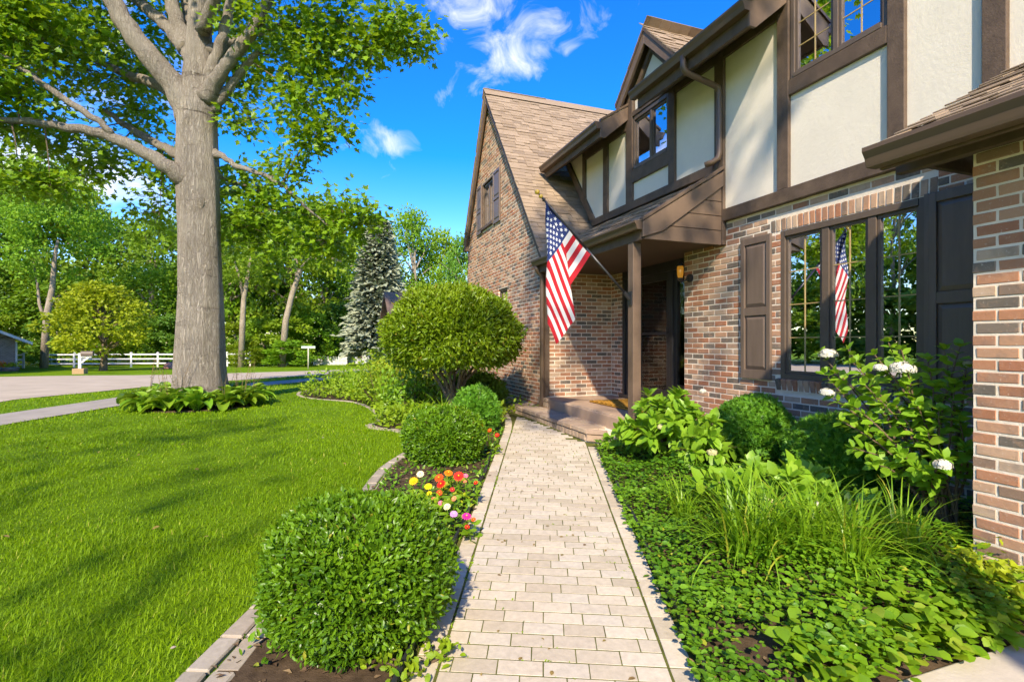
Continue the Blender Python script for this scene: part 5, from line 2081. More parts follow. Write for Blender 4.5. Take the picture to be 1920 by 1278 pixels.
tag(link('ground_cover', mesh_np('ground_cover', V, Fc, rr, smooth=True), MT['ground_leaf']), 'dense green ground cover leaves carpeting the house bed', 'ground cover', None, 'stuff')
# broader pale leaves along the front edge of the bed
n = 700
bx = grng.uniform(1.75, 3.4, n)
by = 1.37 + np.abs(grng.normal(size=n)) * .17 + grng.random(n) * .10
ok = (bx < GXF - .05)
bx, by = bx[ok], by[ok]
P = np.column_stack([bx, by, np.array([bed_z(x, y) for x, y in zip(bx, by)]) + .03 + grng.random(len(bx)) * .10])
D = np.column_stack([grng.normal(size=len(bx)), grng.normal(size=len(bx)) - .7, grng.uniform(-.3, .4, len(bx))])
Nn = np.column_stack([grng.normal(size=len(bx)) * .35, grng.normal(size=len(bx)) * .35 - .3, np.ones(len(bx))])
V, Fc, rr = leaves(P, D, Nn, grng.uniform(.045, .085, len(bx)), T_OVAL, grng.random(len(bx)) * .95, 1.25)
tag(link('broad_leaf_edge', mesh_np('broad_leaf_edge', V, Fc, rr, smooth=True), MT['broad_leaf']), 'broad pale green leaves spilling over the concrete pad', 'ground cover', None, 'stuff')
# sparse weeds and seedlings in the front part of the lawn bed
n = 2200
ly = grng.uniform(1.9, 6.8, n)
lx_ = np.array([np.interp(y, [p[1] for p in EC], [p[0] for p in EC]) for y in ly])
rxx = np.array([path_left_x(y) for y in ly])
fx_ = np.where(grng.random(n) < .5, grng.random(n) ** 2.5, 1 - grng.random(n) ** 2.5)
keepw = smooth_noise3(np.column_stack([lx_ + fx_, ly, ly * 0]), 77, 3.0) > -.15
P = np.column_stack([lx_ + .08 + (rxx - lx_ - .12) * fx_, ly, G(ly) + .025 + grng.random(n) ** 2 * .09])[keepw]
n = len(P)
D = np.column_stack([grng.normal(size=n), grng.normal(size=n), grng.uniform(0, 1.2, n)])
Nn = np.column_stack([grng.normal(size=n) * .4, grng.normal(size=n) * .4 - .4, np.ones(n)])
V, Fc, rr = leaves(P, D, Nn, grng.uniform(.022, .06, n), T_OVAL, grng.random(n), .75)
tag(link('bed_weeds', mesh_np('bed_weeds', V, Fc, rr, smooth=True), MT['ground_leaf']), 'small weeds and seedlings in the soil round the boxwood balls', 'weeds', None, 'stuff')
# low leafy cover in the lawn bed behind the boxwood
n = 5200
ly = grng.uniform(6.6, 13.2, n)
lx_ = np.array([np.interp(y, [p[1] for p in EC], [p[0] for p in EC]) for y in ly])
rxx = np.array([min(path_left_x(y), 3.4) if y < 7.9 else 3.4 for y in ly])
fx_ = grng.random(n) ** 1.6
P = np.column_stack([lx_ - .02 + (rxx - lx_ - .06) * fx_, ly, G(ly) + .03 + grng.random(n) ** 1.3 * .22])
D = np.column_stack([grng.normal(size=n), grng.normal(size=n), grng.uniform(0, 1.0, n)])
Nn = np.column_stack([grng.normal(size=n) * .4, grng.normal(size=n) * .4 - .4, np.ones(n)])
V, Fc, rr = leaves(P, D, Nn, grng.uniform(.05, .11, n), T_OVAL, grng.random(n) * .84, .8)
tag(link('low_bed_cover', mesh_np('low_bed_cover', V, Fc, rr, smooth=True), MT['leaf_b']), 'low leafy plants filling the lawn bed behind the boxwood', 'ground cover', None, 'stuff')
# mulch and dead leaves on the soil
n = 2600
mp_ = scatter_bed(n, grng)
P = np.column_stack([mp_[:, 0], mp_[:, 1], np.array([bed_z(x, y) for x, y in mp_]) + .008])
V, Fc, rr = leaves(P, rand_dirs(n, grng) * np.array([1, 1, .15]), rand_dirs(n, grng) * .5 + np.array([0, 0, 1]), grng.uniform(.02, .05, n), T_DIA, grng.random(n))
lb_n = 1500
ly = grng.uniform(1.9, 8, lb_n)
lx_ = np.array([np.interp(y, [p[1] for p in EC], [p[0] for p in EC]) for y in ly])
rxx = np.array([path_left_x(y) for y in ly])
P = np.column_stack([lx_ + (rxx - lx_) * grng.random(lb_n), ly, G(ly) + .027])
V2, F2, R2 = leaves(P, rand_dirs(lb_n, grng) * np.array([1, 1, .15]), rand_dirs(lb_n, grng) * .5 + np.array([0, 0, 1]), grng.uniform(.02, .05, lb_n), T_DIA, grng.random(lb_n))
V, Fc, rr = join([(V, Fc, rr), (V2, F2, R2)])
MT['mulch'] = mat_piece('mulch_chip', 'attr', [(0, (.06, .035, .02)), (.5, (.13, .08, .045)), (.85, (.22, .15, .08)), (1, (.35, .24, .12))], (.08, .05, .03))
tag(link('mulch', mesh_np('mulch', V, Fc, rr), MT['mulch']), 'brown bark mulch and dead leaves on the bed soil', 'mulch', None, 'stuff')


# ------------------------------------------------------------------ strap-leaved clumps (daylilies and grasses)
def strap_mesh(seed, n, L, W, spread=1.0, droop=1.6, name='blades'):
    r = np.random.default_rng(seed)
    Vs, Fs, Rs = [], [], []
    b0 = 0
    ns = 7
    for k in range(n):
        az = r.uniform(0, 6.283)
        hd = np.array([math.cos(az), math.sin(az), 0])
        sd = np.array([-math.sin(az), math.cos(az), 0])
        e = math.pi / 2 - abs(r.normal()) * .35 * spread
        l = L * r.uniform(.6, 1.1)
        p = hd * r.uniform(0, .08) * spread + sd * r.uniform(-.05, .05)
        p = p + np.array([0, 0, 0])
        dr = droop * r.uniform(.5, 1.3) / ns
        tw_ = r.uniform(-.5, .5)
        for i in range(ns + 1):
            t = i / ns
            w = W * (1 - t ** 2.2) * r.uniform(.9, 1.1) + .0006
            s2 = sd * math.cos(tw_ * t) + np.array([0, 0, 1]) * math.sin(tw_ * t)
            Vs.append(p - s2 * w / 2)
            Vs.append(p + s2 * w / 2)
            p = p + (hd * math.cos(e) + np.array([0, 0, 1.0]) * math.sin(e)) * l / ns
            e -= dr * (.4 + 1.2 * t)
        for i in range(ns):
            a = b0 + 2 * i
            Fs.append((a, a + 1, a + 3, a + 2))
        rv = r.random() * .84
        if r.random() < .03:
            rv = 1.0
        Rs += [rv] * (2 * ns + 2)
        b0 += 2 * ns + 2
    Vs = np.array(Vs)
    Vs[:, 2] = np.maximum(Vs[:, 2], .005)
    return mesh_np(name, Vs, Fs, Rs, smooth=True)


def strap_clump(name, label, cat, loc, meshes, mat, count, rad, seed, group=None, scale=1.0):
    c = empty(name, loc, label, cat, group, False)
    r = random.Random(seed)
    for k in range(count):
        a = r.uniform(0, 6.28)
        q = rad * math.sqrt(r.random())
        o = link('blades', meshes[r.randrange(len(meshes))], MT[mat], c)
        o.location = (q * math.cos(a), q * math.sin(a), 0)
        o.rotation_euler = (0, 0, r.uniform(0, 6.28))
        s_ = scale * r.uniform(.8, 1.15)
        o.scale = (s_, s_, s_)
    return c


lil = [strap_mesh(400 + i, 70, .56, .012, 1.25, 2.1) for i in range(3)]
for (px, d, cnt, rad, lab, sc_) in [(1395, 3.02, 4, .16, 'big daylily clump with arching blades in the middle of the house bed', 1.0),
                                    (1560, 2.85, 4, .17, 'daylily clump with arching blades nearest the brick corner', .95),
                                    (1265, 3.75, 2, .12, 'small daylily tuft beside the path border', .72),
                                    (1690, 2.95, 2, .10, 'sparse daylily tuft at the foot of the tall hydrangea', .8)]:
    p = at(px, CY, d)
    strap_clump('daylily', lab, 'daylily', (p.x, p.y, bed_z(p.x, p.y)), lil, 'lily', cnt, rad, int(px), 'daylilies in the house bed', sc_)
# yellowing low plant against the brick corner
p = at(1860, CY, 2.62)
yb = empty('low_perennial', (p.x, p.y, bed_z(p.x, p.y)), 'low yellowing plant at the foot of the brick corner', 'plant', None, False)
n = 150
rr_ = grng.normal(size=(n, 3)) * np.array([.10, .10, .07]) + np.array([0, 0, .10])
V, Fc, rr = leaves(np.abs(rr_) * np.array([0, 0, 1]) + rr_ * np.array([1, 1, 0]), rand_dirs(n, grng) + np.array([0, 0, .3]), rand_dirs(n, grng) * .5 + np.array([0, -.3, 1]), grng.uniform(.03, .07, n), T_MAPLE, grng.random(n))
link('leaves', mesh_np('leaves', V, Fc, rr), MT['leaf_gold'], yb)

# left bed perennials
grs = [strap_mesh(430 + i, 70, .75, .012, .7, 1.1) for i in range(2)]
for (x, y, cnt, rad, lab, mt_, sc_) in [(1.35, 7.55, 5, .28, 'dark green daylily clump at the bed corner left of the topiary', 'hosta', .95),
                                        (1.15, 9.2, 4, .25, 'arching green daylily clump behind the bed corner', 'lily', 1.0),
                                        (1.75, 12.4, 5, .3, 'tall yellow-green ornamental grass behind the topiary', 'leaf_gold', 1.45),
                                        (.75, 11.5, 4, .3, 'fresh green grass clump at the far end of the bed', 'lily', 1.0)]:
    o = strap_clump('grass_clump', lab, 'plant', on_ground(x, y, .01), grs if mt_ != 'hosta' else lil, mt_, cnt, rad, int(x * 100), 'strap-leaved clumps in the lawn bed', sc_)


def leafy_clump(name, label, loc, radii, n, size, mat, seed, tmpl=T_OVAL, group=None):
    c = empty(name, loc, label, 'plant', group, False)
    r = np.random.default_rng(seed)
    ns = max(8, n // 45)
    ctr = r.normal(size=(ns, 3)) * .5 * np.array(radii)
    ctr[:, 2] = np.abs(ctr[:, 2]) + .25 * radii[2]
    P = np.repeat(ctr, n // ns, axis=0) + r.normal(size=(ns * (n // ns), 3)) * np.array(radii) * .2
    P[:, 2] = np.maximum(P[:, 2], .02)
    D = unit(r.normal(size=P.shape) + np.array([0, 0, .5]))
    Nn = unit(r.normal(size=P.shape) * .5 + np.array([-.1, -.4, 1]))
    V, Fc, rr = leaves(P, D, Nn, r.uniform(.7, 1.3, len(P)) * size, tmpl, r.random(len(P)) * .84)
    V[:, 2] = np.maximum(V[:, 2], .005)
    link('foliage', mesh_np('foliage', V, Fc, rr), MT[mat], c)
    tw = MB()
    for q in ctr[::1]:
        tw.tube([(q[0] * .3, q[1] * .3, 0), (q[0] * .7, q[1] * .7, q[2] * .6), tuple(q)], [.008, .006, .003], 4, False)
    tw.build('stems', MT['twig'], c)
    return c


for i, (x, y, radii, n, size, mt_, lab) in enumerate([
        (.55, 12.9, (.60, .50, .42), 1800, .07, 'leaf_b', 'low bright green shrub at the far edge of the bed'),
        (1.30, 11.2, (.62, .6, .58), 2400, .06, 'leaf_gold', 'yellow-green spreading perennials left of the topiary'),
        (1.05, 10.2, (.55, .5, .60), 2000, .055, 'leaf_b', 'light green ferny perennials behind the daylilies'),
        (2.15, 12.6, (.55, .7, 1.30), 3000, .08, 'leaf_gold', 'tall golden shrub between the topiary and the spruce'),
        (1.45, 8.9, (.5, .45, .55), 1800, .07, 'hosta', 'dark leafy perennials at the topiary foot'),
        (1.75, 13.8, (.45, .5, .65), 1300, .07, 'leaf_c', 'dark bushy shrub at the end of the garden bed'),
        (2.75, 10.3, (.5, .7, .5), 1500, .06, 'leaf_b', 'light green plants along the gable wall'),
        (2.55, 7.75, (.20, .35, .14), 350, .04, 'leaf_gold', 'low yellow-green weeds beside the path end')]):
    leafy_clump('perennial', lab, on_ground(x, y, .01), radii, n, size, mt_, 500 + i, T_OVAL, 'perennials in the lawn bed')


# ------------------------------------------------------------------ zinnias between the boxwood balls
def zinnia(label, px, py, d, col, r_, seed, tilt=(0, 0)):
    head = at(px, py, d)
    base = Vector((head.x + random.uniform(-.03, .03), head.y + random.uniform(-.02, .05), gz(head.y) + .02))
    z = empty('zinnia', tuple(base), label, 'flower', 'zinnias by the path')
    rg_ = np.random.default_rng(seed)
    MB().tube([tuple(base), tuple(base.lerp(head, .5) + Vector((.01, 0, .0))), tuple(head - Vector((0, 0, .01)))], [.004, .0035, .003], 5, False).build('stem', MT['lily'], z)
    ax = unit(np.array([[-.25 + rg_.normal() * .2, -.55 + rg_.normal() * .2, .8]]))[0]
    t1 = unit(np.cross(ax, [.3, 1, .2])[None, :])[0]
    t2 = np.cross(ax, t1)
    pp = []
    for ring, (nn, rad, lift) in enumerate(((14, 1.0, .0), (12, .75, .18), (9, .5, .32), (6, .28, .42))):
        a = np.linspace(0, 6.283, nn, endpoint=False) + rg_.random() + ring
        D = t1 * np.cos(a)[:, None] + t2 * np.sin(a)[:, None] + ax * lift * 1.3
        P = np.array(head)[None, :] + ax * r_ * .30 * lift + D * r_ * .08
        pp.append(leaves(P, D, np.repeat(ax[None, :], nn, 0), np.full(nn, r_ * rad), T_OVAL, rg_.random(nn), .85))
    V, Fc, rr = join(pp)
    link('petals', mesh_np('petals', V, Fc, rr, smooth=True), MT['p_' + col], z)
    MB().lathe([(.001, -.004), (r_ * .16, 0), (r_ * .13, r_ * .14), (.001, r_ * .2)], tuple(head + Vector(ax) * r_ * .12), 8).build('flower_centre', MT['p_yellow'] if col != 'yellow' else MT['p_orange'], z, 0, True)
    n = 9
    hts = rg_.random(n)
    P = np.array(base)[None, :] + (np.array(head) - np.array(base))[None, :] * (hts * .8 + .08)[:, None]
    a = rg_.random(n) * 6.28
    D = np.column_stack([np.cos(a), np.sin(a), rg_.uniform(0, .5, n)])
    V, Fc, rr = leaves(P, D, np.tile(np.array([[0, -.2, 1.0]]), (n, 1)) + rg_.normal(size=(n, 3)) * .3, rg_.uniform(.05, .085, n), T_OVAL, rg_.random(n) * .8, .9)
    link('leaves', mesh_np('leaves', V, Fc, rr, smooth=True), MT['broad_leaf'], z)


zl = [(788, 888, 4.05, 'cream', .030, 'round cream zinnia, leftmost at the top of the flower group'), (775, 901, 3.95, 'gold', .034, 'golden orange zinnia just left of the yellow ones'),
      (803, 911, 3.9, 'yellow', .030, 'bright yellow zinnia right of the golden one'), (805, 924, 3.8, 'yellow', .020, 'small yellow zinnia below the bright yellow one'),
      (823, 895, 3.95, 'orange red', .036, 'orange red zinnia, upper of a close pair'), (827, 907, 3.85, 'red', .036, 'orange scarlet zinnia, lower of a close pair'),
      (841, 886, 4.15, 'orange', .036, 'flat orange zinnia below the boxwood ball'), (860, 892, 4.05, 'red', .042, 'largest scarlet zinnia of the group'),
      (873, 891, 4.1, 'pink', .022, 'small pink zinnia beside the largest scarlet one'), (892, 904, 4.05, 'red', .018, 'small red zinnia nearest the path border'),
      (848, 917, 3.85, 'dark red', .020, 'dark red zinnia under the largest scarlet one'), (824, 923, 3.8, 'orange red', .022, 'little orange red zinnia low in the middle'),
      (813, 934, 3.7, 'salmon', .024, 'salmon zinnia low on the left'), (851, 934, 3.7, 'salmon', .020, 'thin salmon zinnia low on the right'),
      (826, 942, 3.6, 'pink', .018, 'faded pink zinnia above the cream bloom'), (838, 949, 3.55, 'cream', .026, 'cream yellow zinnia above the lilac one'),
      (851, 963, 3.45, 'lilac', .026, 'lilac pink zinnia with a dark centre'), (875, 967, 3.45, 'magenta', .034, 'magenta pink zinnia low by the path'),
      (888, 973, 3.45, 'orange red', .016, 'tiny orange red zinnia beside the magenta one'), (876, 987, 3.35, 'red', .017, 'small red zinnia lowest of the group'),
      (872, 902, 4.0, 'salmon', .016, 'tiny coral zinnia under the small pink one'), (903, 797, 5.9, 'orange', .030, 'orange zinnia right of the far boxwood ball'), (932, 815, 5.7, 'red', .026, 'red zinnia at the path edge by the far boxwood ball'), (918, 806, 5.9, 'orange red', .026, 'orange red zinnia between the two by the far boxwood')]
for i, (px, py, d, col, r_, lab) in enumerate(zl):
    zinnia(lab, px, py, d, col, r_, 900 + i)
leafy_clump('flower_foliage', 'loose yellow-green foliage under the zinnias', on_ground(.72, 3.80, .02), (.26, .34, .10), 260, .05, 'leaf_b', 560)
leafy_clump('flower_foliage', 'reddish green leaves beside the path under the zinnias', on_ground(.98, 4.15, .02), (.16, .25, .09), 160, .04, 'leaf_gold', 561)
leafy_clump('flower_foliage', 'sparse weeds in the bed beside the far boxwood ball', on_ground(1.78, 6.0, .02), (.12, .4, .12), 200, .035, 'leaf_b', 562)
leafy_clump('flower_foliage', 'sparse weeds at the foot of the nearest boxwood ball', on_ground(.36, 2.15, .02), (.25, .12, .06), 120, .035, 'leaf_b', 563)


# ------------------------------------------------------------------ lawn grass
def in_bed_or_path(x, y):
    ex = np.interp(y, [p[1] for p in EC], [p[0] for p in EC])
    return x > ex - .095


def lawn_blades():
    r = np.random.default_rng(71)
    out = []
    for (d0, d1, dens, hgt, wid) in ((1.9, 3.4, 5200, .036, .0036), (3.4, 5.2, 2900, .036, .0046), (5.2, 8.0, 1300, .038, .0068), (8.0, 13.0, 420, .042, .011), (13, 22, 80, .045, .02)):
        t0, t1 = (-60 - CX) / F_PX, (800 - CX) / F_PX
        area = (t1 - t0) * (d1 ** 2 - d0 ** 2) / 2
        n = int(area * dens)
        d = np.sqrt(r.uniform(d0 ** 2, d1 ** 2, n))
        t = r.uniform(t0, t1, n)
        x = d * (SN + CS * t)
        y = d * (CS - SN * t)
        keep = ~in_bed_or_path(x, y)
        keep &= np.hypot(x - TB.x, y - TB.y) > .95
        # off the sidewalk and street
        wl = np.interp(y, [p[1] for p in walk_l], [p[0] for p in walk_l])
        wr_ = np.interp(y, [p[1] for p in walk_r], [p[0] for p in walk_r])
        keep &= ~((x > wl) & (x < wr_))
        sr = np.interp(y, [p[1] for p in street_r], [p[0] for p in street_r])
        keep &= x > sr + .1
        x, y = x[keep], y[keep]
        n = len(x)
        az = r.random(n) * 6.283
        hd = np.column_stack([np.cos(az), np.sin(az), np.zeros(n)])
        sd = np.column_stack([-np.sin(az), np.cos(az), np.zeros(n)])
        tuft = .75 + .35 * np.sin(x * 2.1 + np.sin(y * 1.7) * 2) * np.sin(y * 2.6 + 1)
        h = hgt * r.uniform(.55, 1.25, n) * tuft
        lean = r.uniform(.2, 1.7, n) * h
        P = np.column_stack([x, y, G(y)])
        w = (wid * r.uniform(.7, 1.3, n))[:, None]
        mid = P + hd * (lean * .35)[:, None] + np.array([0, 0, 1]) * (h * .62)[:, None]
        tip = P + hd * lean[:, None] + np.array([0, 0, 1]) * (h * .98)[:, None]
        V = np.stack([P - sd * w / 2, P + sd * w / 2, mid - sd * w * .42, mid + sd * w * .42, tip], 1).reshape(-1, 3)
        Fc = (np.array([(0, 1, 3), (0, 3, 2), (2, 3, 4)])[None] + (np.arange(n) * 5)[:, None, None]).reshape(-1, 3)
        rn = np.clip(r.random(n) * .62 + .22 * (np.sin(x * 1.3 + 2) * np.sin(y * .9) + .6 * np.sin(x * 4.1) * np.sin(y * 3.7)) + .1, 0, .84)
        rn[r.random(n) < .02] = 1.0
        out.append((V, Fc, np.repeat(rn, 5)))
    V, Fc, rr = join(out)
    o = link('grass', mesh_np('grass', V, Fc, rr), MT['grass'])
    tag(o, 'short green blades of the mown front lawn', 'grass', None, 'stuff')


lawn_blades()
# moss and tiny weeds rooted in the path joints
jr = np.random.default_rng(33)
JP = []
for k in range(2600):
    ss = jr.uniform(-1.2, 5.2)
    u_ = jr.random()
    if u_ < .42:
        w_ = .0 + jr.normal() * .004
    elif u_ < .55:
        w_ = PW + jr.normal() * .004
    else:
        ss = round((ss + 3.4) / .095) * .095 - 3.4 + jr.normal() * .002
        w_ = jr.random() * PW
    if math.sin(ss * 3.1 + w_ * 5) + math.sin(ss * 7.7 + w_ * 13 + 1) + jr.normal() * .5 < .75:
        continue
    c = path_xy(ss, w_)
    JP.append((c.x, c.y, gz(c.y) + .029))
JP = np.array(JP)
V, Fc, rr = leaves(JP, rand_dirs(len(JP), jr) * np.array([1, 1, .3]) + np.array([0, 0, .35]), rand_dirs(len(JP), jr) * .4 + np.array([0, 0, 1]), jr.uniform(.008, .020, len(JP)), T_DIA, jr.random(len(JP)))
tag(link('joint_moss', mesh_np('joint_moss', V, Fc, rr), MT['leaf_b']), 'moss and tiny weeds growing in the path joints', 'moss', None, 'stuff')
# fallen leaves and petals on the lawn and the path
frng = np.random.default_rng(15)
P = []
for k in range(95):
    P.append(path_xy(frng.uniform(-.2, 5.2), frng.random() * 1.1 - .05))
P = np.array([[p.x, p.y, gz(p.y) + .034] for p in P])
V1 = leaves(P, rand_dirs(len(P), frng) * np.array([1, 1, .1]), rand_dirs(len(P), frng) * .2 + np.array([0, 0, 1]), frng.uniform(.012, .035, len(P)), T_OVAL, frng.random(len(P)))
lx2, ly2 = frng.uniform(-3.5, .2, 45), frng.uniform(2.5, 9, 45)
ok = ~in_bed_or_path(lx2, ly2)
P = np.column_stack([lx2[ok], ly2[ok], G(ly2[ok]) + .045])
V2 = leaves(P, rand_dirs(len(P), frng) * np.array([1, 1, .2]), rand_dirs(len(P), frng) * .3 + np.array([0, 0, 1]), frng.uniform(.025, .05, len(P)), T_OVAL, frng.random(len(P)))
V, Fc, rr = join([V1, V2])
MT['litter'] = mat_piece('fallen_leaf', 'attr', [(0, (.20, .15, .03)), (.5, (.32, .22, .07)), (.9, (.16, .09, .04)), (1, (.6, .5, .4))], (.2, .13, .05))
tag(link('fallen_leaves', mesh_np('fallen_leaves', V, Fc, rr), MT['litter']), 'small fallen leaves scattered on the path and lawn', 'leaves', None, 'stuff')


# ------------------------------------------------------------------ background trees
def crown_mesh(seed, nclump, per, size, flat=1.0, low=.12, tmpl=T_DIA, name='crown', spread=.42):
    """A unit crown: height 1, radius about .5, base at z=0; leaves gather in clumps on an uneven outline."""
    r = np.random.default_rng(seed)
    parts_ = []
    ctrs = []
    for k in range(nclump):
        z = low + (1 - low) * r.random() ** .85
        prof_ = math.sin(math.pi * min(1, (z - low * .6) / (1.04 - low * .6)) ** .72) ** .7
        a = r.uniform(0, 6.283)
        q = spread * prof_ * math.sqrt(r.uniform(.25, 1.0))
        c = np.array([q * math.cos(a), q * math.sin(a), z])
        ctrs.append(c)
        cr = r.uniform(.07, .12)
        d = rand_dirs(per, r)
        d[:, 2] = d[:, 2] * .8 + .15
        P = c + d * cr * r.uniform(.55, 1.1, (per, 1)) * np.array([1.15, 1.15, .8 * flat])
        D = unit(d + r.normal(size=d.shape) * .6 + np.array([0, 0, -.15]))
        Nn = unit(d * .6 + r.normal(size=d.shape) * .5 + np.array([0, 0, .5]))
        rn = np.clip(r.random() * .45 + r.random(per) * .4, 0, .84)
        parts_.append(leaves(P, D, Nn, r.uniform(.7, 1.3, per) * size, tmpl, rn))
    V, Fc, rr = join(parts_)
    return mesh_np(name, V, Fc, rr), ctrs


def trunk_mesh(seed, ctrs, r0=.022, lean=.0, top=.75):
    r = random.Random(seed)
    mb = MB()
    pts = [(0, 0, -.02), (.01 + lean * .1, 0, .12), (lean * .25 + r.uniform(-.02, .02), r.uniform(-.02, .02), .32), (lean * .6, r.uniform(-.03, .03), .55), (lean * .8, 0, top)]
    mb.tube(pts, [r0 * 1.35, r0, r0 * .8, r0 * .5, r0 * .2], 10, False)
    for c in ctrs[::3]:
        z0 = max(.18, min(.6, c[2] - .18))
        f = z0 / top
        b0 = (lean * .8 * f, 0, z0)
        mb.tube([b0, ((b0[0] + c[0]) / 2, c[1] / 2, (z0 + c[2]) / 2 + .02), tuple(c)], [r0 * .34, r0 * .22, r0 * .08], 5, False)
    return mb


VARS = []
for i, (ncl, per, size, low) in enumerate(((85, 95, .030, .10), (95, 85, .028, .06), (75, 100, .032, .20), (60, 90, .036, .28))):
    cm, ct = crown_mesh(700 + i, ncl, per, size, 1.0, low)
    tm = trunk_mesh(720 + i, ct, .016 + .004 * (i % 2), (.0, .12, -.1, .25)[i]).build('tmp', MT['bark_far'])
    tmesh = tm.data
    bpy.data.objects.remove(tm)
    VARS.append((cm, tmesh))
CM_MATS = {}


def bg_tree(label, px, d, ytop, width_px, var, mat, cat='tree', name='background_tree', group='trees beyond the white fence', pos=None, base=None):
    p = gpt(px, d) if pos is None else Vector(pos)
    zt = CAM_H + (CY - ytop) * d / F_PX
    H = zt - p.z
    W = width_px * d / F_PX
    t = empty(name, tuple(p), label, cat, group, False)
    t.scale = (W, W, H)
    t.rotation_euler = (0, 0, (px * 13.7) % 6.28)
    key = (var, mat)
    if key not in CM_MATS:
        me = VARS[var][0].copy()
        me.materials.append(MT[mat])
        CM_MATS[key] = me
    link('crown', CM_MATS[key], None, t)
    tr_ = link('trunk', VARS[var][1], None, t)
    tr_.scale = (H / W * .9, H / W * .9, 1)
    return t


BG = [
    ('tall light green tree left of the others with its bare trunk showing', 55, 47, 345, 330, 2, 'leaf_a'),
    ('bright green rounded tree at the left edge behind the neighbour roof', -60, 44, 375, 300, 0, 'leaf_a'),
    ('broad green tree rising behind the small golden tree', 150, 50, 385, 260, 1, 'leaf_b'),
    ('dark tree in the gap left of the big trunk', 235, 52, 425, 220, 0, 'leaf_c'),
    ('mid green tree close behind the big trunk on its left', 300, 49, 415, 230, 1, 'leaf_a'),
    ('dark green tree directly behind the big trunk', 400, 52, 395, 240, 0, 'leaf_c'),
    ('pale-trunked tree just right of the big trunk', 455, 45, 420, 200, 3, 'leaf_a'),
    ('leaning pale-trunked tree in the middle of the wood edge', 530, 44, 410, 240, 3, 'leaf_b'),
    ('dense green tree between the leaning tree and the spruce', 610, 50, 405, 220, 1, 'leaf_a'),
    ('tree behind the spruce tip', 690, 58, 430, 190, 0, 'leaf_a'),
    ('rounded green tree right of the spruce', 770, 60, 408, 190, 1, 'leaf_a'),
    ('green tree beside the gable roof edge', 825, 64, 440, 150, 0, 'leaf_b'),
    ('dark tree touching the gable wall edge', 872, 56, 455, 110, 2, 'leaf_c'),
    ('low green tree filling the wood behind the fence on the left', 110, 44, 520, 240, 0, 'leaf_a'),
    ('low light green tree filling the wood behind the fence by the trunk', 270, 44, 510, 240, 1, 'leaf_b'),
    ('low dark tree between the two pale trunks', 495, 48, 500, 200, 0, 'leaf_c'),
    ('low green tree left of the spruce', 610, 46, 505, 190, 1, 'leaf_a'),
    ('low dark tree at the left frame edge', -10, 43, 510, 220, 0, 'leaf_c'),
    ('dark evergreen mass behind the pale house', 690, 52, 520, 180, 1, 'leaf_c'),
    ('green trees low behind the topiary', 800, 50, 540, 220, 0, 'leaf_a'),
    ('dark low tree behind the second pale trunk', 400, 46, 520, 200, 1, 'leaf_c'),
]
for b in BG:
    bg_tree(*b)
# trees across the street, out of frame but mirrored in the window glass
for i, (x, y, H, W, var, mat, lab) in enumerate([(-24, 22, 13, 10, 0, 'leaf_a', 'first tree from the left'), (-30, 14, 15, 11, 1, 'leaf_b', 'second tree'), (-27, 5, 14, 10, 2, 'leaf_a', 'third tree'), (-33, -3, 13, 11, 0, 'leaf_c', 'fourth tree'), (-22, 30, 12, 10, 1, 'leaf_c', 'tree next to the neighbour house'), (-36, 24, 16, 12, 2, 'leaf_c', 'tall tree behind')]):
    t = empty('street_tree', (x, y, gz(y)), 'tree across the street mirrored in the windows, ' + lab, 'tree', 'trees across the street', False)
    t.scale = (W, W, H)
    key = (var, mat)
    if key not in CM_MATS:
        me = VARS[var][0].copy()
        me.materials.append(MT[mat])
        CM_MATS[key] = me
    link('crown', CM_MATS[key], None, t)
    link('trunk', VARS[var][1], None, t)
# trees behind the photographer that dapple the lawn
lt_me, lt_ct = crown_mesh(790, 26, 20, .038, 1.0, .36, T_DIA, 'crown', .47)
lt_me.materials.append(MT['leaf_a'])
lt_tr = trunk_mesh(791, lt_ct, .014, .05, .8).build('tmp', MT['bark_far'])
lt_tm = lt_tr.data
bpy.data.objects.remove(lt_tr)
lt2_me, lt2_ct = crown_mesh(795, 44, 40, .040, 1.0, .60, T_DIA, 'crown', .44)
lt2_me.materials.append(MT['leaf_a'])
for i, (x, y, H, W, lab) in enumerate([(-5.9, -2.4, 9.0, 5.0, 'nearest to the big trunk'), (-9.4, -2.4, 9.5, 6.0, 'one by the sidewalk')]):
    t = empty('lawn_tree', (x, y, gz(y)), 'open-crowned tree behind the camera shading the garden, the ' + lab, 'tree', 'trees shading the lawn', False)
    t.scale = (W, W, H)
    t.rotation_euler = (0, 0, i * 1.3)
    link('crown', lt_me, None, t)
    link('trunk', lt_tm, None, t)
t = empty('lawn_tree', (1.5, -2.0, gz(-2.0)), 'unseen tall slim tree added behind the camera to shade the porch', 'tree', 'trees shading the lawn')  # added out of view; its crown is placed to shade the porch wall
MB().tube([(1.5, -2.0, -.1), (1.4, -1.85, 3.0), (1.15, -1.5, 5.2), (.75, -1.0, 7.2), (.4, -.5, 8.8)], [.16, .12, .09, .06, .03], 10).build('trunk', MT['bark_far'], t, 0, True)
cr = link('crown', lt2_me, None, t)
cr.scale = (3.9, 3.9, 10.6)
cr.location = (.5 - 1.5, -.4 + 2.0, .1)

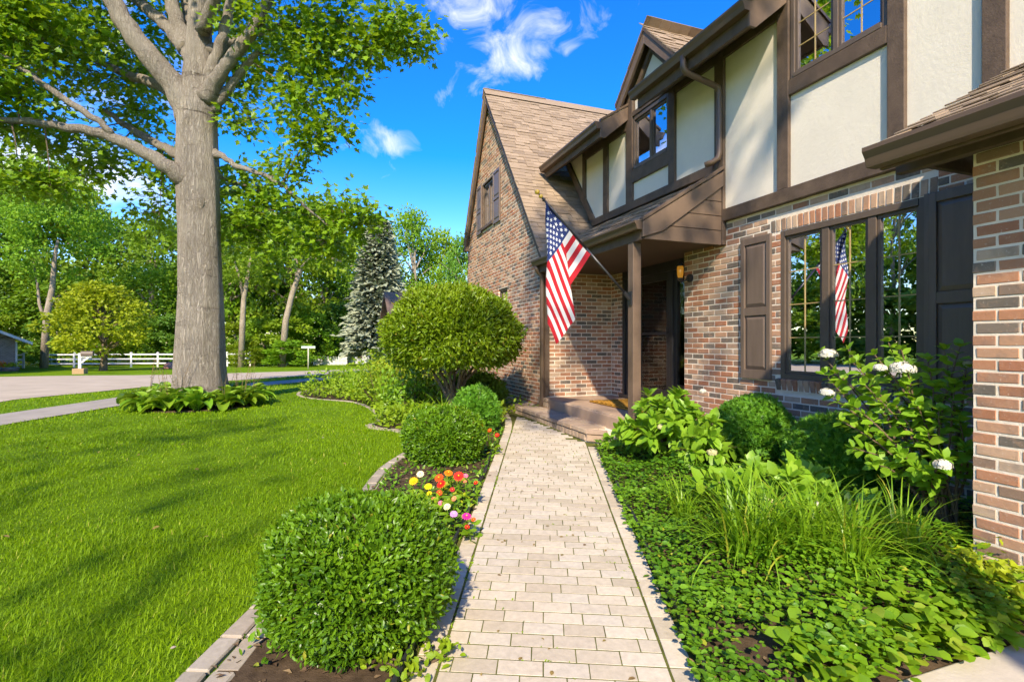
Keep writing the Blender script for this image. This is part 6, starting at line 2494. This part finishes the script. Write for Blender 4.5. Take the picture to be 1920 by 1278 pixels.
# pale-trunked trees standing clear of the wood edge
for (label, pts, rad, forks, crown, var, mat) in [
        ('tree with forked pale trunk at the wood edge behind the golden tree', [(82, 640), (88, 590), (98, 540), (102, 490), (108, 450)], [.26, .22, .18, .14, .08], [[(86, 605), (74, 570), (70, 530), (62, 490)]], (112, 430, 210, 120), 0, 'leaf_a'),
        ('slim straight pale-trunked tree right of the big trunk', [(452, 650), (455, 600), (457, 560), (464, 520), (470, 480)], [.22, .19, .16, .13, .07], [[(457, 560), (449, 520), (440, 490)]], (458, 468, 150, 70), 1, 'leaf_a'),
        ('leaning pale-trunked tree left of the street sign', [(528, 650), (536, 600), (548, 550), (564, 505), (590, 475)], [.24, .21, .18, .15, .08], [[(556, 525), (556, 490), (545, 465)], [(575, 490), (610, 480), (640, 490)]], (585, 462, 170, 80), 3, 'leaf_b')]:
    dd = 36.0
    b0 = gpt(pts[0][0], dd)
    t = empty('pale_trunk_tree', tuple(b0), label, 'tree', 'pale-trunked trees at the wood edge')
    line = [tuple(b0)] + [tuple(at(px, py, dd)) for px, py in pts[1:]]
    MB().tube(line, rad, 8).build('trunk', MT['bark_far'], t, 0, True)
    for fk in forks:
        MB().tube([tuple(at(px, py, dd)) for px, py in fk], [.13, .10, .07, .04][:len(fk)], 6).build('fork', MT['bark_far'], t, 0, True)
    key = (var, mat)
    if key not in CM_MATS:
        me = VARS[var][0].copy()
        me.materials.append(MT[mat])
        CM_MATS[key] = me
    cr = link('crown', CM_MATS[key], None, t)
    cc = at(crown[0], crown[1] + crown[3], dd)
    W = crown[2] * dd / F_PX
    H = 2 * crown[3] * dd / F_PX
    cr.scale = (W, W, H)
    cr.location = cc - b0

# shrubs along the wood edge
sh_me, sh_ct = crown_mesh(760, 46, 70, .060, 1.0, .05, T_DIA, 'foliage', .46)
SHM = {}
shl = [(15, 40, 655 - 60, 110, 'leaf_b'), (75, 40, 605, 100, 'leaf_c'), (130, 41, 600, 110, 'leaf_a'), (215, 41, 590, 130, 'leaf_c'), (275, 41, 600, 110, 'leaf_a'), (320, 41, 595, 100, 'leaf_c'), (440, 41, 610, 110, 'leaf_b'), (485, 40.5, 605, 110, 'leaf_a'),
       (535, 39, 600, 120, 'leaf_b'), (545, 36, 640, 110, 'leaf_a'), (590, 42, 590, 120, 'leaf_a'), (625, 44, 575, 120, 'leaf_c'), (660, 45, 600, 90, 'leaf_c'), (460, 37, 640, 80, 'leaf_b'), (735, 30, 640, 90, 'leaf_b'), (180, 40, 620, 90, 'leaf_b')]
wh = ['at the left frame edge', 'next from the left edge', 'behind the golden tree', 'right behind the golden tree', 'between the golden tree and the trunk', 'against the trunk on its left', 'right of the trunk', 'right of the first pale trunk',
      'under the leaning tree', 'beside the street sign', 'behind the street sign', 'left of the pale house', 'behind the pale house porch', 'at the fence end', 'in front of the brown gable', 'low behind the fence rails']
for (px, d, yt, wpx, mt_), w_ in zip(shl, wh):
    p = gpt(px, d)
    H = CAM_H + (CY - yt) * d / F_PX - p.z
    W = wpx * d / F_PX
    t = empty('woodland_shrub', tuple(p), 'leafy shrub along the wood edge ' + w_, 'shrub', 'shrubs along the wood edge', False)
    t.scale = (W, W, H)
    t.rotation_euler = (0, 0, px * .7)
    if mt_ not in SHM:
        me = sh_me.copy()
        me.materials.append(MT[mt_])
        SHM[mt_] = me
    link('foliage', SHM[mt_], None, t)

# undergrowth across the street, mirrored in the windows
for i, (x, y, H, W, mt_) in enumerate([(-21, 26, 5, 7, 'leaf_a'), (-24, 18, 6, 8, 'leaf_c'), (-25, 11, 5, 8, 'leaf_b'), (-26, 3, 6, 8, 'leaf_a'), (-20, 33, 6, 7, 'leaf_c'), (-28, -5, 6, 8, 'leaf_c'), (-31, 9, 9, 9, 'leaf_c'), (-30, 20, 9, 9, 'leaf_a'), (-29, 29, 9, 9, 'leaf_c'), (-22.5, 14.5, 4.5, 7, 'leaf_a'), (-22.5, 22, 4.5, 7, 'leaf_c'), (-19.5, 29.5, 4.5, 6, 'leaf_b')]):
    t = empty('street_shrub', (x, y, gz(y)), 'tall shrub across the street mirrored in the windows, number %s from the porch end' % ('one two three four five six seven eight nine ten eleven twelve'.split()[i]), 'shrub', 'shrubs across the street', False)
    t.scale = (W, W, H)
    t.rotation_euler = (0, 0, i * 1.1)
    if mt_ not in SHM:
        me = sh_me.copy()
        me.materials.append(MT[mt_])
        SHM[mt_] = me
    link('foliage', SHM[mt_], None, t)

# small golden tree on the far lawn
p = gpt(193, 30)
gt = empty('golden_tree', tuple(p), 'small round golden-green tree on the far lawn before the fence', 'tree', None, False)
Hh = CAM_H + (CY - 542) * 30 / F_PX - p.z
Ww = 178 * 30 / F_PX
gt.scale = (Ww, Ww, Hh)
gm, gc = crown_mesh(770, 95, 85, .042, 1.0, .22, T_DIA, 'crown', .48)
gm.materials.append(MT['leaf_gold'])
link('crown', gm, None, gt)
trunk_mesh(771, gc, .030, 0, .8).build('trunk', MT['bark2'], gt, 0, True)

# blue spruce
p = gpt(710, 39)
sp_ = empty('blue_spruce', tuple(p), 'tall silvery blue spruce between the wood and the house', 'spruce', None, False)
Hs = CAM_H + (CY - 408) * 39 / F_PX - p.z
srng = np.random.default_rng(81)
parts_ = []
tw = MB()
for k in range(300):
    z = .085 + .895 * (k / 300) ** .9
    a = k * 2.4
    L = .245 * (1 - z) ** .8 * srng.uniform(.8, 1.12) + .012
    droop = -.035 * (1 - z)
    e = np.array([L * math.cos(a), L * math.sin(a), droop])
    b0 = np.array([0, 0, z])
    m_ = 46
    f = srng.uniform(.25, 1.05, m_)[:, None]
    P = b0 + e * f + srng.normal(size=(m_, 3)) * np.array([.013, .013, .007])
    D = unit(np.repeat(e[None, :], m_, 0) / L + srng.normal(size=(m_, 3)) * .28 + np.array([0, 0, .05]))
    parts_.append(leaves(P, D, srng.normal(size=(m_, 3)) * .3 + np.array([-.2, -.5, 1]), srng.uniform(.030, .055, m_), T_DIA, np.clip(srng.random() * .5 + srng.random(m_) * .35, 0, .84), 1.0))
    tw.tube([tuple(b0), tuple(b0 + e * .9)], [.004, .0015], 4, False)
V, Fc, rr = join(parts_)
sp_.scale = (Hs, Hs, Hs)
link('needles', mesh_np('needles', V, Fc, rr), MT['spruce'], sp_)
tw.tube([(0, 0, -.02), (0, 0, .5), (0, 0, .99)], [.016, .01, .002], 8, False)
tw.build('trunk', MT['bark2'], sp_)


# ------------------------------------------------------------------ fence, mailbox, sign, neighbours
def rail_fence(label, pts, h=1.02):
    a0 = gpt(*pts[0])
    f = empty('rail_fence', tuple(a0), label, 'fence', 'white rail fences')
    prev = None
    for (px, d) in pts:
        p = gpt(px, d)
        MB().box(p.x - .055, p.x + .055, p.y - .055, p.y + .055, p.z - .05, p.z + h).build('post', MT['white'], f, .01)
        MB().lathe([(.10, 0), (.105, .02), (.06, .05), (.01, .08)], (p.x, p.y, p.z + h), 4).build('post_cap', MT['white'], f)
        if prev is not None:
            for hz in (.22, .54, .86):
                MB().bar((prev.x, prev.y, prev.z + h * hz + .05), (p.x, p.y, p.z + h * hz + .05), .04, .095).build('rail', MT['white'], f, .006)
        prev = p
    return f


rail_fence('white three-rail fence running behind the golden tree and big trunk', [(84, 36.5), (139, 36.9), (192, 37.2), (246, 37.5), (296, 37.8), (338, 38), (382, 38.2), (426, 38.4), (469, 38.6)])
rail_fence('short white rail fence stub beside the neighbour brick wall', [(26, 35.5), (44, 36)])
# mailbox
p = gpt(150, 25.5)
mbx = empty('mailbox', tuple(p), 'white mailbox post with a dark box standing on a brick base', 'mailbox')
MB().box(p.x - .24, p.x + .24, p.y - .24, p.y + .24, p.z - .05, p.z + .27).build('brick_base', mat_piece('tan_base_brick', 'object', [(0, (.42, .27, .14)), (1, (.45, .3, .16))], (.3, .18, .1)), mbx, .02)
MB().box(p.x - .06, p.x + .06, p.y - .06, p.y + .06, p.z + .27, p.z + 1.02).build('post', MT['white'], mbx, .01)
MB().bar((p.x + .05, p.y, p.z + .55), (p.x + .38, p.y, p.z + .84), .07, .08).build('brace', MT['white'], mbx, .006)
MB().box(p.x + .02, p.x + .48, p.y - .05, p.y + .05, p.z + .80, p.z + .88).build('arm', MT['white'], mbx, .006)
prof_ = [(p.y - .11, p.z + .88), (p.y + .11, p.z + .88)] + [(p.y + .11 * math.cos(a), p.z + 1.02 + .11 * math.sin(a)) for a in [0, .5, 1.05, 1.57, 2.1, 2.64, 3.14]]
MB().prism(prof_, 'x', p.x + .05, p.x + .55).build('box', MT['frame'], mbx, .006)
# pink stone by the fence
p = gpt(318, 34)
st_v = MB().lathe([(.01, .42), (.18, .38), (.30, .25), (.36, .10), (.37, -.05)][::-1], (p.x, p.y, p.z), 10)
rs_ = random.Random(3)
st_v.v = [(v[0] + rs_.uniform(-.02, .02), v[1] + rs_.uniform(-.02, .02), v[2] + rs_.uniform(-.015, .015)) for v in st_v.v]
tag(st_v.build('pink_boulder', mat_paint('pink_stone', (.50, .22, .17), .8, .15, 8), None, 0, True), 'rounded pink boulder on the far lawn by the fence', 'boulder')
# street sign
p = gpt(578, 31)
sg = empty('street_sign', tuple(p), 'pale street name sign on a thin post at the far kerb', 'street sign')
MB().tube([(p.x, p.y, p.z - .1), (p.x, p.y, p.z + 1.26)], .038, 8).build('post', mat_paint('galvanised_post', (.46, .44, .32), .5, .1, 5), sg, 0, True)
ar = Vector((CS, -SN, 0))
a_ = p + ar * -.42 + Vector((0, 0, 1.31))
b_ = p + ar * .42 + Vector((0, 0, 1.31))
MB().bar(tuple(a_), tuple(b_), .02, .14).build('sign_blade', mat_paint('pale_green_sign', (.45, .58, .46), .4, .06, 4), sg, .004)
# neighbour house at the left edge
def nb(px, d, z=0):
    q = gpt(px, d)
    return Vector((q.x, q.y, q.z + z))


c0 = nb(29, 31)
nbh = empty('neighbour_house', tuple(c0), 'low brick neighbour house with white eave at the left edge', 'house')
hy = Vector((c0.x, c0.y, 0)).normalized()
hx = Vector((-hy.y, hy.x, 0))     # leftwards in the picture


def obox(o_, a, b_, c, w0, w1, d0, d1, z0, z1):
    mb_ = MB()
    vs = []
    for z in (z0, z1):
        for (w, dd) in ((w0, d0), (w1, d0), (w1, d1), (w0, d1)):
            q = o_ + a * w + b_ * dd
            vs.append((q.x, q.y, o_.z + z))
    return mb_.add(vs, [(0, 3, 2, 1), (4, 5, 6, 7), (0, 1, 5, 4), (1, 2, 6, 5), (2, 3, 7, 6), (3, 0, 4, 7)])


def mat_far_brick():
    m, nt, b, out = new_mat('grey_far_brick')
    bt = N(nt, 'ShaderNodeTexBrick')
    bt.inputs['Color1'].default_value = (.22, .16, .13, 1)
    bt.inputs['Color2'].default_value = (.33, .25, .21, 1)
    bt.inputs['Mortar'].default_value = (.42, .37, .32, 1)
    bt.inputs['Scale'].default_value = 1.0
    bt.inputs['Brick Width'].default_value = .21
    bt.inputs['Row Height'].default_value = .075
    bt.inputs['Mortar Size'].default_value = .008
    g = N(nt, 'ShaderNodeNewGeometry')
    sp2 = N(nt, 'ShaderNodeSeparateXYZ')
    nt.links.new(g.outputs['Position'], sp2.inputs[0])
    cb = N(nt, 'ShaderNodeCombineXYZ')
    nt.links.new(M(nt, 'ADD', sp2.outputs[0], sp2.outputs[1]), cb.inputs[0])
    nt.links.new(sp2.outputs[2], cb.inputs[1])
    nt.links.new(cb.outputs[0], bt.inputs['Vector'])
    nt.links.new(bt.outputs[0], b.inputs['Base Color'])
    b.inputs['Roughness'].default_value = .9
    return m


FB = mat_far_brick()
obox(c0, hx, hy, None, 0, 9, 0, 8, -.2, 2.05).build('wall', FB, nbh)
gvs = MB()
gp = [(0, 1.95), (9, 1.95), (4.5, 4.1)]
vs = []
for dd in (0.0, 8.0):
    for (w, z) in gp:
        q = c0 + hx * w + hy * dd
        vs.append((q.x, q.y, c0.z + z))
gvs.add(vs, [(0, 1, 2), (3, 5, 4), (0, 3, 4, 1), (1, 4, 5, 2), (2, 5, 3, 0)])
gvs.build('gable', FB, nbh)
for (wa, za, wb, zb) in ((-.75, 1.55, 4.5, 4.18), (9.75, 1.62, 4.5, 4.18)):
    vs = []
    for dd in (-.55, 8.5):
        for (w, z) in ((wa, za), (wb, zb), (wb, zb + .17), (wa, za + .17)):
            q = c0 + hx * w + hy * dd
            vs.append((q.x, q.y, c0.z + z))
    MB().add(vs, [(3, 2, 1, 0), (4, 5, 6, 7), (0, 1, 5, 4), (1, 2, 6, 5), (2, 3, 7, 6), (3, 0, 4, 7)]).build('roof_slab', MT['white'], nbh)
q = c0 + hx * -.04 + hy * -.05
MB().tube([(q.x, q.y, c0.z), (q.x, q.y, c0.z + 1.75)], .05, 8).build('downspout', MT['white'], nbh)
# planters before it
for (px, lab, mt_) in ((21, 'grey tub of yellow-green plants beside the neighbour wall', 'leaf_gold'), (4, 'grey tub of orange flowers at the left frame edge', 'p_orange')):
    q = nb(px, 30.2)
    pl = empty('planter_tub', tuple(q), lab, 'planter', 'tubs before the neighbour house')
    MB().lathe([(.26, -.02), (.34, .02), (.37, .22), (.36, .24)], tuple(q), 14).build('tub', mat_paint('grey_tub_' + str(px), (.16, .16, .17), .7), pl, 0, True)
    r_ = np.random.default_rng(px)
    n = 160
    P = np.array(q) + r_.normal(size=(n, 3)) * np.array([.17, .17, .08]) + np.array([0, 0, .34])
    V, Fc, rr = leaves(P, rand_dirs(n, r_) + np.array([0, 0, .6]), rand_dirs(n, r_) + np.array([0, 0, .6]), np.full(n, .12), T_DIA, r_.random(n) * .8)
    link('plants', mesh_np('plants', V, Fc, rr), MT[mt_], pl)
# pale house with porch behind the street sign
c1 = nb(668, 44)
ph = empty('pale_house', tuple(c1), 'small pale house with porch half hidden by the spruce', 'house')
wx = Vector((CS, -SN, 0))
obox(c1, wx, hy, None, -.6, 5.5, 0, 6, -.3, 1.75).build('wall', MT['white'], ph)
obox(c1, wx, hy, None, -.9, 5.8, -.3, 6.3, 1.75, 1.95).build('eave', MT['white'], ph)
vs = []
for dd in (-.4, 6.4):
    for (w, z) in ((-1.0, 1.95), (5.9, 1.95), (2.45, 3.1)):
        q = c1 + wx * w + hy * dd
        vs.append((q.x, q.y, c1.z + z))
MB().add(vs, [(0, 1, 2), (3, 5, 4), (0, 3, 4, 1), (1, 4, 5, 2), (2, 5, 3, 0)]).build('roof', mat_paint('slate_roof', (.12, .12, .13), .8, .15, 4), ph)
obox(c1, wx, hy, None, .1, .5, -.03, .02, .45, 1.35).build('window', MT['frame'], ph)
obox(c1, wx, hy, None, 1.1, 1.5, -.03, .02, .45, 1.35).build('window', MT['frame'], ph)
obox(c1, wx, hy, None, -2.4, -.61, .3, 2.6, 1.25, 1.40).build('porch_canopy', mat_paint('canopy_grey', (.13, .15, .18), .7), ph)
for w in (-2.3, -.75):
    obox(c1, wx, hy, None, w, w + .09, .35, .44, -.3, 1.25).build('porch_post', MT['white'], ph)
obox(c1, wx, hy, None, -2.0, -.65, 1.0, 1.5, -.3, .45).build('porch_wall', MT['white'], ph)
# white picket fence in front of it
pf0 = nb(588, 41.5)
pf1 = nb(650, 41.5)
pf = empty('picket_fence', tuple(pf0), 'white picket fence in front of the pale house porch', 'fence')
nd = (pf1 - pf0)
for k in range(26):
    q = pf0 + nd * (k / 25)
    hgt_ = .62 + (.06 if k % 2 else 0)
    MB().prism([(q.x - .035, q.z - .05), (q.x + .035, q.z - .05), (q.x + .035, q.z + hgt_), (q.x, q.z + hgt_ + .06), (q.x - .035, q.z + hgt_)], 'y', q.y - .012, q.y + .012).build('picket', MT['white'], pf)
for hz in (.16, .48):
    MB().bar(tuple(pf0 + Vector((0, .03, hz))), tuple(pf1 + Vector((0, .03, hz))), .03, .07).build('rail', MT['white'], pf)
# brown gable of the next house, behind the topiary
c2 = nb(745, 22)
bg_ = empty('brown_gable_house', tuple(c2), 'brown shingled gable of the next house peeking over the topiary', 'house')
fz = CAM_H + (CY - 547) * 22 / F_PX - c2.z
ez_ = CAM_H + (CY - 625) * 22 / F_PX - c2.z
lft = Vector((-.2, 1.0, 0)).normalized()
apx = at(720, 547, 22)
ap = Vector((apx.x, apx.y, c2.z))
e1 = at(707, 622, 23.4)
e1 = Vector((e1.x, e1.y, c2.z))
span = (e1 - ap)
e2 = ap - span
back = Vector((1.0, -.05, 0)) * 7
vs = []
for bk_ in (Vector((0, 0, 0)), back):
    for (q, z) in ((e1, ez_), (ap, fz), (e2, ez_), (e2, ez_ - .14), (ap, fz - .16), (e1, ez_ - .14)):
        w = q + bk_
        vs.append((w.x, w.y, c2.z + z))
MB().add(vs, [(0, 1, 4, 5), (1, 2, 3, 4), (6, 11, 10, 7), (7, 10, 9, 8), (0, 6, 7, 1), (1, 7, 8, 2), (5, 4, 10, 11), (4, 3, 9, 10), (0, 5, 11, 6), (2, 8, 9, 3)]).build('roof', mat_paint('far_brown_shingle', (.20, .13, .09), .9, .18, 7, (1, 1, 6), .4), bg_)
vs = []
ins = back.normalized() * .4
for bk_ in (ins, back - ins):
    for (q, z) in ((e1.lerp(ap, .1), -.2), (e1.lerp(ap, .1), ez_ + .15), (ap, fz - .25), (e2.lerp(ap, .1), ez_ + .15), (e2.lerp(ap, .1), -.2)):
        w = q + bk_
        vs.append((w.x, w.y, c2.z + z))
MB().add(vs, [(0, 1, 2, 3, 4), (9, 8, 7, 6, 5), (0, 5, 6, 1), (3, 8, 9, 4)]).build('wall', MT['timber'], bg_)

for o in list(SC.objects):
    if '_world' in o:
        del o['_world']
